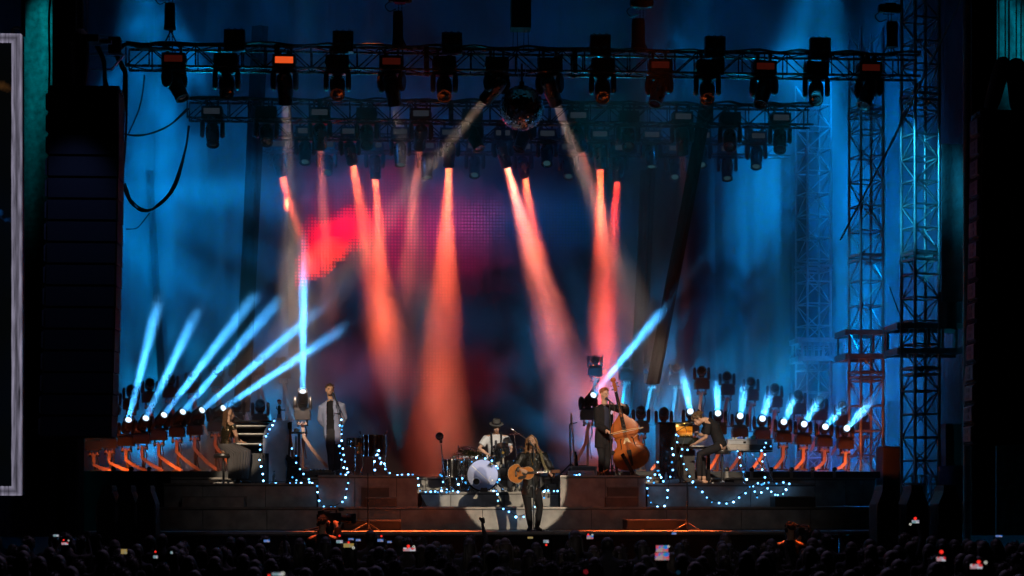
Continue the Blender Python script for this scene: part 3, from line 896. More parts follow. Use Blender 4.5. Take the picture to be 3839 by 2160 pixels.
# four-lamp blinders standing on the front truss
M_LAMPGLASS = mat('blinder_lamp_glass', (.05, .035, .03), .12, coat=1.0)
def blinder(label, px):
    loc = Vector((X(px, 36.7), 36.68, ZB + .30))
    t = thing('blinder_light', label, 'stage light', loc, group='four lamp blinders on the front truss')
    s = .41
    b = MB(); b.box((0, .05, s / 2), (s, .1, s))
    for a in (-1, 1): b.box((a * (s / 2 - .012), -.03, s / 2), (.024, .08, s))
    for z in (.012, s - .012): b.box((0, -.03, z), (s - .05, .08, .024))
    obj('housing', b, M_BLACK, t)
    for sx in (-1, 1):
        for sz in (-1, 1):
            obj('lamp', MB().lathe([(0, .02), (.05, .015), (.078, 0), (.085, -.03)], 14, (sx * .1, -.015, s / 2 + sz * .1), Matrix.Rotation(R(90), 3, 'X')), M_LAMPGLASS, t, smooth=True)
    for q, a in enumerate((-.15, -.03, .1)):
        obj('cable', MB().sweep(cat_rom([(a, .05, s), (a + .02, .05, s + .05), (a + .07, .05, s + .02), (a + .1, .05, s - .01)], 4), .006, 5), M_RUBBER, t)
for i, px in enumerate((880, 1286, 1694, 2250, 2680, 3074)):
    blinder(f'{ORD[i]} square four lamp blinder from the left on the front truss', px)

# loose cable runs lying on the trusses
for k, (a, b) in enumerate(((478, 3440), (706, 3042))):
    pts = []
    n = 44
    for i in range(n + 1):
        pts.append((lerp(X(a, YT[k]), X(b, YT[k]), i / n), YT[k] - .2 + rnd.uniform(-.03, .03), ZB + SZ + .03 + rnd.uniform(0, .06) * (i % 3 != 0)))
    for q in range(2):
        p2 = [(x + rnd.uniform(-.03, .03), y + .06 * q, z + rnd.uniform(-.015, .02)) for x, y, z in pts]
        tag(obj('cable_run', MB().sweep(cat_rom(p2, 3), .022, 6), M_RUBBER, smooth=True),
            f'{"upper" if q else "lower"} black cable bundle lying along the {"front" if k == 0 else "second"} truss', 'cable')

# hoists with chain bags
M_BAG = mat('black_canvas', (.014, .014, .015), .9, bump=.4)
def hoist(label, px, Y, motor_row, bag0, bag1, w0, w1, dxp=0):
    z_m = zrow(motor_row, Y); zb0, zb1 = zrow(bag0, Y), zrow(bag1, Y)
    t = thing('chain_hoist', label, 'hoist', (X(px, Y), Y, ZB + SZ))
    o = -(ZB + SZ)
    body = MB().lathe([(0, -.24), (.075, -.235), (.095, -.19), (.095, .19), (.075, .235), (0, .24)], 16, (0, 0, z_m + o + .06), Matrix.Rotation(R(90), 3, 'Y'))
    body.box((0, 0, z_m + o + .06), (.22, .2, .2))
    obj('motor_body', body, M_BLACKG, t, smooth=True)
    a, b = w0 * MPP(Y) / 2, w1 * MPP(Y) / 2
    bag = MB()
    prof = []
    for i in range(9):
        u = i / 8; r = lerp(a, b, u) * (1 + .04 * math.sin(7 * u))
        prof.append((r, zb0 + (zb1 - zb0) * u + o))
    prof = [(a * .8, prof[0][1] + .0)] + prof + [(.01, prof[-1][1] - .03)]
    bag.lathe(prof, 14, (dxp * MPP(Y), -.12, 0), Matrix.Diagonal((1, .7, 1)))
    obj('chain_bag', bag, M_BAG, t, smooth=True)
    for dx in (-.03, .035):
        ch = MB(); z = z_m + o - .05; k = 0
        while z > .02:
            ch.box((dx, 0, z), (.022 if k % 2 else .008, .008 if k % 2 else .022, .036)); z -= .028; k += 1
        c_ = obj('chain', ch, M_DALU, t); c_['kind'] = 'stuff'
    for s in (-1, 1): obj('sling', MB().bar((0, 0, .34), (s * .16, 0, .0), .03, .012), M_BAG, t)
    obj('hook', MB().lathe([(.0, -.05), (.03, -.03), (.03, .03), (0, .05)], 8, (0, 0, .36)), M_DALU, t, smooth=True)
    pts = cat_rom([(-.2, 0, z_m + o), (-.3, 0, z_m + o - .1), (-.22, -.05, z_m + o - .22), (-.08, -.08, z_m + o - .18)], 6)
    obj('control_cable', MB().sweep(pts, .012, 6), M_RUBBER, t, smooth=True)
hoist('chain hoist with tall tapered bag above the first moving head', 640, 37.0, -6, 34, 132, 36, 44)
hoist('chain hoist with slim bag above the fifth moving head', 1500, 37.0, 8, 52, 178, 34, 44, -8)
hoist('chain hoist with flared bag between mirror ball and cable tower', 2405, 37.0, 14, 68, 188, 46, 56, -15)
hoist('chain hoist with pale motor near the great lattice tower', 3335, 37.0, 20, 66, 160, 42, 44, 4)
t = thing('ceiling_box', 'dark hanging equipment case above the mirror ball', 'equipment case', W(1952, 112, 37.0))
obj('case', MB().box((0, 0, .55), (.40, .4, 1.1)), M_BAG, t)
for sx in (-1, 1):
    for k in range(2): obj('strap', MB().bar((sx * (.07 + .08 * k), 0, 0), (sx * (.06 + .1 * k), 0, -.45), .014), M_BAG, t)

# mirror ball
def mirror_ball():
    Y = 36.2; c = W(1956, 406, Y); r = 84 * MPP(Y)
    t = thing('mirror_ball', 'large mirror ball hanging under the front truss', 'mirror ball', c)
    obj('core', MB().ell((0, 0, 0), r * .975, 32, 20), M_BLACK, t, smooth=True)
    tiles = MB(); rows = 40; rr = random.Random(3)
    for i in range(rows):
        th = math.pi * (i + .5) / rows
        n = max(4, int(2 * rows * math.sin(th)))
        dth = math.pi / rows * .46
        for j in range(n):
            ph = 2 * math.pi * (j + .5) / n; dph = math.pi / n * .93
            jt, jp = rr.gauss(0, .035), rr.gauss(0, .035)
            ps = []
            for a, b in ((-1, -1), (-1, 1), (1, 1), (1, -1)):
                q = r * (1 + .012 * (a * jt / .035 * .3 + b * jp / .035 * .3))
                ta, pa = th + a * dth, ph + b * dph
                ps.append((q * math.sin(ta) * math.cos(pa), q * math.sin(ta) * math.sin(pa), q * math.cos(ta)))
            tiles.add(ps, [(0, 3, 2, 1)])
    o = obj('mirror_tile', tiles.mesh('mirror_tile', False, False), mat('mirror_glass', (.86, .9, .93), .05, metal=1.0, vary=.08, rough_vary=.03), t)
    o['kind'] = 'stuff'
    obj('hanger', MB().lathe([(.05, r * .97), (.05, r + .08), (.02, r + .09), (.02, ZB - c.z)], 10), M_BLACK, t, smooth=True)
    for sx in (-1, 1): obj('safety_cable', MB().sweep([(sx * .04, 0, r + .05), (sx * .1, .1, ZB - c.z + .02)], .006, 5), M_ALU, t)
mirror_ball()

# ------------------------------------------------------------------ hung speaker arrays
M_CAB = mat('speaker_cabinet_paint', (.012, .012, .014), .75, bump=.2)
M_GRILLE = mat('speaker_grille', (.008, .008, .009), .85, bump=.3, scale=20)
M_CABSIDE = mat('speaker_side_plate', (.06, .06, .065), .45)
def speaker_array(label, px0, px1, Y, row0, row1, n, side, toe, curve):
    x0, x1 = X(px0, Y), X(px1, Y); w = x1 - x0; zt, zb = zrow(row0, Y), zrow(row1, Y)
    H = (zt - zb) / n
    t = thing('speaker_array', label, 'loudspeaker array', ((x0 + x1) / 2, Y, zt), 0)
    gap = .012
    body = MB().box((0, .33, -H / 2), (w, .6, H - gap)).mesh('cabinet')
    gr = MB().box((0, .012, -H / 2), (w - .04, .04, H - gap - .03)).mesh('grille')
    sd = MB()
    s = side
    poly = [(-.0, -.03), (.045, -.055), (.045, -H + .055), (0, -H + .03)]
    sd.prism([(s * (w / 2 + a), b) for a, b in poly], .06, .50)
    sdm = sd.mesh('side_plate')
    hn = MB()
    for zz in (-.33, -.66): hn.box((s * (w / 2 + .047), .3, zz * H), (.008, .16, H * .2))
    hnm = hn.mesh('side_handle')
    spine = MB().span((-w * .5 * .98, .30, -H - gap), (w * .08, .36, 0)).mesh('rigging_plate')
    for k in range(n):
        a = k / (n - 1); ang = curve * max(0, a - .35) ** 2
        dx = side * -.0
        loc = (side * (.14 * max(0, a - .1) ** 1.5) * (1 if toe else 0), -.35 * max(0, a - .35) ** 2 * 0, -H * k)
        c = obj('cabinet', body, M_CAB, t, loc)
        obj('grille', gr, M_GRILLE, c); obj('side_plate', sdm, M_CABSIDE, c); obj('side_handle', hnm, M_BLACK, c)
        obj('rigging_plate', spine, M_BLACK, c)
    fr = MB(); fr.span((-w / 2, .05, .0), (w / 2, .12, .09)); fr.span((-w / 2, .5, .0), (w / 2, .57, .09))
    for sx in (-1, 0, 1): fr.span((sx * w * .48 - .03, .12, .01), (sx * w * .48 + .03, .5, .08))
    obj('bumper_frame', fr, M_DALU, t)
    return t
speaker_array('tall black speaker stack hanging beside the side video screen', 178, 444, 31.0, 356, 1642, 16, -1, True, .2)
speaker_array('tall black speaker stack hanging at the far edge of the stage', 3678, 3960, 31.0, 405, 1664, 16, -1, True, .2)

# hoist motors and chains above the arrays
def array_hoist(label, px, Y, row_top, row_bot, wpx, lean=0.0, row_chain=-80):
    z0, z1 = zrow(row_bot, Y), zrow(row_top, Y); w = wpx * MPP(Y) / 2
    t = thing('chain_hoist', label, 'hoist', (X(px, Y), Y, z0))
    h = z1 - z0
    pts = [(lean * h * u + .0, 0, h * u) for u in (0, .15, .4, .65, .85, .95, 1.0)]
    rad = [w * k for k in (.75, .95, 1.0, 1.05, 1.0, .75, .35)]
    obj('chain_bag', MB().sweep(pts, rad, 14), M_BAG, t, smooth=True)
    for dx in (-.3, .1, .35):
        ch = MB(); z = h * .9; k = 0
        top = zrow(row_chain, Y) - z0
        while z < top:
            ch.box((dx * w * 2 + lean * h, .05, z), (.026 if k % 2 else .009, .009 if k % 2 else .026, .042)); z += .033; k += 1
        c_ = obj('chain', ch, M_ALU, t); c_['kind'] = 'stuff'
    obj('hook', MB().sweep(cat_rom([(0, 0, .02), (.05, 0, -.05), (0, 0, -.11), (-.05, 0, -.06)], 5), .012, 6), M_ALU, t, smooth=True)
array_hoist('black draped hoist bag above the stack beside the side screen', 298, 31.3, 130, 338, 62, .02)
array_hoist('leaning black hoist bag above the far speaker stack', 3712, 31.3, 188, 388, 62, .28)
array_hoist('second black hoist bag above the far speaker stack, at the picture edge', 3822, 31.3, 192, 392, 74, -.08)
t = thing('equipment_bracket', 'flat black hoist bracket above the stack beside the side screen', 'bracket', W(318, 150, 31.3))
obj('plate', MB().box((0, 0, 0), (.5, .3, .12)), M_BLACK, t); obj('arm', MB().box((.3, 0, -.03), (.3, .1, .06)), M_BLACK, t)
t = thing('shelf_bracket', 'small cyan lit steel frame behind the hoist bag', 'bracket', W(395, 205, 34.5))
for k, r in enumerate((130, 140, 152, 166, 190)): obj('bar', MB().box((0, 0, zrow(r, 34.5) - zrow(205, 34.5)), (.22 + .05 * k, .03, .02)), M_ALU, t)
obj('box', MB().box((.17, .05, .18), (.22, .2, .3)), M_BAG, t)
for a, b in (((-.3, 0, -.0), (.35, 0, 0)), ((.35, 0, 0), (.1, 0, -.28)), ((-.28, 0, -.28), (.1, 0, -.28))): obj('bar', MB().bar(a, b, .03), M_ALU, t)

# cable looms hanging at the left of the front truss
def cable(label, pts, Y, r=.02, n=1, spread=.02, name='cable_loom', m=None):
    base = [W(px, py, Y) for px, py in pts]
    t = thing(name, label, 'cable', base[0])
    for k in range(n):
        q = [p - base[0] + Vector((rnd.uniform(-spread, spread), rnd.uniform(-spread, spread), rnd.uniform(-spread, spread) * .5)) for p in base]
        obj('cable', MB().sweep(cat_rom(q, 7), r, 7), m or M_RUBBER, t, smooth=True)
    return t
cable('thick black cable loom falling beside the speaker stack', [(640, 185), (545, 180), (470, 165), (440, 205), (455, 245), (470, 290), (464, 480), (455, 640), (447, 705)], 36.0, .022, 5, .05)
cable('black cable loom sagging in a deep loop beside the speaker stack', [(706, 470), (690, 560), (655, 690), (600, 770), (545, 790), (495, 760), (462, 690)], 37.5, .016, 5, .05)
cable('thin black cable swinging from second truss to the loom', [(705, 405), (640, 470), (570, 500), (510, 508), (460, 500)], 37.5, .018, 2, .02)
cable('faint cable hanging between the trusses', [(545, 280), (535, 350), (520, 420), (480, 500)], 40.0, .015, 1)
cable('twin black cables hanging above the speaker stack', [(360, 170), (385, 230), (392, 290), (400, 340)], 33.0, .03, 3, .03)
cable('single black cable hanging beside the teal cloth', [(193, -10), (186, 50), (181, 120), (186, 240), (187, 333)], 33.0, .02, 1)
cable('faint loop of cable hanging low in the blue smoke', [(560, 800), (540, 830), (510, 855), (470, 860)], 42.0, .012, 2, .02)
cable('pale taut guy wire crossing the great lattice tower', [(3612, -20), (3470, 275), (3336, 548), (3150, 900)], 36.5, .02, 1, 0, 'guy_wire', mat('white_rope', (.75, .75, .72), .85))
cable('dark guy wire sloping to the side platform', [(3335, 1075), (3362, 1150), (3388, 1213)], 37.0, .01, 1, 0, 'guy_wire')
cable('thin black cable hanging beside the mirror ball case', [(2140, 1560), (2150, 1640)], 45, .01, 1)

# ------------------------------------------------------------------ lattice towers
def tower(label, pxl, pxr, Y, row_top, row_bot, bay, mtl, joints, depth=None, individual=True, r=.027):
    x0, x1 = X(pxl, Y), X(pxr, Y); w = (x1 - x0); dpt = depth or w * .8
    z0, z1 = zrow(row_bot, Y), zrow(row_top, Y); H = z1 - z0
    t = thing('lattice_tower', label, 'tower', ((x0 + x1) / 2, Y, z0), R(14))
    hx, hy = w * .40, dpt * .5
    ch = MB().sweep([(0, 0, 0), (0, 0, H)], r, 10).mesh('chord', True)
    for sx in (-1, 1):
        for sy in (-1, 1): obj('chord', ch, mtl, t, (sx * hx, sy * hy, 0))
    n = int(H / bay)
    hb = MB().sweep([(-hx, 0, 0), (hx, 0, 0)], r * .62, 6).mesh('rung', True)
    db = MB().sweep([(-hx, 0, 0), (hx, 0, bay)], r * .5, 6).mesh('brace', True)
    lac = MB()
    for i in range(n):
        z = i * bay
        if individual:
            for sy in (-1, 1):
                obj('rung', hb, mtl, t, (0, sy * hy, z))
                o = obj('brace', db, mtl, t, (0, sy * hy, z)); o.scale = ((1 if (i + (sy > 0)) % 2 else -1), 1, 1)
        else:
            for sy in (-1, 1):
                lac.sweep([(-hx, sy * hy, z), (hx, sy * hy, z)], r * .62, 6)
                f = 1 if (i + (sy > 0)) % 2 else -1
                lac.sweep([(-hx * f, sy * hy, z), (hx * f, sy * hy, z + bay)], r * .5, 6)
        for sx in (-1, 1):
            f = 1 if (i + (sx > 0)) % 2 else -1
            lac.sweep([(sx * hx, -hy * f, z), (sx * hx, hy * f, z + bay)], r * .5, 6)
            lac.sweep([(sx * hx, -hy, z), (sx * hx, hy, z)], r * .6, 6)
    o = obj('lacing', lac, mtl, t); o['kind'] = 'stuff'
    for row in joints:
        zz = zrow(row, Y) - z0
        for dz in (-.05, .07):
            fr = MB()
            for sy in (-1, 1): fr.box((0, sy * hy, zz + dz), (2 * hx + .09, .04, .05))
            for sx in (-1, 1): fr.box((sx * hx, 0, zz + dz), (.05, 2 * hy - .05, .05))
            obj('joint_collar', fr, mtl, t)
    return t
M_TOWER = mat('silver_tower_tube', (.30, .32, .34), .42, metal=.6)
tower('great silver lattice tower next to the far edge curtain, nearest of three', 3388, 3512, 38.0, -80, 1990, .49, M_TOWER, (352, 956, 1390), r=.034)
tower('middle silver lattice tower with glowing orange foot', 3190, 3304, 42.0, 90, 1990, .58, M_TOWER, (412, 960, 1402), r=.032)
tower('farthest lattice tower, faint in blue smoke', 2990, 3108, 46.0, 300, 1800, .56, M_TOWER, (1000,), individual=False, r=.03)

def balcony(label, px0, px1, Y, rt, rb, px2=None):
    x0, x1 = X(px0, Y), X(px1, Y); zt, zb = zrow(rt, Y), zrow(rb, Y)
    t = thing('side_platform', label, 'platform', ((x0 + x1) / 2, Y, zb)); h = zt - zb; w = x1 - x0
    dpt = 1.1
    for y in (-dpt / 2, dpt / 2):
        obj('rail', MB().box((0, y, h), (w, .10, .11)), M_TOWER, t)
        obj('sill_beam', MB().box((0, y, 0), (w, .10, .12)), M_TOWER, t)
        n = max(3, int(w / .26))
        for i in range(n + 1):
            obj('post', MB().box((-w / 2 + .03 + i * (w - .06) / n, y, h / 2), (.05, .05, h - .12)), M_TOWER, t)
    obj('end_cap', MB().box((-w / 2 - .03, 0, h), (.06, dpt, .14)), M_TOWER, t)
    obj('end_cap', MB().box((-w / 2 - .03, 0, 0), (.06, dpt, .14)), M_TOWER, t)
    obj('deck_board', MB().box((0, 0, .03), (w, dpt - .12, .04)), M_TOWER, t)
balcony('side platform with posts wrapped round the great lattice tower', 3348, 3612, 38.0, 1222, 1316)
balcony('bright cyan side platform round the middle lattice tower', 3158, 3300, 42.0, 1246, 1336)
balcony('dim side platform round the farthest lattice tower', 2985, 3150, 46.0, 1275, 1345)

# ------------------------------------------------------------------ side video screen
def side_screen():
    Y = 31.0
    x0, x1 = X(-420, Y), X(81, Y); z0, z1 = zrow(1858, Y), zrow(152, Y)
    w, h = x1 - x0, z1 - z0
    m = bpy.data.materials.new('side_screen_picture'); m.use_nodes = True
    nt = m.node_tree
    for n in list(nt.nodes): nt.nodes.remove(n)
    N, L = nt.nodes.new, nt.links.new
    out = N('ShaderNodeOutputMaterial'); em = N('ShaderNodeEmission')
    tc = N('ShaderNodeTexCoord'); sep = N('ShaderNodeSeparateXYZ'); L(tc.outputs['Object'], sep.inputs[0])
    def M(op, a, b=None, clamp=False):
        n = N('ShaderNodeMath'); n.operation = op; n.use_clamp = clamp
        for i, v in enumerate((a, b)):
            if v is None: continue
            if isinstance(v, (int, float)): n.inputs[i].default_value = v
            else: L(v, n.inputs[i])
        return n.outputs[0]
    dr = M('SUBTRACT', w / 2, sep.outputs[0])           # distance from the right edge
    db_ = M('ADD', sep.outputs[2], h / 2); dt = M('SUBTRACT', h / 2, sep.outputs[2])
    edge = M('MINIMUM', M('MINIMUM', dr, db_), dt)
    nz = N('ShaderNodeTexNoise'); nz.inputs['Scale'].default_value = 1.0; nz.inputs['Detail'].default_value = 6
    mp = N('ShaderNodeMapping'); mp.inputs['Scale'].default_value = (22, 1, 1.6); L(tc.outputs['Object'], mp.inputs[0]); L(mp.outputs[0], nz.inputs['Vector'])
    fw = 36 * MPP(Y)
    inframe = M('MULTIPLY', M('SUBTRACT', M('ADD', fw, M('MULTIPLY', M('SUBTRACT', nz.outputs['Fac'], .5), .02)), edge), 90, True)
    shade = M('ADD', M('MULTIPLY', nz.outputs['Fac'], 1.5), -.30, True)
    bev = M('ADD', .28, M('MULTIPLY', M('ABSOLUTE', M('SUBTRACT', edge, fw * .45)), 9.0))
    fr = M('MULTIPLY', M('MULTIPLY', inframe, shade), bev)
    nz2 = N('ShaderNodeTexNoise'); nz2.inputs['Scale'].default_value = .55; nz2.inputs['Detail'].default_value = 5
    cr = N('ShaderNodeValToRGB'); e = cr.color_ramp.elements
    e[0].position = .66; e[0].color = (.0015, .002, .002, 1); e[1].position = .80; e[1].color = (.30, .12, .03, 1)
    ne = cr.color_ramp.elements.new(.34); ne.color = (.001, .002, .004, 1); ne = cr.color_ramp.elements.new(.27); ne.color = (.01, .12, .45, 1)
    mv = N('ShaderNodeMapping'); mv.inputs['Location'].default_value = (3.1, 0, 1.9); L(tc.outputs['Object'], mv.inputs[0]); L(mv.outputs[0], nz2.inputs['Vector'])
    L(nz2.outputs['Fac'], cr.inputs['Fac'])
    mx = N('ShaderNodeMix'); mx.data_type = 'RGBA'; L(inframe, mx.inputs['Factor']); L(cr.outputs[0], mx.inputs['A'])
    v = N('ShaderNodeCombineColor'); L(M('MULTIPLY', fr, .62), v.inputs[0]); L(M('MULTIPLY', fr, .57), v.inputs[1]); L(M('MULTIPLY', fr, .78), v.inputs[2])
    L(v.outputs[0], mx.inputs['B'])
    # diode columns
    col = M('ADD', .72, M('MULTIPLY', M('SINE', M('MULTIPLY', sep.outputs[0], 330)), .28))
    L(mx.outputs['Result'], em.inputs[0]); L(col, em.inputs[1]); L(em.outputs[0], out.inputs[0])
    t = thing('side_screen', 'tall side video screen showing a pale ornate picture frame', 'video screen', ((x0 + x1) / 2, Y, (z0 + z1) / 2))
    obj('screen', MB().box((0, 0, 0), (w, .1, h)), m, t)
    obj('housing', MB().box((0, .16, 0), (w - .02, .2, h - .02)), M_BLACK, t)
    obj('top_handle', MB().sweep(cat_rom([(w / 2 - .17, .1, h / 2), (w / 2 - .16, .1, h / 2 + .12), (w / 2 - .05, .1, h / 2 + .12), (w / 2 - .02, .1, h / 2)], 5), .025, 8), M_BLACK, t, smooth=True)
    for k in range(3): obj('hanging_bar', MB().box((-w / 2 + .4 + 1.0 * k * .9, .15, h / 2 + .6), (.06, .06, 1.2)), M_BLACK, t)
side_screen()
# ================================================================== CURVED FLOOR LIGHT STANDS
M_ARM = mat('brushed_steel_arm', (.34, .26, .22), .45, metal=.25, vary=.12, scale=14)
def light_stand(label, group, foot, elbow, top, Y, w=.066, k=None):
    """A flat curved steel arm, a black back post and a small foot clamp; foot / elbow / top are pixels."""
    F, E, T = W(*foot, Y), W(*elbow, Y), W(*top, Y)
    F.z = max(F.z, Z_PLINTH + .004)
    t = thing('light_stand', label, 'light stand', F, group=group)
    e, tp = E - F, T - F
    # a rib that bows outwards from the foot, then rises to the head
    c = Vector((lerp(e.x, 0, .45), 0, lerp(e.z, 0, .45) - .10 * abs(e.z) - .02 * abs(e.x)))
    pts = [Vector((0, 0, .02)), c, e, tp]
    P = []
    for i in range(9):
        u = i / 8
        P.append((1 - u) ** 2 * pts[0] + 2 * u * (1 - u) * c + u * u * e)
    P.append(e.lerp(tp, .5)); P.append(tp)
    mb = MB(); n = len(P); vs = []
    for i, p in enumerate(P):
        d = (P[min(i + 1, n - 1)] - P[max(i - 1, 0)]).normalized()
        s = Vector((d.z, 0, -d.x)) * (w / 2) * (.72 if i == 0 else 1.0)
        for sgn in (-1, 1):
            for y in (-.028, .028): vs.append(p + s * sgn + Vector((0, y, 0)))
    fs = []
    for i in range(n - 1):
        a, b = i * 4, i * 4 + 4
        fs += [(a, a + 2, b + 2, b), (a + 1, b + 1, b + 3, a + 3), (a, b, b + 1, a + 1), (a + 2, a + 3, b + 3, b + 2)]
    fs += [(0, 1, 3, 2), (n * 4 - 4, n * 4 - 2, n * 4 - 1, n * 4 - 3)]
    mb.add(vs, fs)
    obj('arm', mb, M_ARM, t)
    h = T.z - F.z
    obj('back_post', MB().box((tp.x, .16, h / 2), (.05, .05, h)), M_BLACK, t)
    obj('foot_plate', MB().box((tp.x, .16, .012), (.22, .22, .024)), M_BLACK, t)
    obj('head_plate', MB().box((tp.x, .06, tp.z + .012), (.2, .24, .024)), M_ARM, t)
    cl = MB()
    for a in (-.07, 0, .07): cl.lathe([(0, .0), (.022, .004), (.022, .035), (0, .04)], 8, (tp.x + a, -.05, tp.z + .022))
    obj('clamp_bolts', cl, M_ARM, t, smooth=True)
    pts = cat_rom([(tp.x + .05, .05, tp.z), (tp.x + .09, .06, tp.z - .18), (tp.x + .04, .1, tp.z - .4), (tp.x + .08, .12, max(.05, tp.z - .75))], 5)
    obj('cable', MB().sweep(pts, .012, 6), M_RUBBER, t, smooth=True)
    return T
SC_F = .74
def stand_with_head(i, side, row, foot, elbow, top, Y, target, lens=None, beam=None, tag_=''):
    lab = f'{ORD[i]} curved steel light stand from the {side} in the {row} row'
    T = light_stand(lab, f'curved light stands at stage {side}', foot, elbow, top, Y)
    st = 'shooting a blue beam' if beam else 'unlit'
    moving_head(f'{ORD[i]} floor moving head from the {side} in the {row} row, {st}', f'floor moving heads at stage {side}',
                T + Vector((0, .06, .03 + .40 * SC_F)) , target, SC_F, True, lens, None, beam)

YF, YK = 40.2, 43.2
# every entry: foot, elbow, arm top (pixels), aim (pixel, depth) or None, watts
L_FRONT = [
 ((417, 1767), (352, 1743), (352, 1706), ((352, 1700), 33), 0), ((482, 1767), (409, 1733), (410, 1698), None, 0),
 ((550, 1768), (472, 1725), (473, 1690), ((592, 1140), 36.7), 5.2), ((611, 1768), (532, 1716), (533, 1681), ((738, 1170), 36.7), 4.6),
 ((682, 1768), (595, 1706), (595, 1668), ((930, 1140), 36.7), 5.5), ((752, 1768), (662, 1694), (663, 1656), ((1045, 1125), 36.7), 4.6),
 ((815, 1766), (729, 1683), (730, 1648), ((1240, 1120), 36.7), 5.6), ((888, 1766), (806, 1670), (808, 1636), ((1340, 1195), 36.7), 5.2),
 ((962, 1766), (878, 1662), (885, 1612), None, 0), ((1045, 1766), (960, 1655), (975, 1615), None, 0),
 ((1232, 1757), (1140, 1640), (1134, 1592), ((1141, 790), 36.7), 9.0)]
for i, (f, e, tp, aim, pw) in enumerate(L_FRONT):
    tgt = W(*aim[0], aim[1]) if aim else W(tp[0], 1300, 36.0)
    stand_with_head(i, 'left', 'front', f, e, tp, YF, tgt, M_LENS_BL if (pw or i == 0) else None, (BL_C, pw * 8.5, 3.8) if pw else None)
R_FRONT = [
 ((2140, 1762), (2196, 1660), (2206, 1592), ((2518, 1120), 36.7), 8.0), ((2352, 1765), (2400, 1690), (2404, 1640), None, 0),
 ((2440, 1766), (2490, 1700), (2490, 1645), None, 0), ((2560, 1765), (2592, 1690), (2592, 1640), ((2545, 1320), 35.3), 4.2),
 ((2655, 1766), (2694, 1700), (2694, 1646), ((2680, 1345), 35.3), 4.2), ((2735, 1764), (2775, 1705), (2775, 1656), ((2806, 1360), 35.3), 4.0),
 ((2818, 1762), (2856, 1708), (2858, 1664), ((2905, 1410), 35.3), 3.6), ((2902, 1762), (2937, 1714), (2937, 1676), ((3010, 1420), 35.3), 3.6),
 ((2976, 1763), (3012, 1722), (3012, 1684), ((3110, 1440), 35.3), 3.4), ((3053, 1763), (3090, 1731), (3091, 1692), ((3200, 1480), 35.3), 3.6),
 ((3137, 1762), (3168, 1737), (3170, 1700), ((3310, 1455), 35.3), 4.6)]
for i, (f, e, tp, aim, pw) in enumerate(R_FRONT):
    tgt = W(*aim[0], aim[1]) if aim else W(tp[0], 1300, 36.0)
    stand_with_head(i, 'right', 'front', f, e, tp, YF, tgt, M_LENS_BL if pw else None, (BL_C, pw * 6.5, 3.8) if pw else None)
L_BACK = [((415, 1690), (350, 1625), (348, 1590)), ((472, 1660), (425, 1590), (422, 1572)), ((528, 1640), (492, 1565), (490, 1552)), ((600, 1620), (562, 1540), (560, 1527)),
          ((690, 1610), (640, 1525), (638, 1508)), ((780, 1635), (727, 1505), (722, 1490)), ((860, 1620), (818, 1480), (812, 1465)),
          ((935, 1590), (890, 1445), (884, 1428)), ((1022, 1590), (972, 1440), (966, 1425)), ((1110, 1590), (1068, 1450), (1062, 1435))]
for i, (f, e, tp) in enumerate(L_BACK):
    stand_with_head(i, 'left', 'rear', f, e, tp, YK if i < 5 else 45.4, W(tp[0], 1200, 38.0), None, None)
R_BACK = [((2195, 1600), (2228, 1440), (2232, 1425)), ((2318, 1600), (2340, 1455), (2348, 1440)), ((2412, 1600), (2436, 1470), (2443, 1455)),
          ((2515, 1580), (2532, 1470), (2537, 1457)), ((2615, 1590), (2628, 1490), (2632, 1475)), ((2705, 1600), (2722, 1512), (2727, 1497)),
          ((2795, 1620), (2812, 1533), (2817, 1518)), ((2880, 1645), (2903, 1560), (2906, 1543)), ((2963, 1665), (2990, 1585), (2994, 1570)),
          ((3038, 1695), (3070, 1608), (3074, 1592)), ((3116, 1710), (3156, 1630), (3160, 1612)), ((3193, 1720), (3235, 1655), (3240, 1640))]
for i, (f, e, tp) in enumerate(R_BACK):
    stand_with_head(i, 'right', 'rear', f, e, tp, YK if i > 3 else 46.2, W(tp[0] + 5, 1250, 38.0), None, None)
# small lamp posts along the plinth front
for i, px in enumerate((426, 493, 560, 2725, 2818, 2890, 2967, 3046, 3128)):
    Y = 39.2
    t = thing('footlight', f'{ORD[i]} small dark footlight on a short post from the left at the plinth edge', 'stage light', (X(px, Y), Y, Z_BACK + .002), group='footlights along the plinth')
    h = zrow(1758, Y) - Z_BACK
    obj('post', MB().box((0, 0, h * .38), (.06, .05, h * .76)), mat('grey_bracket', (.25, .24, .23), .5), t)
    obj('lamp_body', MB().lathe([(0, -.05), (.045, -.045), (.055, 0), (.045, .05), (0, .06)], 12, (0, -.01, h * .95), Matrix.Rotation(R(80), 3, 'X')), M_BLACKG, t, smooth=True)
# ================================================================== INSTRUMENTS AND STAGE GEAR
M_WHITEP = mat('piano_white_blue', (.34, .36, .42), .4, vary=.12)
M_WOOD = mat('amber_spruce', (.46, .15, .022), .55, spec=.15, vary=.22, scale=10)
M_BASSW = mat('red_brown_varnish', (.34, .085, .014), .35, spec=.3, coat=.15, vary=.3, scale=5)
M_BASSD = mat('dark_varnish', (.06, .02, .012), .25, coat=.5)
M_NECK = mat('mahogany_neck', (.14, .05, .025), .6, spec=.15)
M_EBONY = mat('ebony', (.015, .013, .012), .6, spec=.15)
M_IVORY = mat('ivory_keys', (.75, .72, .66), .3, vary=.08)
M_STRING = mat('steel_string', (.7, .68, .64), .25, metal=1.0)
M_BRASS = mat('cymbal_bronze', (.62, .42, .14), .25, metal=1.0, vary=.2, scale=14)
M_SHELL = mat('black_drum_lacquer', (.012, .012, .014), .15, coat=.6)
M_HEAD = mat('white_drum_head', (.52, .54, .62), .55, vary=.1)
M_GOLD = mat('gold_badge', (.8, .5, .12), .3, metal=.8)
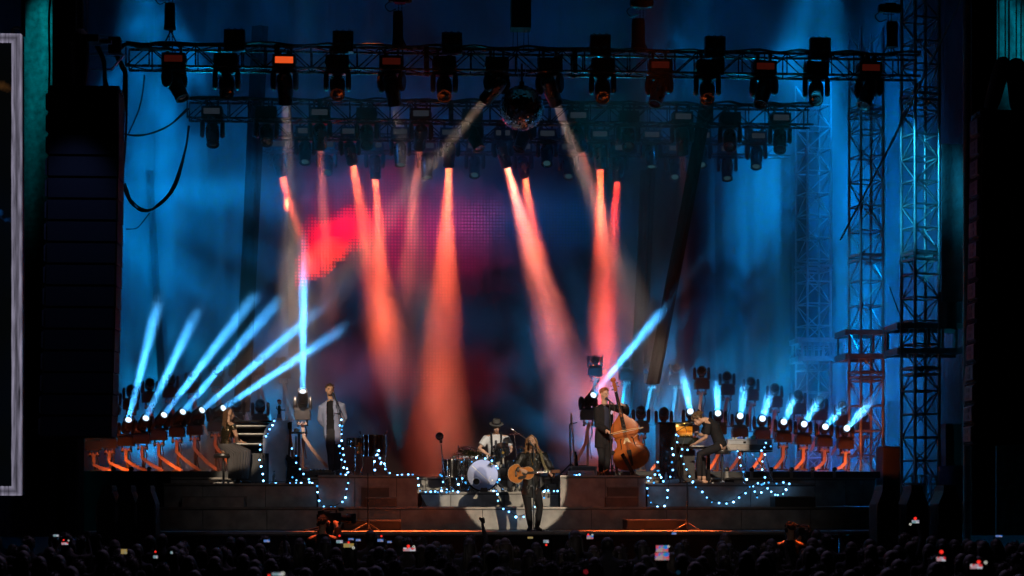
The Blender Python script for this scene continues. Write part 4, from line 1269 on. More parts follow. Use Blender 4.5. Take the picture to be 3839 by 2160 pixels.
M_BULBS = [glow('cool_white_bulb', (.14, .48, 1.0), 6.0), glow('bright_bulb', (.18, .52, 1.0), 16.0), glow('dim_bulb', (.05, .32, .75), 2.0)]

def base(px, row, Y, z=None):
    p = W(px, row, Y)
    if z is not None: p.z = z
    return p
ZK, ZS_, ZD = Z_KEY + .002, Z_SIDE + .002, Z_DRUM + .002

# --- upright keyboard case beside the seated woman
def key_case():
    Y = 37.0; m = MPP(Y)
    o = Vector((X(985, Y), Y, ZK)); t = thing('keyboard_case', 'tall dark keyboard case with curved pale blue end panel', 'piano', o)
    def L(px, row): return ((X(px, Y) - o.x), zrow(row, Y) - o.z)
    H = zrow(1579, Y) - o.z
    poly = [L(1046, 1810), L(1084, 1810), L(1088, 1579), L(1038, 1579)]
    arc = []
    for i in range(9):
        u = i / 8; a = u * math.pi / 2
        arc.append(L(1038 - 50 * math.sin(a) * 1.0, 1579 + 68 * (1 - math.cos(a)) ** .9))
    poly = [L(1010, 1812), L(1074, 1812), L(1089, 1579)] + arc[:1] + arc[1:] + [L(988, 1701), L(1010, 1701)]
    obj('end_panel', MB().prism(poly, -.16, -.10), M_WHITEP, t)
    obj('far_end_panel', MB().prism([(x - .0, z) for x, z in poly], .52, .58), M_BLACK, t)
    x0 = L(880, 0)[0]; x1 = L(1040, 0)[0]
    obj('top_board', MB().span((x0, -.1, H - .03), (L(1046, 0)[0], .52, H)), M_BLACKG, t)
    obj('back_board', MB().span((x0, .35, .02), (x1, .39, H - .035)), M_BLACK, t)
    for k, (r, pr) in enumerate(((1597, 1035), (1627, 1008), (1664, 985))):
        zz = zrow(r, Y) - o.z; xr = L(pr, 0)[0]
        obj('keybed', MB().span((x0, -.08 - .03 * k, zz - .055), (xr, .3, zz - .022)), M_BLACKG, t)
        kb = obj('key_rail', MB().span((x0, -.10 - .03 * k, zz - .02), (xr - .03, .0, zz)), M_IVORY, t)
        bl = MB()
        for q in range(int((xr - x0 - .06) / .022)): bl.span((x0 + .012 + q * .022, -.06, zz + .001), (x0 + .022 + q * .022, .0, zz + .012))
        b_ = obj('black_key', bl, M_EBONY, kb); b_['kind'] = 'stuff'
        obj('rail_end', MB().span((xr - .05, -.11 - .03 * k, zz - .03), (xr, .0, zz + .005)), mat('pale_rail_end', (.7, .5, .32), .4), t)
    obj('toe_board', MB().span((x0 + .05, .1, .02), (x1 - .1, .14, zrow(1700, Y) - o.z)), M_BLACK, t)
    knob = MB()
    for q in range(9): knob.lathe([(0, 0), (.008, .0), (.008, .014), (0, .016)], 8, (x0 + .42 + q * .028, -.105, H - .05), Matrix.Rotation(R(90), 3, 'X'))
    k_ = obj('control_knob', knob, M_CHROME, t); k_['kind'] = 'stuff'
key_case()
# small figure in red cap standing on the case, generic toy
Y = 37.1; p = Vector((X(1047, Y), Y, zrow(1579, Y) + .001))
t = thing('toy_figure', 'small toy figure with red cap on a printed box above the pale end panel', 'toy', p)
obj('box', MB().box((0, 0, .065), (.085, .07, .13)), mat('blue_print_box', (.12, .16, .3), .5), t)
bx = obj('box_label', MB().box((0, -.0365, .028), (.078, .003, .05)), mat('pale_card', (.6, .55, .5), .6), t)
tx = bpy.data.curves.new('lettering', 'FONT'); tx.body = 'LATE'; tx.size = .04; tx.align_x = 'CENTER'; tx.extrude = .001
to = bpy.data.objects.new('lettering_curve', tx); COL.objects.link(to)
lm = bpy.data.meshes.new_from_object(to.evaluated_get(bpy.context.evaluated_depsgraph_get())); bpy.data.objects.remove(to)
obj('lettering', lm, M_EBONY, bx, (0, -.039, .014), (R(90), 0, 0))
b = MB().rsweep([(0, 0, .15), (0, 0, .28)], [.028, .03], 10); b.rsweep([(-.02, 0, .22), (-.06, -.01, .25), (-.045, -.03, .29)], [.012, .011, .01], 8); b.rsweep([(.02, 0, .22), (.07, -.02, .21), (.11, -.03, .215)], [.012, .011, .01], 8)
obj('body', b, mat('green_dark_cloth', (.05, .07, .06), .8), t, smooth=True)
obj('head', MB().ell((0, -.005, .37), (.036, .036, .045), 12, 8), mat('toy_face', (.7, .55, .45), .5), t, smooth=True)
cp = MB().ell((0, .0, .40), (.043, .044, .032), 12, 8); cp.ell((0, -.035, .392), (.034, .03, .008), 10, 6)
obj('cap', cp, mat('red_cap', (.6, .02, .02), .6), t, smooth=True)
for sx in (-1, 1): obj('eye', MB().ell((sx * .015, -.037, .373), (.011, .006, .012), 8, 6), mat('toy_white', (.85, .8, .7), .5), t, smooth=True)
# little tray with pale hat-like sponge on the post near the tall lit head
p = W(1112, 1623, 39.6)
t = thing('side_tray', 'small black tray with a pale round cushion beside the tall lit floor light', 'tray', p)
obj('tray', MB().box((0.03, 0, 0), (.36, .2, .035)), M_BLACK, t); obj('post', MB().box((.05, .03, (Z_PLINTH - p.z) / 2), (.05, .05, p.z - Z_PLINTH - .04)), M_BLACK, t)
obj('cushion', MB().ell((0, 0, .05), (.065, .065, .045), 14, 8), mat('pale_cushion', (.75, .58, .42), .8), t, smooth=True)

# --- guitar on a stand between the case and the blue jacket man (black, body only)
def guitar_outline(sc, waist=.72, cut=False, n=40):
    pts = []
    for i in range(n):
        a = 2 * math.pi * i / n
        c, s = math.cos(a), math.sin(a)
        # long axis x: lower bout at -x, upper bout at +x
        r = .5 * (1 + .0 * c)
        wdt = (.205 if c < 0 else .158)
        x = .26 * c
        z = wdt * s * (1 - .30 * math.exp(-((x - .045) / .085) ** 2)) * (abs(s) ** -.18 if abs(s) > .03 else 1)
        pts.append((x * sc, z * sc))
    return pts
def acoustic_guitar(name, label, loc, rot, mbody, sc=1.0, group=None):
    t = thing(name, label, 'guitar', loc); t.rotation_euler = rot
    out = guitar_outline(1.0)
    b = obj('body', MB().prism(out, -.048, .048), mbody, t)
    obj('soundboard', MB().prism([(x * .985, z * .985) for x, z in out], -.053, -.0485), mbody, t)
    obj('binding', MB().sweep([(x * 1.0, -.047, z * 1.0) for x, z in out] + [(out[0][0], -.047, out[0][1])], .004, 5), mat('cream_binding', (.6, .5, .36), .4), t, smooth=True)
    obj('sound_hole', MB().lathe([(0, 0), (.048, 0), (.048, .004), (0, .004)], 20, (.075, -.0565, 0), Matrix.Rotation(R(90), 3, 'X')), M_EBONY, t)
    obj('rosette', MB().lathe([(.05, 0), (.060, 0), (.060, .003), (.05, .003)], 24, (.075, -.0555, 0), Matrix.Rotation(R(90), 3, 'X')), M_NECK, t)
    pg = [(.10, -.045), (.045, -.052), (-.03, -.052), (-.075, -.085), (-.06, -.122), (.0, -.125), (.06, -.108), (.10, -.08)]
    obj('pick_guard', MB().prism([(x, z) for x, z in pg], -.0575, -.0535), M_EBONY, t)
    obj('bridge', MB().box((-.105, -.058, 0), (.03, .012, .135)), M_EBONY, t)
    obj('saddle', MB().box((-.10, -.065, 0), (.004, .008, .075)), M_IVORY, t)
    nk = obj('neck', MB().prism([(.2, -.024), (.60, -.0215), (.60, .0215), (.2, .024)], -.042, -.018), M_NECK, t)
    fb = obj('fingerboard', MB().prism([(.125, -.027), (.60, -.0225), (.60, .0225), (.125, .027)], -.066, -.0585), M_EBONY, t)
    fr = MB()
    for k in range(16): fr.box((.60 - .44 * (1 - 2 ** (-(k + 1) / 12)) * 1.62 * .62, -.067, 0), (.003, .003, .045))
    f_ = obj('fret', fr, M_STRING, fb); f_['kind'] = 'stuff'
    hs = obj('headstock', MB().prism([(.602, -.024), (.64, -.034), (.775, -.034), (.78, .034), (.64, .034), (.602, .024)], -.05, -.03), M_NECK, t)
    for k in range(3):
        for s in (-1, 1):
            obj('tuner', MB().lathe([(0, 0), (.008, .002), (.009, .022), (0, .026)], 8, (.66 + .045 * k, -.04, s * .034), Matrix.Rotation(R(-90 * s), 3, 'X')), M_CHROME, hs, smooth=True)
    st = MB()
    for k in range(6): st.sweep([(-.10, -.070, -.03 + .012 * k), (.61, -.071, -.017 + .0068 * k)], .0011, 4)
    s_ = obj('string', st, M_STRING, t); s_['kind'] = 'stuff'
    return t

# --- singer's guitar (placed later in his hands)
# --- electric bass on its stand
def electric_bass():
    Y = 37.0
    p0, p1 = W(2146, 1548, Y), W(2164, 1742, Y)
    t = thing('electric_bass', 'pale headed electric bass guitar leaning on a stand', 'guitar', Vector((p1.x, Y, ZS_)))
    d = p0 - Vector((p1.x, Y, ZS_)); L = d.length
    M3 = (d.normalized()).to_track_quat('Z', 'Y').to_matrix()
    ol = [(.0, .02), (.10, .03), (.155, .10), (.15, .19), (.115, .26), (.13, .34), (.115, .42), (.075, .44), (.045, .36), (-.045, .36), (-.06, .47), (-.105, .50), (-.125, .42), (-.11, .28), (-.14, .18), (-.15, .09), (-.09, .03)]
    k = 1.0
    obj('body', MB().prism([(x * k, z * k) for x, z in ol], -.02, .025, M3), M_BLACKG, t)
    obj('pick_guard', MB().prism([(.09, .12), (.1, .24), (.06, .36), (-.05, .38), (-.08, .26), (-.03, .14)], -.027, -.0205, M3), mat('tortoise_guard', (.05, .02, .012), .25, coat=.5), t)
    obj('neck', MB().prism([(-.027, .30), (.027, .30), (.021, L - .24), (-.021, L - .24)], -.035, -.022, M3), mat('maple_neck', (.35, .16, .07), .35), t)
    hs = obj('headstock', MB().prism([(-.021, L - .238), (.021, L - .238), (.05, L - .20), (.052, L - .1), (.035, L - .03), (.0, L), (-.035, L - .02), (-.042, L - .12), (-.03, L - .2)], -.035, -.018, M3), mat('pale_maple', (.72, .50, .26), .35), t)
    for q in range(4): obj('tuner', MB().lathe([(0, 0), (.012, .004), (.012, .03), (0, .034)], 8, M3 @ Vector((-.045, -.025, L - .2 + .045 * q)), M3 @ Matrix.Rotation(R(-90), 3, 'Y')), M_CHROME, hs, smooth=True)
    st = MB()
    for q in range(4): st.sweep([M3 @ Vector((-.018 + .012 * q, -.04, .12)), M3 @ Vector((-.014 + .009 * q, -.04, L - .2))], .002, 4)
    s_ = obj('string', st, M_STRING, t); s_['kind'] = 'stuff'
    obj('bridge', MB().box(M3 @ Vector((0, -.03, .12)), (.08, .02, .05)), M_CHROME, t)
    t2 = thing('guitar_stand', 'black tubular stand holding the electric bass', 'stand', Vector((X(2142, Y), Y + .16, ZS_)))
    hh = zrow(1590, Y) - ZS_
    obj('pole', MB().sweep([(0, 0, .15), (-.02, 0, hh)], .014, 8), M_BLACK, t2, smooth=True)
    obj('neck_yoke', MB().sweep(cat_rom([(-.02, 0, hh), (.0, -.1, hh + .02), (.09, -.18, hh + .03), (.12, -.2, hh + .04)], 4), .01, 6), M_BLACK, t2, smooth=True)
    for a in (-.25, .25): obj('leg', MB().sweep([(0, 0, .25), (a, -.12, .01)], .013, 8), M_BLACK, t2, smooth=True)
    obj('leg', MB().sweep([(0, 0, .25), (0, .25, .01)], .013, 8), M_BLACK, t2, smooth=True)
    for a in (-.1, .1): obj('rest_arm', MB().sweep([(0, 0, .20), (a, -.09, .022), (a, -.2, .018), (a, -.22, .06)], .009, 6), M_BLACK, t2, smooth=True)
electric_bass()
def dark_guitar():
    Y = 36.6; p = Vector((X(1108, Y), Y, ZK))
    t = thing('electric_guitar', 'black electric guitar standing beside the pale end panel, tangled in bulbs', 'guitar', p)
    ol = [(-.05, .05), (.08, .04), (.15, .12), (.14, .24), (.10, .33), (.12, .43), (.09, .50), (.03, .47), (-.03, .47), (-.10, .52), (-.12, .44), (-.09, .33), (-.13, .22), (-.13, .11)]
    k = 1.15; M3 = Matrix.Rotation(R(-6), 3, 'Y')
    obj('body', MB().prism([(x * k, z * k) for x, z in ol], -.025, .025, M3), M_BLACKG, t)
    obj('neck', MB().prism([(-.026, .5), (.026, .5), (.02, 1.08), (-.02, 1.08)], -.04, -.022, M3), M_NECK, t)
    obj('headstock', MB().prism([(-.02, 1.082), (.02, 1.082), (.04, 1.12), (.03, 1.24), (-.03, 1.22), (-.035, 1.12)], -.04, -.02, M3), M_BLACKG, t)
    obj('pickup', MB().box(M3 @ Vector((0, -.032, .34)), (.09, .014, .03)), M_CHROME, t); obj('bridge', MB().box(M3 @ Vector((0, -.032, .2)), (.1, .014, .03)), M_CHROME, t)
    t2 = thing('guitar_stand', 'black stand behind the black electric guitar', 'stand', p + Vector((0, .14, 0)))
    obj('pole', MB().sweep([(0, 0, .1), (.0, .02, .95)], .014, 8), M_BLACK, t2, smooth=True)
    for a in (-.2, .2): obj('leg', MB().sweep([(0, 0, .25), (a, -.1, .01)], .012, 8), M_BLACK, t2, smooth=True)
dark_guitar()

# --- microphone stands
M_MIC = mat('dark_mic_grille', (.09, .09, .095), .4, metal=.7)
def mic_stand(label, foot, Y, z, pole_top, mic=None, boom=None, tripod=True, clutch=True, m=None, r=.011):
    m = m or M_BLACK
    p = Vector((X(foot, Y), Y, z)); t = thing('microphone_stand', label, 'microphone stand', p)
    h = zrow(pole_top[1], Y) - z; dx = X(pole_top[0], Y) - p.x
    obj('pole', MB().sweep([(0, 0, .04), (dx, 0, h)], r, 8), m, t, smooth=True)
    if tripod:
        for a in (200, 320, 80): obj('leg', MB().sweep([(0, 0, .16), (.30 * math.cos(R(a)), .30 * math.sin(R(a)), .012)], r * .9, 7), m, t, smooth=True)
        obj('hub', MB().lathe([(.02, .12), (.026, .14), (.026, .2), (.015, .22)], 10), m, t, smooth=True)
    else:
        obj('round_base', MB().lathe([(.0, .03), (.05, .028), (.13, .012), (.14, 0), (0, 0)], 20), m, t, smooth=True)
    if clutch: obj('clutch', MB().lathe([(.014, 0), (.02, .01), (.02, .07), (.014, .08)], 10, (dx * .55, 0, h * .5)), m, t, smooth=True)
    if mic is not None:
        a = Vector((dx, 0, h)); q = W(mic[0], mic[1], Y + mic[2]) - p
        s = a
        if boom: s = W(boom[0], boom[1], Y) - p; obj('boom_arm', MB().sweep([s, q], r * .7, 7), m, t, smooth=True)
        dirv = (q - s).normalized() if boom else Vector((mic[3], -.12, .35)).normalized()
        e = q - dirv * .17
        if not boom: obj('clip', MB().sweep([a, e.lerp(q, .25)], .014, 7), m, t, smooth=True)
        obj('microphone', MB().rsweep([e, q], [.012, .019], 10), m, t, smooth=True)
        obj('mic_grille', MB().ell(q + dirv * .02, .027, 12, 8), M_MIC, t, smooth=True)
        mid = Vector((dx * .5 + .03, -.02, h * .45))
        obj('cable', MB().sweep(cat_rom([e, e + Vector((.02, 0, -.15)), mid, Vector((.03, -.03, .2)), Vector((.1, -.02, .015))], 6), .005, 5), M_RUBBER, t, smooth=True)
    return t
mic_stand("straight microphone stand with blue clutch in front of the guitar singer", 2001, 33.75, Z_DECK + .002, (2000, 1684), (1990, 1663, -.02, -.35), None, False, m=mat('blue_black_steel', (.03, .035, .045), .35), r=.012)
mic_stand('boom microphone stand wound with bulbs in front of the blue jacket man', 1287, 36.5, ZS_, (1279, 1562), (1252, 1478, .25), (1279, 1562))
mic_stand('microphone stand in front of the upright bass player', 2294, 36.3, ZS_, (2285, 1506), (2276, 1496, .12, -.45))
mic_stand('empty microphone stand at the lip before the floor drum', 1380, 33.8, Z_DECK + .002, (1379, 1775))
mic_stand('empty microphone stand at the lip with orange lit legs', 2576, 33.8, Z_DECK + .002, (2576, 1800), m=mat('steel_stand', (.12, .11, .10), .35, metal=.5))
mic_stand('boom microphone stand wound with bulbs before the hunched keyboard player', 2533, 36.2, ZK, (2532, 1622), (2590, 1586, .2), (2532, 1622))
mic_stand('boom microphone over the seated woman keyboard', 945, 37.6, ZK, (930, 1600), (880, 1561, -.05), (930, 1600))

# --- amber lit upright piano of the barefoot player
def upright_piano():
    Y = 37.2; o = Vector((X(2540, Y), Y, ZK)); t = thing('upright_piano', 'dark upright piano with open amber lit top', 'piano', o)
    def lx(px): return X(px, Y) - o.x
    H = zrow(1588, Y) - o.z
    obj('end_panel', MB().span((lx(2470), -.1, 0), (lx(2532), .5, H)), M_BLACKG, t)
    obj('lid', MB().span((lx(2466), -.12, H + .002), (lx(2612), .52, H + .03)), M_BLACKG, t)
    obj('back_board', MB().span((lx(2532) + .002, .42, 0), (lx(2608), .48, H)), M_BLACKG, t)
    obj('amber_soundboard', MB().span((lx(2536), .30, zrow(1628, Y) - o.z), (lx(2604), .34, H - .04)), mat('amber_board', (.75, .38, .06), .4, vary=.3, scale=12), t)
    hm = MB()
    for q in range(14): hm.box((lx(2540) + q * .024, .27, H - .18), (.008, .03, .11))
    k_ = obj('hammer', hm, M_WOOD, t); k_['kind'] = 'stuff'
    obj('pin_block', MB().span((lx(2536), .24, zrow(1632, Y) - o.z), (lx(2604), .30, zrow(1626, Y) - o.z)), M_BRASS, t)
    obj('music_desk', MB().span((lx(2540), .10, zrow(1662, Y) - o.z), (lx(2622), .13, zrow(1638, Y) - o.z)), mat('blue_black_gloss', (.02, .03, .045), .12, coat=.6), t)
    obj('keybed', MB().span((lx(2545), -.22, zrow(1683, Y) - o.z), (lx(2655), .25, zrow(1674, Y) - o.z)), M_BLACKG, t)
    kb = obj('key_row', MB().span((lx(2585), -.20, zrow(1674, Y) - o.z + .002), (lx(2652), -.02, zrow(1671, Y) - o.z)), M_IVORY, t)
    obj('toe_panel', MB().span((lx(2560), .12, .04), (lx(2608), .16, zrow(1686, Y) - o.z)), M_BLACK, t)
    for px in (2552, 2650): obj('leg', MB().span((lx(px) - .03, -.2, 0), (lx(px) + .03, -.13, zrow(1684, Y) - o.z)), M_BLACKG, t)
upright_piano()
lamp_spot('piano_interior_lamp', W(2570, 1592, 37.0), W(2572, 1622, 37.5), (1.0, .55, .12), 9, 120, .8, .03)

# --- stage pianos on a folding stand
def stage_keys():
    Y = 36.5; o = Vector((X(2812, Y), Y, ZK)); t = thing('stage_piano', 'grey stage piano lying on a folding stand behind the stool', 'keyboard', Vector((o.x, Y, zrow(1688, Y))))
    def lx(px): return X(px, Y) - o.x
    h = zrow(1664, Y) - zrow(1688, Y)
    obj('case', MB().prism([(lx(2732), 0), (lx(2897), 0), (lx(2897), h), (lx(2720), h)], 0, .32), mat('grey_key_case', (.20, .19, .18), .45, vary=.1), t)
    obj('dark_end', MB().span((lx(2810), -.006, .012), (lx(2896), .0, h - .012)), M_BLACK, t)
    obj('pale_flap', MB().prism([(lx(2740), .02), (lx(2808), .02), (lx(2808), h - .008), (lx(2724), h - .008)], -.006, -.001), mat('pale_key_flap', (.34, .31, .28), .5), t)
    t2 = thing('synthesizer', 'silver synthesizer with a row of vents on top of the stage piano', 'keyboard', Vector((o.x, Y + .04, zrow(1664, Y) + .002)))
    h2 = zrow(1645, Y) - zrow(1664, Y)
    obj('case', MB().span((lx(2730), 0, 0), (lx(2896), .28, h2)), mat('silver_key_case', (.36, .38, .42), .4, metal=.3, vary=.1), t2)
    vm = MB()
    for q in range(26): vm.box((lx(2734) + q * .0215, -.002, h2 - .025), (.010, .006, .008))
    v_ = obj('vent', vm, M_EBONY, t2); v_['kind'] = 'stuff'
    obj('rear_label', MB().box((lx(2793), -.003, h2 * .35), (.055, .006, .04)), M_EBONY, t2)
    obj('side_block', MB().span((lx(2840), -.012, .01), (lx(2894), -.001, h2 - .01)), mat('blue_grey_block', (.16, .2, .26), .5), t2)
    for q, (px, c, s) in enumerate(((2752, (.7, .6, .4), .02), (2762, (.7, .6, .4), .02), (2774, (.1, .15, .5), .03), (2784, (.1, .15, .5), .03), (2806, (.7, .7, .65), .025), (2815, (.7, .7, .65), .025), (2828, (.1, .5, .5), .05), (2838, (.4, .05, .1), .03))):
        tt = thing('trinket', f'{ORD[q]} little knick-knack from the left on the silver synthesizer', 'ornament', Vector((X(px, Y), Y + .1, zrow(1645, Y) + .004)), group='knick-knacks on the synthesizer')
        mm = mat(f'trinket_{q}', c, .4)
        b = MB().lathe([(0, 0), (s * .7, 0), (s, s * .6), (s * .8, s * 1.4), (0, s * 1.8)], 10)
        obj('figure', b, mm, tt, smooth=True); obj('foot', MB().lathe([(0, -.002), (s * .9, -.002), (s * .9, .004), (0, .004)], 10), M_BLACK, tt)
    t3 = thing('keyboard_stand', 'thin folding legs under the stage piano', 'stand', Vector((o.x, Y, ZK)))
    zt = zrow(1689, Y) - ZK
    for a, b, y in (((2783, 1), (2790, 0), .05), ((2806, 1), (2800, 0), .28), ((2812, 1), (2906, 0), .05), ((2876, 1), (2908, 0), .28)):
        obj('leg', MB().sweep([(lx(a[0]), y, zt * a[1]), (lx(b[0]), y - .02, .012)], .011, 7), M_CHROME, t3, smooth=True)
    for y in (.06, .27): obj('cross_bar', MB().box((lx(2835), y, zt - .012), (lx(2896) - lx(2770), .03, .02)), M_BLACK, t3)
stage_keys()
def stool(label, px, row_seat, Y, z, r=.17):
    o = Vector((X(px, Y), Y, z)); t = thing('stool', label, 'stool', o); h = zrow(row_seat, Y) - z
    obj('seat', MB().lathe([(0, h - .09), (r * .9, h - .085), (r, h - .05), (r * .96, h - .01), (r * .6, h + .004), (0, h + .008)], 20), mat('black_leather', (.02, .018, .018), .32, bump=.2), t, smooth=True)
    obj('column', MB().sweep([(0, 0, .06), (0, 0, h - .09)], .022, 10), M_BLACK, t, smooth=True)
    for a in (20, 140, 260, 200 if False else 320):
        pass
    for a in (5, 95, 185, 275):
        c, s = math.cos(R(a)), math.sin(R(a))
        obj('foot_bar', MB().bar((0, 0, .055), (c * .24, s * .24, .05), .045, .03), M_CHROME, t)
        obj('foot_pad', MB().lathe([(0, 0), (.02, 0), (.022, .03), (0, .035)], 8, (c * .235, s * .235, .0)), M_CHROME, t, smooth=True)
stool('black round stool on a chrome cross base under the barefoot player', 2708, 1686, 36.45, ZK)
stool('black bench stool under the seated woman in the long skirt', 838, 1702, 36.9, ZK, .2)

# --- drums
M_LUG = M_CHROME
def drum(parent, name, c, r, h, axis=None, m=None, top=None, bottom=None, lugs=8):
    """A shell with two hoops, lugs and heads; axis is the rotation that turns +z to the batter side."""
    A = axis or Matrix.Identity(3); c = Vector(c)
    s = obj(name, MB().lathe([(r, -h / 2), (r, h / 2)], 28, (0, 0, 0), A), m or M_SHELL, parent, c, smooth=True)
    for z in (-1, 1):
        obj('hoop', MB().lathe([(r, -.012), (r + .014, -.012), (r + .014, .012), (r, .012)], 28, A @ Vector((0, 0, z * (h / 2 - .008))), A), M_CHROME if m is None or True else m, s, smooth=True)
        mm = top if z > 0 else bottom
        obj('drum_head', MB().lathe([(0, -.002), (r - .002, -.002), (r - .002, .002), (0, .002)], 28, A @ Vector((0, 0, z * (h / 2 - .003))), A), mm or M_HEAD, s)
    lg = MB().box((0, 0, 0), (.02, .03, min(.06, h * .35))).mesh('lug')
    rod = MB().sweep([(0, 0, -h / 2), (0, 0, h / 2)], .004, 6).mesh('tension_rod')
    for k in range(lugs):
        a = 2 * math.pi * (k + .5) / lugs
        M4 = A @ Matrix.Rotation(a, 3, 'Z')
        o = obj('lug', lg, M_LUG, s, M4 @ Vector((r + .012, 0, 0)), M4.to_euler())
        obj('tension_rod', rod, M_LUG, s, M4 @ Vector((r + .016, 0, 0)), M4.to_euler())
    return s
def cymbal(t, c, r, tilt, roll=0.0):
    A = Matrix.Rotation(R(roll), 3, 'Y') @ Matrix.Rotation(R(tilt), 3, 'X')
    prof = [(0, .035), (.03, .033), (.05, .02), (r * .6, .008), (r, -.008), (r, -.010), (r * .6, .005), (.05, .016), (0, .03)]
    cy_ = obj('cymbal', MB().lathe(prof, 32, (0, 0, 0), A), M_BRASS, t, c, smooth=True)
    obj('wing_nut', MB().lathe([(0, .03), (.015, .032), (.012, .06), (0, .065)], 8, (0, 0, 0), A), M_CHROME, cy_, smooth=True)
    return cy_
def tripod_stand(t, p, top, spread=.26, r=.011, m=None, kink=None):
    m = m or M_CHROME
    pts = [Vector(p) + Vector((0, 0, .1)), Vector(top)] if kink is None else [Vector(p) + Vector((0, 0, .1)), Vector(kink), Vector(top)]
    obj('pole', MB().sweep(pts, r, 8), m, t, smooth=True)
    obj('clamp', MB().lathe([(.014, -.03), (.024, -.02), (.024, .02), (.014, .03)], 8, pts[1] if kink is not None else pts[0].lerp(pts[1], .6)), m, t, smooth=True)
    for a in (100, 220, 340): obj('leg', MB().sweep([Vector(p) + Vector((0, 0, .24)), Vector(p) + Vector((spread * math.cos(R(a)), spread * math.sin(R(a)), .014))], r * .8, 6), m, t, smooth=True)

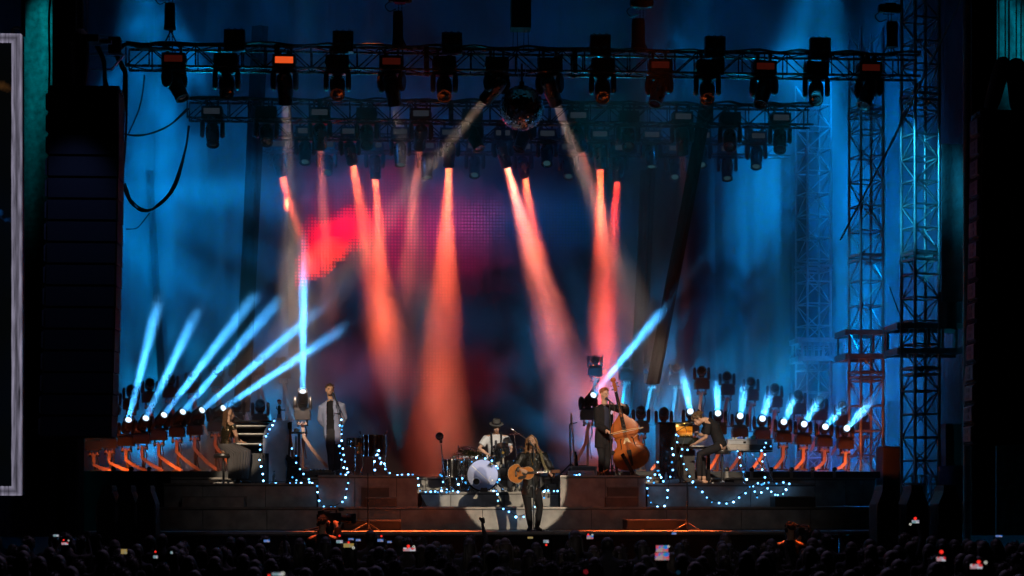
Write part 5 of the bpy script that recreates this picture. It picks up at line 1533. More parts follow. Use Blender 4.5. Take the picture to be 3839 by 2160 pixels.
def drum_kit():
    Y = 37.6; zf = ZD
    def P(px, row, y=Y): return W(px, row, y)
    # bass drum
    c = P(1808, 1783, 37.3); r = 58 * MPP(37.3)
    c.z = zf + r + .03
    t = thing('bass_drum', 'bass drum with pale blue front head and a dark port hole', 'drum', Vector((c.x, c.y, zf)))
    AX = Matrix.Rotation(R(90), 3, 'X')
    o = Vector((0, 0, c.z - zf))
    s = obj('shell', MB().lathe([(r, -.21), (r, .21)], 36, (0, 0, 0), AX), M_SHELL, t, o, smooth=True)
    for z in (-1, 1): obj('hoop', MB().lathe([(r - .004, -.02), (r + .022, -.02), (r + .022, .02), (r - .004, .02)], 36, AX @ Vector((0, 0, z * .215)), AX), M_SHELL, s, smooth=True)
    # front head: light skin, darker ring, port hole, drawn arrow line
    m = bpy.data.materials.new('printed_bass_head'); m.use_nodes = True; nt = m.node_tree; b = nt.nodes['Principled BSDF']
    N, L = nt.nodes.new, nt.links.new
    tc = N('ShaderNodeTexCoord'); mp = N('ShaderNodeMapping'); mp.inputs['Location'].default_value = (.02, 0, .04); L(tc.outputs['Object'], mp.inputs[0])
    ln = N('ShaderNodeVectorMath'); ln.operation = 'LENGTH'; L(mp.outputs[0], ln.inputs[0])
    cr = N('ShaderNodeValToRGB'); cr.color_ramp.interpolation = 'EASE'; e = cr.color_ramp.elements
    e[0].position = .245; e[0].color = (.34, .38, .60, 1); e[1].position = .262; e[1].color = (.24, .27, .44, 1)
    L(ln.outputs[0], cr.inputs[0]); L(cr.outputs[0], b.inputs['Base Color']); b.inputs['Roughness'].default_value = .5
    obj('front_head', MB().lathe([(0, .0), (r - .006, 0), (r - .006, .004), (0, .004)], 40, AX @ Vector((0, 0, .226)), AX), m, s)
    obj('port_hole', MB().lathe([(0, 0), (.062, 0), (.062, .003), (0, .003)], 24, AX @ Vector((-.13, -.135, .2315)), AX), M_EBONY, s)
    obj('port_ring', MB().lathe([(.064, 0), (.088, 0), (.088, .002), (.064, .002)], 24, AX @ Vector((-.13, -.135, .2315)), AX), mat('pale_port_ring', (.45, .5, .66), .4), s)
    y_ = -.234
    obj('arrow_line', MB().bar((-.22, y_, .19), (.16, y_, -.165), .012, .002), mat('cream_ink', (.6, .55, .45), .6), s)
    obj('arrow_line', MB().bar((.16, y_, -.02), (.085, y_, -.19), .007, .002), mat('cream_ink', (.6, .55, .45), .6), s)
    obj('arrow_line', MB().bar((.085, y_, -.165), (.235, y_, -.115), .006, .002), mat('cream_ink', (.6, .55, .45), .6), s)
    obj('sticker', MB().box((.195, y_, -.105), (.03, .002, .03)), mat('white_sticker', (.75, .75, .75), .5), s)
    for k in range(10):
        a = 2 * math.pi * (k + .5) / 10
        obj('claw', MB().box((math.cos(a) * (r + .028), -.19, math.sin(a) * (r + .028)), (.025, .09, .025), Matrix.Rotation(-a, 3, 'Y')), M_CHROME, s)
    obj('front_pad', MB().prism([(-.07, 0), (.075, 0), (.07, .085), (.04, .09), (0, .08), (-.05, .09), (-.065, .07)], -.34, -.27, None, (.02, 0, 0)), mat('brown_pad', (.09, .055, .04), .8), t)
    for sx in (-1, 1): obj('spur', MB().sweep([(sx * r * .95, -.1, r * .55), (sx * (r + .13), -.24, .012)], .011, 7), M_CHROME, t, smooth=True)
    # rack tom, tilted to the drummer
    tc_ = P(1880, 1688, 37.6)
    t2 = thing('rack_tom', 'small black rack tom with round gold badge above the bass drum', 'drum', tc_)
    A = Matrix.Rotation(R(-14), 3, 'Y') @ Matrix.Rotation(R(22), 3, 'X')
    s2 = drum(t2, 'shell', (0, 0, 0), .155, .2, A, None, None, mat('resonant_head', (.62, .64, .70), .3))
    obj('badge', MB().lathe([(0, 0), (.026, 0), (.026, .004), (0, .004)], 16, A @ Vector((.01, -.158, .0)), A @ Matrix.Rotation(R(90), 3, 'X')), M_GOLD, s2)
    obj('mount_post', MB().sweep([(0, .1, -.12), (-.05, .1, -.42)], .014, 8), M_CHROME, t2, smooth=True)
    # floor toms at the left of the kit
    for q, (px, row, rr, hh, y, lab) in enumerate(((1690, 1756, .17, .36, 37.5, 'black floor tom at the outer end of the drum kit'), (1735, 1752, .15, .32, 37.9, 'black floor tom close beside the bass drum'))):
        cc = P(px, row, y)
        t3 = thing('floor_tom', lab, 'drum', Vector((cc.x, cc.y, zf)))
        drum(t3, 'shell', (0, 0, cc.z - zf), rr, hh, None, None)
        for a in (20, 140, 260): obj('leg', MB().sweep([((rr + .02) * math.cos(R(a)), (rr + .02) * math.sin(R(a)), cc.z - zf), ((rr + .02) * math.cos(R(a)), (rr + .02) * math.sin(R(a)), .08), ((rr + .05) * math.cos(R(a)), (rr + .05) * math.sin(R(a)), .01)], .008, 6), M_CHROME, t3, smooth=True)
    cc = P(1940, 1760, 37.7)
    t3 = thing('floor_tom', 'black floor tom behind the guitar singer', 'drum', Vector((cc.x, cc.y, zf))); drum(t3, 'shell', (0, 0, cc.z - zf), .2, .36)
    for a in (20, 140, 260): obj('leg', MB().sweep([(.22 * math.cos(R(a)), .22 * math.sin(R(a)), cc.z - zf), (.24 * math.cos(R(a)), .24 * math.sin(R(a)), .01)], .008, 6), M_CHROME, t3, smooth=True)
    cc = P(1822, 1718, 38.0)
    t3 = thing('snare_drum', 'chrome snare drum between the drummer and the bass drum', 'drum', Vector((cc.x, cc.y, zf))); drum(t3, 'shell', (0, 0, cc.z - zf), .17, .13, None, M_CHROME)
    tripod_stand(t3, (0, 0, 0), (0, 0, cc.z - zf - .07))
    # cymbals
    for (px, row, y, rr, tl, ro, ft, lab) in ((1762, 1692, 37.5, .255, 24, 12, 1735, 'large dull crash cymbal tilted at the drummer elbow'),
                                             (1928, 1628, 37.8, .20, 3, -2, 1938, 'thin gold ride cymbal level above the rack tom'),
                                             (1950, 1680, 38.0, .17, 4, 3, 1958, 'small gold cymbal behind the singer hair'),
                                             (1842, 1741, 37.0, .07, 0, 0, 1842, 'tiny splash cymbal low over the bass drum hoop') ):
        cc = P(px, row, y); f = Vector((X(ft, y), y, zf))
        t4 = thing('cymbal_stand', lab, 'cymbal', f)
        if rr > .1:
            cymbal(t4, cc - f, rr, tl, ro)
            tripod_stand(t4, (0, 0, 0), cc - f, .24, .010, None, Vector((0, 0, (cc.z - zf) * .62)))
        else:
            cymbal(t4, cc - f, rr, tl, ro); obj('arm', MB().sweep([(0, .2, .3), (0, .1, cc.z - zf - .1), cc - f], .007, 6), M_CHROME, t4, smooth=True)
    # hi-hat
    y = 37.9; f = Vector((X(1718, y), y, zf)); t5 = thing('hi_hat', 'hi-hat pair on a chrome stand behind the floor toms', 'cymbal', f)
    h = zrow(1706, y) - zf
    for dz in (0, .035): obj('cymbal', MB().lathe([(0, .02), (.04, .016), (.17, 0), (.17, -.003), (0, .012)], 28, (0, 0, h + dz)), M_BRASS, t5, smooth=True)
    tripod_stand(t5, (0, 0, 0), (0, 0, h + .2), .22)
    # rim mounted percussion bar and clamps
    y = 37.3; f = Vector((X(1740, y), y, zrow(1716, y)))
    t6 = thing('percussion_bar', 'long thin chrome bar over the floor toms', 'stand', f)
    obj('bar', MB().sweep([(-.30, 0, 0), (.30, 0, .03)], .008, 7), M_CHROME, t6, smooth=True)
    for a in (-.2, .0, .16): obj('clamp', MB().box((a, 0, .01), (.05, .05, .05)), M_CHROME, t6)
    for a in (-.28, .1): obj('upright', MB().sweep([(a, .05, 0), (a, .05, zf - f.z + .01)], .010, 7), M_CHROME, t6, smooth=True)
    # round glass jar lamp and mic on a boom at the outer end
    y = 37.2; f = Vector((X(1672, y), y, zf)); q = P(1648, 1636, y)
    t7 = thing('drum_microphone_stand', 'thin stand with a round glass globe beside the drum kit', 'microphone stand', f)
    tripod_stand(t7, (0, 0, 0), Vector((q.x - f.x + .03, 0, q.z - zf - .16)), .2)
    obj('globe', MB().ell((q.x - f.x, 0, q.z - zf), .085, 18, 12), mat('smoked_glass_globe', (.03, .03, .035), .05, coat=1.0), t7, smooth=True)
    obj('globe_neck', MB().lathe([(.03, -.02), (.03, .04), (.045, .05)], 10, (q.x - f.x + .03, 0, q.z - zf - .12)), M_CHROME, t7, smooth=True)
    # overhead mic over the ride
    y = 37.9; f = Vector((X(1985, y), y, zf)); t8 = thing('microphone_stand', 'boom microphone stand reaching over the gold ride cymbal', 'microphone stand', f)
    e = P(1918, 1608, y) - f; s = P(1976, 1648, y) - f
    obj('pole', MB().sweep([(0, 0, .02), (s.x, 0, s.z)], .01, 8), M_CHROME, t8, smooth=True); obj('boom_arm', MB().sweep([s, e.lerp(s, .35)], .007, 6), M_CHROME, t8, smooth=True)
    obj('microphone', MB().rsweep([e.lerp(s, .35), e], [.012, .02], 10), M_CHROME, t8, smooth=True)
    obj('round_base', MB().lathe([(0, .02), (.12, .012), (.13, 0), (0, 0)], 18), M_BLACK, t8, smooth=True)
    # clip mic in front of the rack tom
    f = P(1857, 1672, 37.3); t9 = thing('clip_microphone', 'black clip microphone on the rack tom rim', 'microphone', f)
    obj('body', MB().rsweep([(0, 0, -.05), (.01, -.01, .06)], [.012, .028], 10), M_BLACK, t9, smooth=True); obj('grille', MB().ell((.014, -.012, .09), .03, 12, 8), M_MIC, t9, smooth=True)
    obj('cable', MB().sweep(cat_rom([(0, 0, -.06), (-.03, 0, -.14), (.0, .02, -.26)], 6), .005, 5), M_RUBBER, t9, smooth=True)
drum_kit()

# snare, drum and tripod group beside the blue jacket man
def side_drums():
    Y = 36.6; f = Vector((X(1331, Y), Y, ZS_)); t = thing('snare_drum', 'small snare on a chrome tripod beside the blue jacket man', 'drum', f)
    h = zrow(1660, Y) - ZS_
    drum(t, 'shell', (0, 0, h), .16, .17, None, mat('dark_shell', (.05, .05, .05), .25, coat=.5)); tripod_stand(t, (0, 0, 0), (0, 0, h - .09), .17)
    Y = 36.4; f = Vector((X(1402, Y), Y, ZS_)); t = thing('floor_drum', 'large black drum on tall legs with orange lit rim', 'drum', f)
    h = zrow(1672, Y) - ZS_
    drum(t, 'shell', (0, 0, h), .255, .42, None, None, None, None, 8)
    for a in (30, 150, 210, 270, 330): obj('leg', MB().sweep([(.26 * math.cos(R(a)), .26 * math.sin(R(a)), h - .1), (.26 * math.cos(R(a)), .26 * math.sin(R(a)), .2), (.33 * math.cos(R(a)), .33 * math.sin(R(a)), .01)], .009, 6), M_CHROME, t, smooth=True)
    for q, px in enumerate((1352, 1441)):
        p = W(px, 1626, 36.5); m_ = thing('clip_microphone', f'{"outer" if q else "inner"} clip microphone on the rim of the large black drum', 'microphone', p)
        obj('body', MB().rsweep([(.0, 0, -.03), (.05 * (1 if q else -.3), 0, .04)], [.01, .018], 8), M_MIC, m_, smooth=True)
        obj('clip', MB().sweep([(0, 0, -.03), (-.04, .02, -.09)], .007, 6), M_BLACK, m_, smooth=True)
    p = Vector((X(1345, 36.3), 36.3, zrow(1690, 36.3))); tw = thing('towel', 'yellow cloth hanging between the two side drums', 'cloth', p)
    tag_m = mat('yellow_cloth', (.45, .24, .05), .9, bump=.4)
    obj('cloth', MB().sheet(lambda u, v: Vector((.035 * (u - .5) * (1 + v) + .012 * math.sin(9 * u), .02 * math.sin(8 * u + 3 * v), .22 * (.75 - v))), 10, 10), tag_m, tw, smooth=True)
side_drums()
# pedal board at the blue jacket man's feet
Y = 36.2; p = Vector((X(1205, Y), Y, ZS_ + .002)); t = thing('pedal_board', 'low black pedal board with small coloured lamps at the feet of the blue jacket man', 'pedal board', p)
w = 100 * MPP(Y)
obj('board', MB().box((0, .1, .035), (w, .34, .05)), M_BLACK, t)
for q in range(7):
    o_ = obj('pedal', MB().box((-w / 2 + .06 + q * (w - .1) / 7, .06, .085), (.06, .11, .045)), mat(f'pedal_paint_{q % 3}', [(.08, .05, .02), (.04, .06, .07), (.12, .1, .08)][q % 3], .4), t)
    obj('knob', MB().lathe([(0, 0), (.012, 0), (.01, .018), (0, .02)], 8, (-w / 2 + .06 + q * (w - .1) / 7, .04, .108)), M_CHROME, o_, smooth=True)
# monitors and cases on the risers
def case(name, label, cat, px0, px1, r0, r1, Y, z, m, dpt=.4, wedge=0.0, group=None):
    x0, x1 = X(px0, Y), X(px1, Y); h = zrow(r0, Y) - z; w = x1 - x0
    t = thing(name, label, cat, ((x0 + x1) / 2, Y, z), group=group)
    obj('body', MB().prism([(-w / 2 + wedge, 0), (w / 2, 0), (w / 2 - .01, h), (-w / 2, h)], 0, dpt), m, t)
    obj('front_grille', MB().prism([(-w / 2 + wedge + .02, .02), (w / 2 - .02, .02), (w / 2 - .03, h - .02), (-w / 2 + .02, h - .02)], -.012, -.001), mat(name + '_cloth', tuple(c * .8 for c in m.node_tree.nodes['Color Ramp'].color_ramp.elements[0].color[:3]), .85, bump=.3), t)
    obj('handle', MB().bar((-w * .18, dpt * .5, h + .008), (w * .18, dpt * .5, h + .008), .02), M_BLACK, t)
    return t
m_amp = mat('grey_tweed', (.13, .125, .12), .8, bump=.4, scale=20)
case('amplifier', 'small grey amplifier behind the guitar singer elbow', 'amplifier', 2026, 2044, 1788, 1843, 37.4, ZD, m_amp, .3)
case('floor_monitor', 'pale wedge monitor beside the small grey amplifier', 'speaker', 2050, 2098, 1816, 1843, 37.0, ZD, mat('pale_wedge', (.42, .38, .33), .7), .35, .03)
case('floor_monitor', 'dark blue wedge monitor next to the pale wedge', 'speaker', 2096, 2112, 1790, 1843, 37.5, ZD, mat('blue_wedge', (.05, .07, .10), .6), .4)
for a, b, r0, r1, Y, lab in ((2142, 2238, 1747, 1763, 36.7, 'upper blue lit crate lid behind the electric bass'), (2134, 2230, 1764, 1784, 36.2, 'lower blue lit crate at the feet of the electric bass stand')):
    case('crate', lab, 'crate', a, b, r0, r1, Y, ZS_, mat('grey_blue_crate', (.30, .36, .42), .5), .4, group='blue crates by the bass')
case('amplifier', 'dark amplifier beside the barefoot player foot', 'amplifier', 2630, 2664, 1716, 1800, 37.6, ZK, M_BLACK, .4)
t = thing('folded_towel', 'pale folded towel lying at the foot of the bulb wound microphone stand', 'towel', Vector((X(2520, 36.12), 36.12, ZK)))
obj('cloth', MB().rsweep([(-.1, 0, .035), (.1, .02, .05)], [.03, .045], 12), mat('pale_towel', (.4, .46, .5), .9, bump=.4), t, smooth=True)
for q, (px, Y, z, lab) in enumerate(((1028, 36.1, ZK, 'clear water bottle standing before the pale end panel'), (2497, 36.2, ZK, 'clear water bottle standing among the bulbs of the keyboard platform'))):
    t = thing('water_bottle', lab, 'bottle', Vector((X(px, Y), Y, z)))
    obj('bottle', MB().lathe([(0, 0), (.032, .0), (.034, .02), (.034, .15), (.014, .2), (.014, .225), (0, .226)], 14), mat('bottle_plastic', (.25, .4, .5), .1, coat=1.0), t, smooth=True)
    obj('cap', MB().lathe([(0, 0), (.016, 0), (.016, .018), (0, .02)], 12, (0, 0, .227)), M_BLACKG, t)
for q, (px, lab) in enumerate(((798, 'pale cloth wrapped pedal near the seated woman'), (855, 'inner small chrome footswitch near the seated woman'), (900, 'outer small chrome footswitch by the skirt hem'))):
    t = thing('footswitch', lab, 'pedal', Vector((X(px, 36.1), 36.1, ZK)))
    if q == 0: obj('body', MB().box((0, 0, .04), (.13, .1, .05)), mat('cream_cloth', (.6, .5, .38), .8), t); obj('foot', MB().box((-.03, 0, .008), (.05, .06, .014)), M_BLACK, t)
    else: obj('body', MB().lathe([(.02, 0), (.022, .03), (.012, .04)], 10), M_CHROME, t, smooth=True); obj('button', MB().ell((0, 0, .05), (.018, .018, .014), 10, 6), M_CHROME, t, smooth=True)

# --- upright bass
def upright_bass():
    Y = 36.45
    foot = Vector((X(2384, Y), Y, ZS_)); top = W(2300, 1416, Y)
    t = thing('upright_bass', 'big red-brown upright bass leaning on its standing player', 'double bass', foot)
    d = top - foot; L = d.length
    k = L / 1.88
    M3 = (Matrix((Vector((d.z, 0, -d.x)).normalized(), Vector((0, 1, 0)), d.normalized()))).transposed()
    M3 = M3 @ Matrix.Rotation(R(-16), 3, 'Z')
    # half outline (width, height) from bottom to the neck joint
    half = [(.0, .13), (.10, .135), (.2, .165), (.285, .225), (.325, .31), (.33, .39), (.305, .47), (.262, .525), (.285, .545), (.225, .585), (.2, .64), (.205, .70), (.235, .745), (.215, .765), (.245, .80), (.262, .87), (.245, .95), (.19, 1.03), (.11, 1.10), (.055, 1.16), (.035, 1.175)]
    hs = cat_rom([(a, 0, b) for a, b in half], 3)
    ol = [(p.x, p.z) for p in hs] + [(-p.x, p.z) for p in reversed(hs[1:])]
    ol = [(x * k, z * k) for x, z in ol]
    b = obj('body', MB().prism(ol, -.09, .09, M3), M_BASSW, t)
    # arched top as stacked, shrinking plates
    cz = .62 * k
    top_ = MB()
    nO = len(ol)
    rings = []
    for f, y in ((1.02, -.088), (1.02, -.096), (.97, -.102), (.8, -.116), (.5, -.128), (.15, -.133)):
        rings.append([M3 @ Vector((x * f, y, cz + (z - cz) * f)) for x, z in ol])
    vs = [p for r_ in rings for p in r_]; fs = []
    for i in range(len(rings) - 1):
        for j in range(nO): fs.append((i * nO + j, i * nO + (j + 1) % nO, (i + 1) * nO + (j + 1) % nO, (i + 1) * nO + j))
    fs.append(tuple(j for j in range(nO))); fs.append(tuple((len(rings) - 1) * nO + j for j in range(nO)))
    top_.add(vs, fs)
    obj('top_plate', top_, M_BASSW, t, smooth=True)
    for s in (-1, 1):
        fh = cat_rom([(s * .085, -.128, .70), (s * .105, -.125, .725), (s * .12, -.124, .70), (s * .125, -.122, .62), (s * .14, -.118, .54), (s * .165, -.112, .53), (s * .17, -.112, .555)], 5)
        obj('f_hole', MB().sweep([M3 @ Vector((p.x * k, p.y - .004, p.z * k)) for p in fh], [.004 if (i < 3 or i > len(fh) - 4) else .010 for i in range(len(fh))], 6), M_EBONY, t)
    br = [(-.075, .625), (-.06, .655), (-.03, .725), (.03, .725), (.06, .655), (.075, .625), (.04, .635), (.0, .675), (-.04, .635)]
    obj('bridge', MB().prism([(x * k, z * k) for x, z in br], -.155, -.137, M3), mat('pale_maple_bridge', (.75, .55, .32), .5), t)
    obj('tailpiece', MB().prism([(-.02 * k, .2 * k), (.02 * k, .2 * k), (.045 * k, .50 * k), (-.045 * k, .50 * k)], -.165, -.145, M3), M_EBONY, t)
    obj('neck', MB().sweep([M3 @ Vector((0, -.10, 1.13 * k)), M3 @ Vector((0, -.07, 1.62 * k))], [(.03, .03), (.024, .026)], 10), M_BASSW, t, smooth=True)
    obj('fingerboard', MB().prism([(-.042 * k, .83 * k), (.042 * k, .83 * k), (.024 * k, 1.62 * k), (-.024 * k, 1.62 * k)], -.168, -.138, M3 @ Matrix.Rotation(R(-2.2), 3, 'X') , (0, 0, 0)), M_EBONY, t)
    sc = obj('scroll', MB().prism([(-.03, 1.62 * k), (.03, 1.62 * k), (.036, 1.76 * k), (.02, 1.82 * k), (-.02, 1.82 * k), (-.036, 1.76 * k)], -.11, -.04, M3), M_BASSW, t)
    obj('volute', MB().lathe([(0, -.05), (.03, -.05), (.045, -.02), (.045, .02), (.03, .05), (0, .05)], 14, M3 @ Vector((0, -.085, 1.84 * k)), M3 @ Matrix.Rotation(R(90), 3, 'Y')), M_BASSW, sc, smooth=True)
    for q in range(4):
        s = 1 if q % 2 else -1
        obj('tuning_peg', MB().sweep([M3 @ Vector((0, -.08, (1.66 + .035 * q) * k)), M3 @ Vector((s * .085, -.08, (1.66 + .035 * q) * k))], [.006, .012], 8), M_BRASS, sc, smooth=True)
    st = MB()
    for q in range(4):
        a = -.027 + .018 * q
        st.sweep([M3 @ Vector((a * .8 * k, -.17, .5 * k)), M3 @ Vector((a * k, -.178, .725 * k)), M3 @ Vector((a * .6 * k, -.152 - .03, 1.62 * k))], .0028, 5)
    s_ = obj('string', st, M_STRING, t); s_['kind'] = 'stuff'
    obj('endpin', MB().sweep([M3 @ Vector((0, 0, .13 * k)), M3 @ Vector((0, 0, 0.01))], .009, 8), M_CHROME, t, smooth=True)
    return M3, k, foot
BASS_M, BASS_K, BASS_O = upright_bass()
# bow in the player's right hand
a, b = W(2290, 1626, 36.15), W(2412, 1602, 36.0)
t = thing('bow', 'pale wooden bow drawn across the upright bass strings', 'bow', a)
obj('stick', MB().sweep(cat_rom([(0, 0, 0), (b - a) * .5 + Vector((0, 0, .012)), b - a], 6), .007, 7), mat('bow_wood', (.55, .33, .13), .35), t, smooth=True)
obj('hair', MB().sweep([(.02, 0, -.02), (b - a) + Vector((-.01, 0, -.014))], .003, 5), M_IVORY, t); obj('frog', MB().box((.03, 0, -.012), (.05, .012, .022)), M_EBONY, t)
# slanted black music stand leg in front of the bass
p = Vector((X(2374, 35.98), 35.98, ZS_)); q = W(2332, 1702, 35.98)
t = thing('bass_stand', 'black flat support leaning in front of the upright bass', 'stand', p)
obj('strut', MB().bar((0, 0, .03), q - p, .075, .03), M_BLACKG, t); obj('foot', MB().sweep([(-.06, 0, .01), (.06, 0, .01), (.08, -.1, .01)], .01, 6), M_CHROME, t, smooth=True)

# --- covered speakers at the stage corners
def covered_speaker(label, px, top, Y, wpx, rows, side):
    o = Vector((X(px, Y), Y, 0)); t = thing('covered_speaker', label, 'speaker', o, group=f'covered speakers at stage {side}')
    m = MPP(Y); w = wpx * m / 2
    ztop = zrow(top, Y)
    prof = [(w, 0), (w, zrow(rows[1], Y)), (w * .96, zrow(rows[0] + 12, Y)), (w * .62, zrow(rows[0] - 25, Y)), (w * .52, zrow(top + 18, Y)), (w * .5, ztop)]
    pts = [(r_, z) for r_, z in prof]
    poly = [(-r_, z) for r_, z in pts] + [(r_, z) for r_, z in reversed(pts)]
    obj('cover', MB().prism(poly, 0, .6), mat('black_rain_cover', (.012, .012, .013), .6, bump=.5), t)
    obj('top_cap', MB().box((0, .3, ztop + .012), (w * .9, .5, .02)), M_BLACK, t)
    for s in (-1, 1): obj('tie', MB().sweep([(s * w * .99, -.01, zrow(rows[0] + 16, Y)), (s * w * 1.04, -.02, zrow(rows[0] + 50, Y)), (s * w * 1.0, -.02, zrow(rows[0] + 85, Y))], .016, 6), mat('grey_strap', (.18, .2, .21), .6), t, smooth=True)
for i, px in enumerate((400, 472, 545)): covered_speaker(f'{ORD[i]} black covered speaker from the left beside the seated woman side of the pit', px, 1825, 32.6, 74, (1876, 1960), 'left')
for i, (px, w_) in enumerate(((3330, 84), (3440, 88), (3562, 92))): covered_speaker(f'{ORD[i]} black covered speaker from the left by the far edge curtain', px, 1823, 32.6, w_, (1880, 1985), 'right')
# road cases and clutter in the wing
case('road_case', 'tall dark road case standing in the far wing', 'case', 3310, 3376, 1672, 1800, 40.5, 0.0, mat('road_case', (.010, .011, .014), .6), .6)
case('road_case', 'dark blue lit case hanging shelf in the far wing', 'case', 3545, 3608, 1585, 1655, 38.8, 0.0, mat('blue_case', (.04, .06, .10), .5), .6)
t = thing('cage_rack', 'thin steel cage rack in the far wing', 'rack', Vector((X(3475, 37.0), 37.0, 0)))
zt = zrow(1783, 37.0)
for x_ in (-.2, .0, .2):
    for y in (0, .4): obj('post', MB().box((x_, y, zt / 2), (.03, .03, zt)), M_ALU, t)
for y in (0, .4): obj('top_rail', MB().box((0, y, zt), (.44, .03, .03)), M_ALU, t)
# ================================================================== PEOPLE ON STAGE
def skin(name, c): return mat(name, c, .5, vary=.1, scale=9, rough_vary=.08)
M_SKIN = skin('skin_fair', (.56, .33, .23)); M_SKIN2 = skin('skin_warm', (.50, .28, .18))
M_EYE = mat('closed_eye', (.16, .07, .05), .6); M_LIP = mat('lips', (.33, .12, .10), .5)
M_DARKCLOTH = mat('black_cotton', (.014, .014, .016), .9, bump=.35, scale=7, spec=.12)
M_DENIM = mat('black_denim', (.018, .018, .021), .85, bump=.35, scale=8, spec=.12)
M_LEATHER = mat('black_leather_jacket', (.012, .011, .011), .28, bump=.7, scale=5, coat=.25)
M_SHOE = mat('dark_leather_shoe', (.02, .016, .014), .4)

def frame(face, up=(0, 0, 1)):
    f = Vector(face).normalized(); u = Vector(up); u = (u - f * u.dot(f)).normalized(); r = f.cross(u)
    return r, f, u                         # the figure's own right, forward, up
def hand(mb, wr, tip, palm_n, curl=.5, spread=.0, s=1.0):
    """Palm, four unequal bent fingers and a thumb from the wrist towards tip; palm_n is the way the palm faces."""
    wr, tip = Vector(wr), Vector(tip); d = (tip - wr).normalized(); n = Vector(palm_n); n = (n - d * n.dot(d)).normalized(); a = d.cross(n)
    L = .185 * s
    k = wr + d * .085 * s
    mb.rsweep([wr, wr + d * .04 * s, k], [(.026 * s, .018 * s), (.036 * s, .017 * s), (.040 * s, .014 * s)], 10, side=a)
    for i, (o, ln) in enumerate(((-.030, .062), (-.010, .074), (.011, .070), (.030, .055))):
        b = k + a * o * s - d * .012 * s
        d1 = (d + n * .35 * curl + a * o * spread * 20).normalized(); d2 = (d + n * 1.3 * curl).normalized(); d3 = (d * (1 - curl) + n * 1.6 * curl + d * .2).normalized()
        ln *= s
        p1 = b + d1 * ln * .5; p2 = p1 + d2 * ln * .36; p3 = p2 + d3 * ln * .28
        mb.rsweep([b, p1, p2, p3], [.0098 * s, .0092 * s, .0084 * s, .0072 * s], 8)
    t0 = wr + d * .025 * s - a * .026 * s; t1 = t0 + (d * .6 - a * .75 + n * .35).normalized() * .042 * s; t2 = t1 + (d * .95 - a * .1 + n * .5).normalized() * .036 * s
    mb.rsweep([t0, t1, t2], [.013 * s, .0108 * s, .0085 * s], 8)
def head_parts(mb, c, face, up=(0, 0, 1), s=1.0):
    r, f, u = frame(face, up); M3 = Matrix((r, f, u)).transposed(); c = Vector(c)
    E = lambda o, rad: mb.ell(c + M3 @ (Vector(o) * s), [x * s for x in rad], 16, 12, M3)
    E((0, -.012, .028), (.076, .094, .090))          # skull
    E((0, .022, -.035), (.060, .066, .078))          # face
    E((0, .050, -.085), (.036, .034, .030))          # chin
    E((0, .080, .012), (.050, .016, .012))           # brow
    for sx in (-1, 1):
        E((sx * .036, .062, -.035), (.024, .024, .020))  # cheek
        E((sx * .079, -.012, -.012), (.010, .022, .033))  # ear
    mb.rsweep([c + M3 @ (Vector(p) * s) for p in ((0, .082, .008), (0, .100, -.022), (0, .104, -.034))], [.010 * s, .013 * s, .017 * s], 8)
    E((0, .083, -.062), (.024, .012, .008))          # lips
    return c, M3
def face_details(t, c, M3, s=1.0, open_mouth=False, brow=None, closed=True):
    for sx in (-1, 1):
        e = MB().ell(c + M3 @ (Vector((sx * .031, .082, -.006)) * s), [.014 * s, .007 * s, .0055 * s], 10, 6, M3)
        obj('eye', e, M_EYE, t, smooth=True)
        if brow: obj('eyebrow', MB().rsweep([c + M3 @ (Vector((sx * .014, .092, .014)) * s), c + M3 @ (Vector((sx * .034, .088, .020)) * s), c + M3 @ (Vector((sx * .050, .076, .014)) * s)], .0045 * s, 6), brow, t, smooth=True)
    obj('mouth', MB().ell(c + M3 @ (Vector((0, .092, -.064)) * s), [.020 * s, .006 * s, (.011 if open_mouth else .0045) * s], 10, 6, M3), mat('mouth_dark', (.10, .03, .03), .5) if open_mouth else M_LIP, t, smooth=True)
def torso_path(J, inflate=0.0, waist=None):
    pel, ch, nk = Vector(J['pel']), Vector(J['chest']), Vector(J['neck'])
    side = (Vector(J['shR']) - Vector(J['shL'])).normalized()
    k = J.get('build', 1.0)
    pts = [pel + (pel - ch).normalized() * .06, pel, pel.lerp(ch, .45), ch, ch.lerp(nk, .55), nk]
    rad = [(.150, .105), (.160, .115), (.142, .105), (.168, .118), (.155, .10), (.062, .06)]
    return pts, [(a * k + inflate, b * k + inflate) for a, b in rad], side
def limb_pts(J, s, kind):
    return [Vector(J[k + s]) for k in (('sh', 'el', 'wr') if kind == 'arm' else ('hip', 'kn', 'an'))]
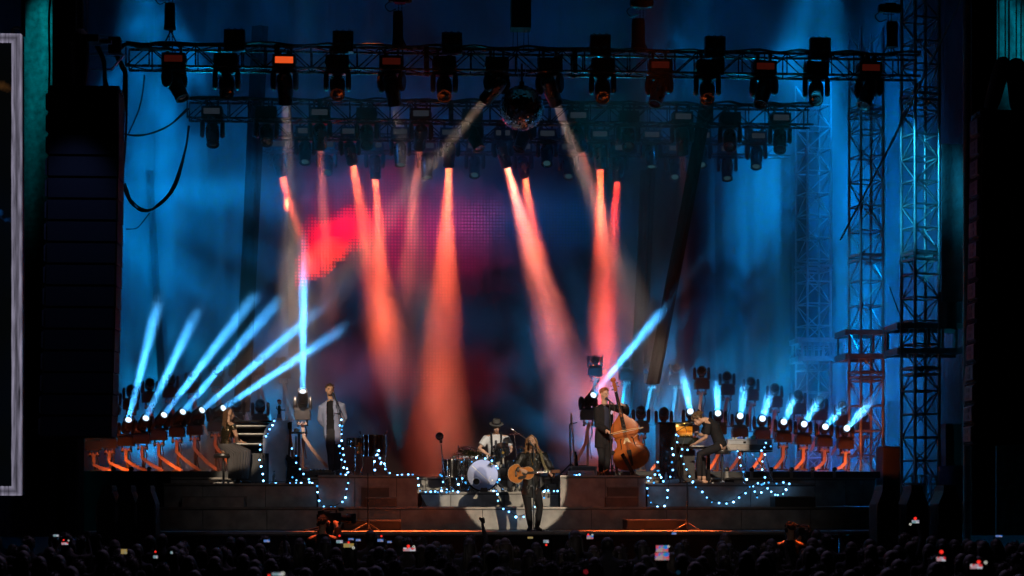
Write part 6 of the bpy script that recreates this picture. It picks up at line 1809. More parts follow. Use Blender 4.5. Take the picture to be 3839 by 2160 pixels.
def body_mesh(J, name, hands=('L', 'R'), feet=(), curl=.6, voxel=.011, scale=1.0):
    mb = MB(); pts, rad, side = torso_path(J); mb.rsweep(pts, rad, 18, side)
    c, M3 = head_parts(mb, J['head'], J['face'], J.get('up', (0, 0, 1)), scale)
    mb.sweep([Vector(J['neck']) - Vector((0, 0, .05)), Vector(J['neck']), c + M3 @ Vector((0, -.02, -.04))], [.075, .058, .055], 14)
    mb.rsweep([J['shL'], Vector(J['neck']) - Vector((0, 0, .04)), J['shR']], [.058, .07, .058], 14)
    for s in 'LR':
        a, e, w = limb_pts(J, s, 'arm')
        mb.rsweep([a, a.lerp(e, .5), e, e.lerp(w, .35), w], [.054, .047, .040, .040, .027], 12)
        if s in hands and ('ha' + s) in J: hand(mb, w, J['ha' + s], J['pn' + s], J.get('curl' + s, curl), J.get('spr' + s, 0))
        if ('hip' + s) in J:
            h, k, n = limb_pts(J, s, 'leg')
            mb.rsweep([h, h.lerp(k, .5), k, k.lerp(n, .3), n], [.088, .076, .058, .058, .040], 12)
            to = Vector(J['to' + s]); hl = n + (n - to).normalized() * .05; hl.z = to.z + .01
            mb.rsweep([hl + Vector((0, 0, .025)), n.lerp(to, .5) + Vector((0, 0, -.012)), to + Vector((0, 0, .02))], [(.034, .034), (.044, .032), (.036, .020)], 12, side=(n - to).cross(Vector((0, 0, 1))))
            if s in feet:
                d = (to - n); d.z = 0; d.normalize(); a_ = d.cross(Vector((0, 0, 1)))
                for q, o in enumerate((-.03, -.012, .004, .018, .031)): mb.rsweep([to + a_ * o + Vector((0, 0, .016)), to + a_ * o + d * (.045 - .006 * q) + Vector((0, 0, .011))], .0095, 8)
    me = remesh(mb, name, voxel, 3)
    return me, c, M3
def cloth_top(J, name, infl=.016, sleeve=1.0, hem=.10, voxel=.013, cuff=.0):
    mb = MB(); pts, rad, side = torso_path(J, infl)
    d = (pts[0] - pts[1]).normalized(); pts[0] = pts[1] + d * hem
    rad = list(rad); rad[-1] = (.080 + infl * .4, .072 + infl * .4); pts[-1] = pts[-1] - (pts[-1] - pts[-2]).normalized() * .02
    mb.sweep(pts, rad, 22, True, side)
    mb.rsweep([Vector(J['shL']) - Vector((0, 0, .022)), Vector(J['neck']) - Vector((0, 0, .050)), Vector(J['shR']) - Vector((0, 0, .022))], [.050 + infl * .8, .070 + infl, .050 + infl * .8], 14)
    for s in 'LR':
        a, e, w = limb_pts(J, s, 'arm')
        if sleeve >= 1: mb.sweep([a + (a - e).normalized() * .02, a, a.lerp(e, .5), e, e.lerp(w, .4), e.lerp(w, .93)], [.045 + infl, .058 + infl, .054 + infl, .048 + infl, .046 + infl, .036 + infl], 14)
        else: mb.sweep([a + (a - e).normalized() * .02, a, a.lerp(e, sleeve)], [.045 + infl, .058 + infl, .060 + infl], 14)
    return remesh(mb, name, voxel, 4)
def cloth_legs(J, name, infl=.012, end=.96, voxel=.013, flare=0.0):
    mb = MB(); pel = Vector(J['pel']); ch = Vector(J['chest']); side = (Vector(J['hipR']) - Vector(J['hipL'])).normalized()
    u = (ch - pel).normalized()
    mid = (Vector(J['hipL']) + Vector(J['hipR'])) / 2
    mb.rsweep([mid - u * .02, pel, pel + u * .09], [(.145 + infl, .110 + infl), (.158 + infl, .118 + infl), (.150 + infl, .108 + infl)], 18, side)
    for s in 'LR':
        h, k, n = limb_pts(J, s, 'leg')
        mb.sweep([h + (h - k).normalized() * .03, h.lerp(k, .4), k, k.lerp(n, .35), k.lerp(n, end)], [.094 + infl, .080 + infl, .062 + infl, .060 + infl + flare * .5, .045 + infl + flare], 14)
    return remesh(mb, name, voxel, 4)
def shoe(t, an, to, m=None):
    an, to = Vector(an), Vector(to); d = to - an; d.z = 0; d.normalize(); sd = d.cross(Vector((0, 0, 1)))
    z0 = to.z
    pts = [an - d * .07, an - d * .03, an + d * .06, to, to + d * .045]
    base = [Vector((p.x, p.y, z0 + h)) for p, h in zip(pts, (.045, .052, .044, .034, .028))]
    mb = MB().rsweep(base, [(.034, .038), (.041, .048), (.045, .042), (.047, .032), (.036, .024)], 12, side=sd)
    mb.rsweep([an + Vector((0, 0, .03)), Vector((an.x, an.y, z0 + .05))], [.045, .044], 12)
    o = obj('shoe', remesh(mb, 'shoe', .012, 2), m or M_SHOE, t)
    sl = MB().sweep([Vector((p.x, p.y, z0 + .008)) for p in pts], [(.034, .007), (.043, .008), (.047, .008), (.049, .008), (.036, .007)], 10, True, sd)
    obj('sole', sl, mat('shoe_sole', (.03, .025, .022), .7), o)
def cut_open(me, fn):
    bm = bmesh.new(); bm.from_mesh(me)
    bmesh.ops.delete(bm, geom=[f for f in bm.faces if fn(f.calc_center_median())], context='FACES')
    bm.to_mesh(me); bm.free(); return me
def locks(t, c, M3, m, roots, s=1.0, name='hair'):
    """Hair as many tapering locks; each root is a list of points in head space."""
    mb = MB()
    for pts, r in roots:
        pp = cat_rom([c + M3 @ (Vector(p) * s) for p in pts], 4)
        n = len(pp); mb.rsweep(pp, [r * s * (1 - .55 * (i / (n - 1)) ** 2) for i in range(n)], 7)
    return obj(name, mb, m, t, smooth=True)
def short_hair(t, c, M3, m, s=1.0, quiff=.02, curly=False, back=True, seed=1):
    rr = random.Random(seed); roots = []
    cap = MB().ell(c + M3 @ (Vector((0, -.022, .040)) * s), [.080 * s, .094 * s, .086 * s], 18, 12, M3)
    def keep(p):
        q = M3.transposed() @ (p - c)
        return q.z > (.052 if q.y > .03 else (-.02 if q.y > -.02 else -.065)) * s
    me = cap.mesh('hair_cap', True)
    bm = bmesh.new(); bm.from_mesh(me); bmesh.ops.delete(bm, geom=[f for f in bm.faces if not keep(f.calc_center_median())], context='FACES'); bm.to_mesh(me); bm.free()
    base_ = obj('hair', me, m, t)
    for i in range(90 if not curly else 130):
        th = rr.uniform(0, 2 * math.pi); ph = rr.uniform(.02, 1.45) if not curly else rr.uniform(.0, 1.75)
        x, y, z = math.sin(ph) * math.sin(th) * .080, -.022 + math.sin(ph) * math.cos(th) * .094, .040 + math.cos(ph) * .086
        if y > .035 and z < .06: continue
        if y > -.01 and z < -.0: continue
        n = Vector((x, y + .022, z - .04)).normalized()
        p0 = Vector((x, y, z)) - n * .006
        if curly:
            a = Vector((rr.uniform(-1, 1), rr.uniform(-1, 1), rr.uniform(-1, 1))) * .022
            roots.append(([p0, p0 + n * .022 + a * .6, p0 + n * .036 - a * .4 + Vector((0, 0, -.008)), p0 + n * .03 + a + Vector((0, 0, -.024))], rr.uniform(.008, .013)))
        else:
            fwd = Vector((rr.uniform(-.01, .01), .012 if y > 0 else -.012, .0))
            lift = quiff if y > .0 and z > .07 else .006
            roots.append(([p0, p0 + n * (.004 + lift * .6) + fwd * .6, p0 + n * (.005 + lift) + fwd * 1.6 + Vector((0, 0, -.004))], rr.uniform(.006, .009)))
    locks(base_, c, M3, m, roots, s, 'hair_lock')['kind'] = 'stuff'

def person(label, Y, px, z): return thing('person', label, 'person', Vector((X(px, Y), Y, z)))
def joints(t, Y, dic):
    out = {}
    for k, v in dic.items():
        if isinstance(v, tuple) and len(v) == 3 and isinstance(v[0], (int, float)) and v[0] > 200: out[k] = W(v[0], v[1], Y + v[2]) - Vector(t.location)
        else: out[k] = v
    return out

# ------------------------------------------------------------------ the singer with the acoustic guitar
Y = 33.9
t = person('long haired singer in black leather jacket playing an acoustic guitar at the lip', Y, 1998, Z_DECK + .002)
J = joints(t, Y, dict(pel=(1990, 1832, 0), chest=(1995, 1740, 0), neck=(1996, 1697, 0), head=(1992, 1657, -.03), shL=(1958, 1706, 0), shR=(2034, 1705, 0),
    elL=(1922, 1766, -.10), wrL=(1952, 1760, -.27), haL=(1976, 1771, -.30), elR=(2066, 1762, -.06), wrR=(2068, 1783, -.24), haR=(2056, 1770, -.30),
    hipL=(1972, 1838, 0), hipR=(2010, 1838, 0), knL=(1980, 1902, -.03), knR=(2024, 1900, -.03), anL=(1988, 1978, .02), anR=(2014, 1978, .02), toL=(1984, 1990, -.15), toR=(2024, 1990, -.14)))
for a in ('anL', 'anR'): J[a].z = .09
for a in ('toL', 'toR'): J[a].z = .0
J.update(face=(-.14, -1, .16), up=(-.04, .14, 1), pnL=(.3, .9, -.3), pnR=(0, -.6, .6), curlL=.55, curlR=.8, build=.96)
me, c, M3 = body_mesh(J, 'body'); obj('body', me, M_SKIN, t)
face_details(t, c, M3, 1.0, True, mat('blond_brow', (.16, .09, .04), .7))
obj('shirt', cloth_top(J, 'shirt', .010, .3, .17), mat('charcoal_tee', (.03, .032, .034), .9, bump=.3, spec=.12), t)
jk = cloth_top(J, 'jacket', .030, 1.0, .12)
nk_ = Vector(J['neck'])
cut_open(jk, lambda p: (p.y < -.055 and abs(p.x - nk_.x + .002) < .035 + .055 * max(0, (p.z - 1.1)) + .05 * max(0, 1.02 - p.z) and p.z < nk_.z + .02) or p.z > nk_.z + .012 or p.z < J['pel'].z - .11)
obj('jacket', jk, M_LEATHER, t)
obj('trousers', cloth_legs(J, 'trousers', .006, .97), M_DENIM, t)
for s in 'LR': shoe(t, J['an' + s], J['to' + s], mat('brown_suede', (.05, .028, .02), .7))
M_LONG = mat('long_fair_hair', (.22, .11, .045), .45, vary=.35, scale=22)
rr = random.Random(4); roots = []
for i in range(60):
    a = rr.uniform(-1, 1); sx = 1 if a > 0 else -1; u = abs(a)
    top = Vector((sx * .018 * rr.random(), .035 - .11 * rr.random(), .118))
    m1 = Vector((sx * (.078 + .012 * rr.random()), .025 - .10 * rr.random(), .04)); m2 = Vector((sx * (.092 + .02 * rr.random()), -.01 - .08 * rr.random(), -.07))
    e = Vector((sx * (.10 + .05 * rr.random()), -.02 - .06 * rr.random() + .05 * (rr.random() > .6), -.165 - .07 * rr.random()))
    roots.append(([top, m1, m2, m2.lerp(e, .55) + Vector((rr.uniform(-.012, .012), rr.uniform(-.01, .01), 0)), e], rr.uniform(.012, .019)))
for i in range(22):
    x = rr.uniform(-.07, .07); roots.append(([(x * .3, -.05, .115), (x, -.11, .03), (x * 1.1, -.115, -.08), (x * 1.2, -.10, -.2)], .02))
locks(t, c, M3, M_LONG, roots)
be = MB().ell(c + M3 @ Vector((0, .052, -.092)), [.042, .036, .038], 14, 10, M3)
obj('beard', be, mat('short_fair_beard', (.20, .10, .045), .85, bump=.5), t, smooth=True)
nl = cat_rom([nk_ + Vector((-.06, -.085, -.02)), nk_ + Vector((-.03, -.14, -.13)), nk_ + Vector((-.005, -.158, -.21)), nk_ + Vector((.03, -.14, -.12)), nk_ + Vector((.06, -.085, -.02))], 5)
nc = obj('necklace', MB().sweep(nl, .0035, 5), M_GOLD, t, smooth=True); obj('pendant', MB().ell(nk_ + Vector((-.005, -.164, -.225)), (.010, .006, .014), 8, 6), M_GOLD, nc, smooth=True)
obj('belt_buckle', MB().box(J['pel'] + Vector((0, -.135, .05)), (.04, .012, .03)), M_CHROME, t)
st = [Vector(J['shR']) + Vector((-.06, -.02, .085)), Vector(J['shR']) + Vector((-.035, -.125, -.0)), W(2040, 1745, Y - .20) - t.location, W(2060, 1776, Y - .23) - t.location]
st0 = [Vector(J['shR']) + Vector((-.07, .09, .02)), *st]
obj('guitar_strap', MB().sweep(cat_rom(st0, 6), [(.026, .004)] * (6 * 4 + 1), 8, True, (1, 0, .6)), mat('woven_strap', (.16, .13, .07), .8, bump=.5, vary=.5, scale=40), t)
SINGER = t
gx = W(1953, 1776, Y - .23)
g_ = acoustic_guitar('acoustic_guitar', 'honey coloured acoustic guitar held by the long haired singer', gx, (R(-6), R(-3), 0), M_WOOD, .9)
g_.scale = (.93, .93, .93)

# ------------------------------------------------------------------ man in the blue jacket
Y = 36.9
t = person('man in pale blue jacket singing with hands behind his back', Y, 1248, ZS_)
J = joints(t, Y, dict(pel=(1250, 1622, 0), chest=(1243, 1545, 0), neck=(1240, 1500, -.01), head=(1236, 1463, -.05), shL=(1211, 1525, 0), shR=(1277, 1519, 0),
    elL=(1204, 1572, .10), wrL=(1230, 1606, .20), haL=(1248, 1612, .21), elR=(1290, 1568, .10), wrR=(1266, 1606, .20), haR=(1250, 1612, .23),
    hipL=(1234, 1636, 0), hipR=(1268, 1636, 0), knL=(1240, 1702, -.02), knR=(1268, 1702, -.03), anL=(1243, 1768, .03), anR=(1265, 1768, .0), toL=(1240, 1780, -.13), toR=(1266, 1780, -.16)))
for a in ('anL', 'anR'): J[a].z = .09
for a in ('toL', 'toR'): J[a].z = .0
J.update(face=(.22, -1, .10), up=(.10, .06, 1), pnL=(0, -1, 0), pnR=(0, -1, 0))
me, c, M3 = body_mesh(J, 'body'); obj('body', me, M_SKIN2, t)
face_details(t, c, M3, 1.0, False, mat('dark_brow', (.05, .03, .02), .7))
short_hair(t, c, M3, mat('short_brown_hair', (.11, .065, .035), .55, vary=.3, scale=20), 1.0, .028, seed=5)
obj('stubble', MB().ell(c + M3 @ Vector((0, .042, -.086)), [.047, .042, .034], 14, 10, M3), mat('stubble', (.22, .12, .08), .9), t, smooth=True)
obj('shirt', cloth_top(J, 'shirt', .008, .3, .13), M_DARKCLOTH, t)
jk = cloth_top(J, 'jacket', .034, 1.0, .24); nk_ = Vector(J['neck'])
cut_open(jk, lambda p: (p.y < -.03 and (-.075 - .03 * max(0, 1.2 - p.z)) < p.x - nk_.x < (.055 + .06 * max(0, 1.35 - p.z)) and p.z < nk_.z) or p.z > nk_.z + .010)
m_jk = mat('pale_blue_jacket', (.25, .28, .42), .85, bump=.45, scale=7, vary=.15)
j_ = obj('jacket', jk, m_jk, t)
for s, x_ in ((-1, -.078), (1, .062)):
    obj('lapel', MB().prism([(x_, -.0), (x_ + s * .06, -.07), (x_ + s * .035, -.085), (x_ + s * .05, -.10), (x_ + s * .002, -.30)], -.165, -.157, None, nk_ + Vector((0, 0, -.03))), m_jk, j_)
obj('pocket', MB().box(nk_ + Vector((.13, -.155, -.22)), (.09, .012, .10)), m_jk, j_)
obj('trousers', cloth_legs(J, 'trousers', .010, .98), mat('dark_grey_denim', (.03, .03, .034), .85, bump=.4, scale=7, spec=.12), t)
for s in 'LR': shoe(t, J['an' + s], J['to' + s], mat('dark_brown_boot', (.03, .02, .016), .45))

# ------------------------------------------------------------------ seated woman at the keyboards
Y = 36.85
t = person('seated woman with long brown hair, sequin top and long pleated skirt', Y, 850, ZK)
J = joints(t, Y, dict(pel=(846, 1676, .05), chest=(851, 1615, .02), neck=(857, 1584, .02), head=(860, 1553, .03), shL=(842, 1592, .16), shR=(872, 1596, -.10),
    elL=(880, 1636, .24), wrL=(905, 1656, .22), haL=(922, 1660, .22), elR=(886, 1634, -.10), wrR=(888, 1654, .06), haR=(910, 1660, .10),
    hipL=(850, 1690, .12), hipR=(852, 1690, -.06), knL=(912, 1702, .14), knR=(914, 1702, -.04), anL=(908, 1782, .16), anR=(906, 1784, .0), toL=(930, 1800, .16), toR=(930, 1800, .0)))
for a in ('anL', 'anR'): J[a].z = .08
for a in ('toL', 'toR'): J[a].z = .0
J.update(face=(.93, .34, -.05), up=(0, 0, 1), pnL=(0, 0, -1), pnR=(0, 0, -1), curlR=.25, curlL=.25, sprR=.6, build=.84)
_kn = (J['knL'] + J['knR']) / 2; _hp = (J['hipL'] + J['hipR']) / 2
for k_ in ('hipL', 'hipR'): J.pop(k_)
me, c, M3 = body_mesh(J, 'body', scale=.96); obj('body', me, M_SKIN2, t)
face_details(t, c, M3, .96, False, mat('dark_brow', (.05, .03, .02), .7))
seq = mat('gold_black_sequins', (.20, .15, .09), .22, metal=.9, vary=.98, scale=95)
obj('top', cloth_top(J, 'top', .012, .42, .04), seq, t)
rr = random.Random(9); roots = []
for i in range(70):
    a = rr.uniform(-1, 1)
    x = .082 * a; roots.append(([(x * .25, -.02 + .03 * rr.random(), .122), (x * 1.0, -.06 - .05 * (1 - abs(a)), .05), (x * 1.12, -.075 - .05 * (1 - abs(a)), -.08), (x * 1.2 + rr.uniform(-.02, .02), -.085 - .03 * rr.random(), -.22 - .05 * rr.random()), (x * 1.2 + rr.uniform(-.02, .02), -.09, -.30 - .07 * rr.random())], rr.uniform(.013, .02)))
for i in range(14):
    sx = rr.choice((-1, 1)); roots.append(([(sx * .02, .05, .108), (sx * .075, .035, .04), (sx * .086, .01, -.06), (sx * .09, .0, -.2)], .012))
locks(t, c, M3, mat('long_brown_hair', (.10, .05, .026), .38, vary=.35, scale=24), roots, .96)
# pleated skirt from waist over the knees to the floor
wst = J['pel'] + Vector((0, 0, .06)); kn = _kn; hm = Vector((W(893, 1790, Y).x - t.location.x, kn.y - .0, .10)); hip = _hp
def skirt(u, v):
    a = u * 2 * math.pi
    if v < .45:
        w_ = v / .45; cc = wst.lerp(hip.lerp(kn, .72), w_ ** 1.1); rx, ry = lerp(.15, .24, w_), lerp(.14, .20, w_)
        if w_ > 0: cc = cc + Vector((0, 0, .0))
    else:
        w_ = (v - .45) / .55; cc = hip.lerp(kn, .72).lerp(hm, w_); rx, ry = lerp(.235, .19, w_), lerp(.19, .20, w_)
    pl = 1 + (.012 + .05 * v) * math.sin(26 * a + 1.2 * math.sin(3 * a))
    x = math.cos(a) * rx * pl; y = math.sin(a) * ry * pl
    z = cc.z + (.05 * math.cos(a) * (1 if v < .5 else .2) if 0 < v < .8 else 0)
    return Vector((cc.x + x, cc.y + y, z))
obj('skirt', MB().sheet(skirt, 208, 16), mat('charcoal_pleats', (.075, .068, .07), .75, vary=.15), t, smooth=True)
for s in 'LR': shoe(t, J['an' + s], J['to' + s])
obj('bracelet', MB().lathe([(.03, -.008), (.034, -.008), (.034, .008), (.03, .008)], 14, J['wrR']), M_BLACKG, t, smooth=True)

# ------------------------------------------------------------------ drummer
Y = 38.15
t = person('drummer in white tee, braces and grey hat behind the kit', Y, 1858, ZD)
J = joints(t, Y, dict(pel=(1862, 1758, .05), chest=(1860, 1675, 0), neck=(1860, 1630, -.03), head=(1861, 1602, -.10), shL=(1824, 1642, 0), shR=(1897, 1642, 0),
    elL=(1797, 1682, -.08), wrL=(1832, 1706, -.26), haL=(1852, 1708, -.34), elR=(1920, 1686, -.08), wrR=(1900, 1704, -.26), haR=(1884, 1706, -.34),
    hipL=(1842, 1768, .0), hipR=(1882, 1768, 0), knL=(1812, 1772, -.36), knR=(1912, 1772, -.36), anL=(1812, 1830, -.42), anR=(1912, 1830, -.42), toL=(1808, 1838, -.6), toR=(1916, 1838, -.6)))
for a in ('anL', 'anR'): J[a].z = .08
for a in ('toL', 'toR'): J[a].z = .0
J.update(face=(.05, -1, -.38), up=(0, -.2, 1), pnL=(0, 0, -1), pnR=(0, 0, -1), curlL=.9, curlR=.9)
me, c, M3 = body_mesh(J, 'body'); obj('body', me, M_SKIN2, t)
face_details(t, c, M3, 1.0, False, mat('fair_brow', (.2, .11, .05), .7))
obj('beard', MB().ell(c + M3 @ Vector((0, .045, -.088)), [.046, .042, .040], 14, 10, M3), mat('red_fair_beard', (.28, .13, .05), .85, bump=.5), t, smooth=True)
obj('shirt', cloth_top(J, 'shirt', .018, .72, .06), mat('white_tee', (.62, .58, .53), .85, bump=.35, vary=.08), t)
obj('trousers', cloth_legs(J, 'trousers', .012, .96), M_DENIM, t)
for s in 'LR': shoe(t, J['an' + s], J['to' + s])
ht = obj('hat', MB().lathe([(.0, .075), (.055, .085), (.078, .075), (.088, .0), (.09, -.02)], 20, c + M3 @ Vector((0, -.01, .095)), M3), mat('grey_felt', (.085, .075, .062), .85, bump=.3), t, smooth=True)
obj('brim', MB().lathe([(.07, -.012), (.115, -.022), (.142, -.016), (.142, -.022), (.115, -.03), (.07, -.022)], 24, c + M3 @ Vector((0, -.005, .09)), M3 @ Matrix.Diagonal((1.05, 1.15, 1))), mat('grey_felt', (.085, .075, .062), .85), ht, smooth=True)
obj('hat_band', MB().lathe([(.0895, -.018), (.092, -.018), (.0905, .012), (.088, .012)], 22, c + M3 @ Vector((0, -.01, .095)), M3), M_DARKCLOTH, ht, smooth=True)
for sx in (-1, 1):
    n_ = J['neck']; pts = [n_ + Vector((sx * .10, .09, .0)), n_ + Vector((sx * .105, -.02, .055)), n_ + Vector((sx * .10, -.125, -.06)), J['chest'] + Vector((sx * .095, -.15, 0)), J['chest'].lerp(J['pel'], .8) + Vector((sx * .10, -.14, 0))]
    obj('brace_strap', MB().sweep(cat_rom(pts, 5), [(.019, .004)] * 21, 8, True, (1, 0, 0)), M_DARKCLOTH, t)
for s in 'LR':
    d = (J['ha' + s] - J['wr' + s]).normalized(); a = J['ha' + s]
    so = thing('drumstick', f'wooden drumstick in the drummer {"nearer the crash cymbal" if s == "L" else "hand behind the rack tom"}', 'drumstick', t.location + a)
    obj('stick', MB().sweep([(-d * .04), Vector((.18 if s == 'L' else -.16, -.2, -.02)), Vector((.21 if s == 'L' else -.19, -.235, -.025))], [.008, .007, .004], 7), mat('hickory', (.5, .35, .2), .5), so, smooth=True)
    obj('tip', MB().ell(Vector((.21 if s == 'L' else -.19, -.235, -.025)), (.006, .006, .008), 8, 6), M_IVORY, so, smooth=True)
Yd = 38.2; t2 = thing('drum_throne', 'round black seat under the drummer', 'stool', Vector((X(1862, Yd), Yd, ZD)))
obj('seat', MB().lathe([(0, .42), (.16, .425), (.17, .46), (.15, .49), (0, .495)], 20), M_BLACK, t2, smooth=True); tripod_stand(t2, (0, 0, 0), (0, 0, .43), .22)

# ------------------------------------------------------------------ upright bass player
Y = 36.85
t = person('bespectacled upright bass player in dark suit jacket', Y, 2262, ZS_)
J = joints(t, Y, dict(pel=(2262, 1640, 0), chest=(2266, 1565, -.02), neck=(2266, 1518, -.04), head=(2266, 1478, -.08), shL=(2242, 1532, -.06), shR=(2306, 1526, .06),
    elL=(2242, 1594, -.10), wrL=(2276, 1616, -.40), haL=(2298, 1624, -.62), elR=(2350, 1546, .05), wrR=(2340, 1520, -.22), haR=(2316, 1508, -.40),
    hipL=(2250, 1652, 0), hipR=(2280, 1650, 0), knL=(2256, 1712, -.04), knR=(2278, 1712, .06), anL=(2252, 1772, .0), anR=(2274, 1770, .1), toL=(2246, 1782, -.17), toR=(2284, 1780, -.06)))
for a in ('anL', 'anR'): J[a].z = .09
for a in ('toL', 'toR'): J[a].z = .0
J.update(face=(.55, -.85, -.12), up=(0, 0, 1), pnL=(.2, -.2, -1), pnR=(-.2, .7, -.5), curlL=.8, curlR=.7, build=.95)
me, c, M3 = body_mesh(J, 'body'); obj('body', me, M_SKIN, t)
face_details(t, c, M3, 1.0, True, mat('red_brow', (.2, .08, .03), .7))
short_hair(t, c, M3, mat('red_brown_hair', (.30, .10, .035), .5, vary=.3, scale=20), 1.0, .03, seed=8)
gl_ = MB()
for sx in (-1, 1): gl_.sweep([c + M3 @ Vector((sx * .033 + .024 * math.cos(a), .106, -.004 + .018 * math.sin(a))) for a in [2 * math.pi * k / 14 for k in range(15)]], .0035, 5)
gl_.bar(c + M3 @ Vector((-.01, .108, 0)), c + M3 @ Vector((.01, .108, 0)), .004)
for sx in (-1, 1): gl_.bar(c + M3 @ Vector((sx * .057, .104, 0)), c + M3 @ Vector((sx * .082, -.01, .002)), .004)
obj('glasses', gl_, mat('pale_glasses_rim', (.6, .5, .4), .3), t)
obj('shirt', cloth_top(J, 'shirt', .008, .3, .08), mat('navy_shirt', (.018, .022, .05), .8, bump=.3), t)
jk = cloth_top(J, 'jacket', .032, 1.0, .22); nk_ = Vector(J['neck'])
fd = Vector((.35, -.93, 0))
def front_gap(p):
    q = p - nk_; f_ = q.dot(fd); s_ = q.dot(Vector((.93, .35, 0)))
    return (f_ > .02 and -.055 < s_ < .045 + .04 * max(0, 1.3 - p.z) and p.z < nk_.z) or p.z > nk_.z + .010
cut_open(jk, front_gap)
j_ = obj('jacket', jk, mat('black_suit', (.016, .015, .017), .8, bump=.3, spec=.12), t)
obj('pocket_square', MB().box(nk_ + Vector((.135, -.115, -.16)), (.05, .01, .07), Matrix.Rotation(R(25), 3, 'Y') @ Matrix.Rotation(R(20), 3, 'Z')), mat('lilac_square', (.5, .52, .8), .7), j_)
obj('trousers', cloth_legs(J, 'trousers', .008, .98), M_DENIM, t)
for s in 'LR': shoe(t, J['an' + s], J['to' + s], mat('brown_laced_shoe', (.05, .03, .025), .5))
obj('bracelet', MB().lathe([(.034, -.02), (.040, -.018), (.040, .018), (.034, .02)], 14, J['wrR'] + (J['elR'] - J['wrR']).normalized() * .05, (J['elR'] - J['wrR']).to_track_quat('Z', 'Y').to_matrix()), M_BRASS, t, smooth=True)
p = Vector((X(2290, 37.3), 37.3, ZS_)); t2 = thing('stool', 'dark stool behind the upright bass player', 'stool', p)
hs = zrow(1690, 37.3) - ZS_
obj('seat', MB().lathe([(0, hs - .09), (.15, hs - .085), (.16, hs - .05), (.14, hs), (0, hs + .005)], 18), mat('grey_vinyl', (.07, .07, .075), .35), t2, smooth=True)
for a in (45, 135, 225, 315): obj('leg', MB().sweep([(.1 * math.cos(R(a)), .1 * math.sin(R(a)), hs - .08), (.2 * math.cos(R(a)), .2 * math.sin(R(a)), .01)], .014, 7), M_BLACK, t2, smooth=True)

# ------------------------------------------------------------------ hunched keyboard player
Y = 36.45
t = person('barefoot keyboard player in black tee hunched over the keys', Y, 2690, ZK)
J = joints(t, Y, dict(pel=(2700, 1664, .02), chest=(2676, 1600, 0), neck=(2646, 1574, -.02), head=(2617, 1573, -.03), shL=(2652, 1594, .17), shR=(2655, 1592, -.15),
    elL=(2634, 1632, .26), wrL=(2618, 1628, .18), haL=(2612, 1618, .10), elR=(2646, 1640, -.16), wrR=(2606, 1664, .0), haR=(2590, 1668, .10),
    hipL=(2694, 1676, .11), hipR=(2694, 1676, -.09), knL=(2628, 1702, .14), knR=(2622, 1704, -.10), anL=(2640, 1776, .16), anR=(2622, 1778, -.08), toL=(2604, 1806, .14), toR=(2592, 1806, -.12)))
for a in ('anL', 'anR'): J[a].z = .10
for a in ('toL', 'toR'): J[a].z = .0
J.update(face=(-.80, -.15, -.62), up=(-.55, 0, .8), pnL=(0, 0, -1), pnR=(0, .2, -1), curlL=.7, curlR=.4, build=.98)
me, c, M3 = body_mesh(J, 'body', feet=('L', 'R')); obj('body', me, M_SKIN, t)
face_details(t, c, M3, 1.0, False, mat('dark_brow', (.05, .03, .02), .7))
short_hair(t, c, M3, mat('curly_brown_hair', (.13, .075, .035), .55, vary=.35, scale=20), 1.06, .02, True, seed=11)
obj('stubble', MB().ell(c + M3 @ Vector((0, .040, -.084)), [.048, .042, .036], 14, 10, M3), mat('stubble', (.22, .12, .08), .9), t, smooth=True)
obj('shirt', cloth_top(J, 'shirt', .016, .78, .07), mat('black_tee', (.018, .018, .021), .85, bump=.4, scale=7, spec=.12), t)
obj('trousers', cloth_legs(J, 'trousers', .008, .90), M_DENIM, t)

# ================================================================== BULB STRINGS
BULB_ME = []
for m_ in M_BULBS:
    me = MB().ell((0, 0, 0), .0185, 8, 5).mesh('bulb', True); me.materials.append(m_); BULB_ME.append(me)
SOCK_ME = MB().lathe([(.010, .0), (.012, .03), (.004, .036)], 8).mesh('socket', True); SOCK_ME.materials.append(M_RUBBER)
def string_lights(label, pts, Y, step=1, extra=None):
    """pts: pixels of the bulbs in order; the cable runs through them. A fourth value turns a bulb off."""
    base_ = W(pts[0][0], pts[0][1], Y)
    t = thing('string_light', label, 'string lights', base_, group='strings of globe bulbs')
    P3 = [W(p[0], p[1], Y + (p[2] if len(p) > 2 else 0)) - base_ for p in pts]
    if len(P3) > 1:
        cab = cat_rom([p + Vector((0, .012, .026)) for p in P3], 4)
        obj('cable', MB().sweep(cab, .006, 5), M_RUBBER, t, smooth=True)
    for p in P3:
        b = obj('bulb', rnd.choice((BULB_ME[0], BULB_ME[0], BULB_ME[1], BULB_ME[2])), None, t, p + Vector((rnd.uniform(-.012, .012), 0, rnd.uniform(-.015, .015)))); b.scale = (rnd.uniform(.75, 1.15),) * 3; obj('socket', SOCK_ME, None, b, (0, .004, .016))
S = string_lights
S('bulbs climbing the microphone stand of the blue jacket man', [(1283, 1597), (1279, 1573, .05), (1281, 1599), (1276, 1598), (1280, 1613), (1279, 1627), (1281, 1650), (1274, 1670), (1284, 1682), (1274, 1701), (1286, 1707), (1282, 1726), (1292, 1732), (1288, 1752), (1299, 1757), (1279, 1776), (1297, 1779), (1304, 1773)], 36.3)
S('bulbs spilling down from the large black drum', [(1422, 1690), (1412, 1705), (1425, 1718), (1405, 1733), (1430, 1732), (1428, 1740), (1440, 1740), (1405, 1762), (1446, 1757), (1463, 1774), (1490, 1782), (1508, 1781), (1533, 1781), (1549, 1781), (1567, 1792)], 36.05)
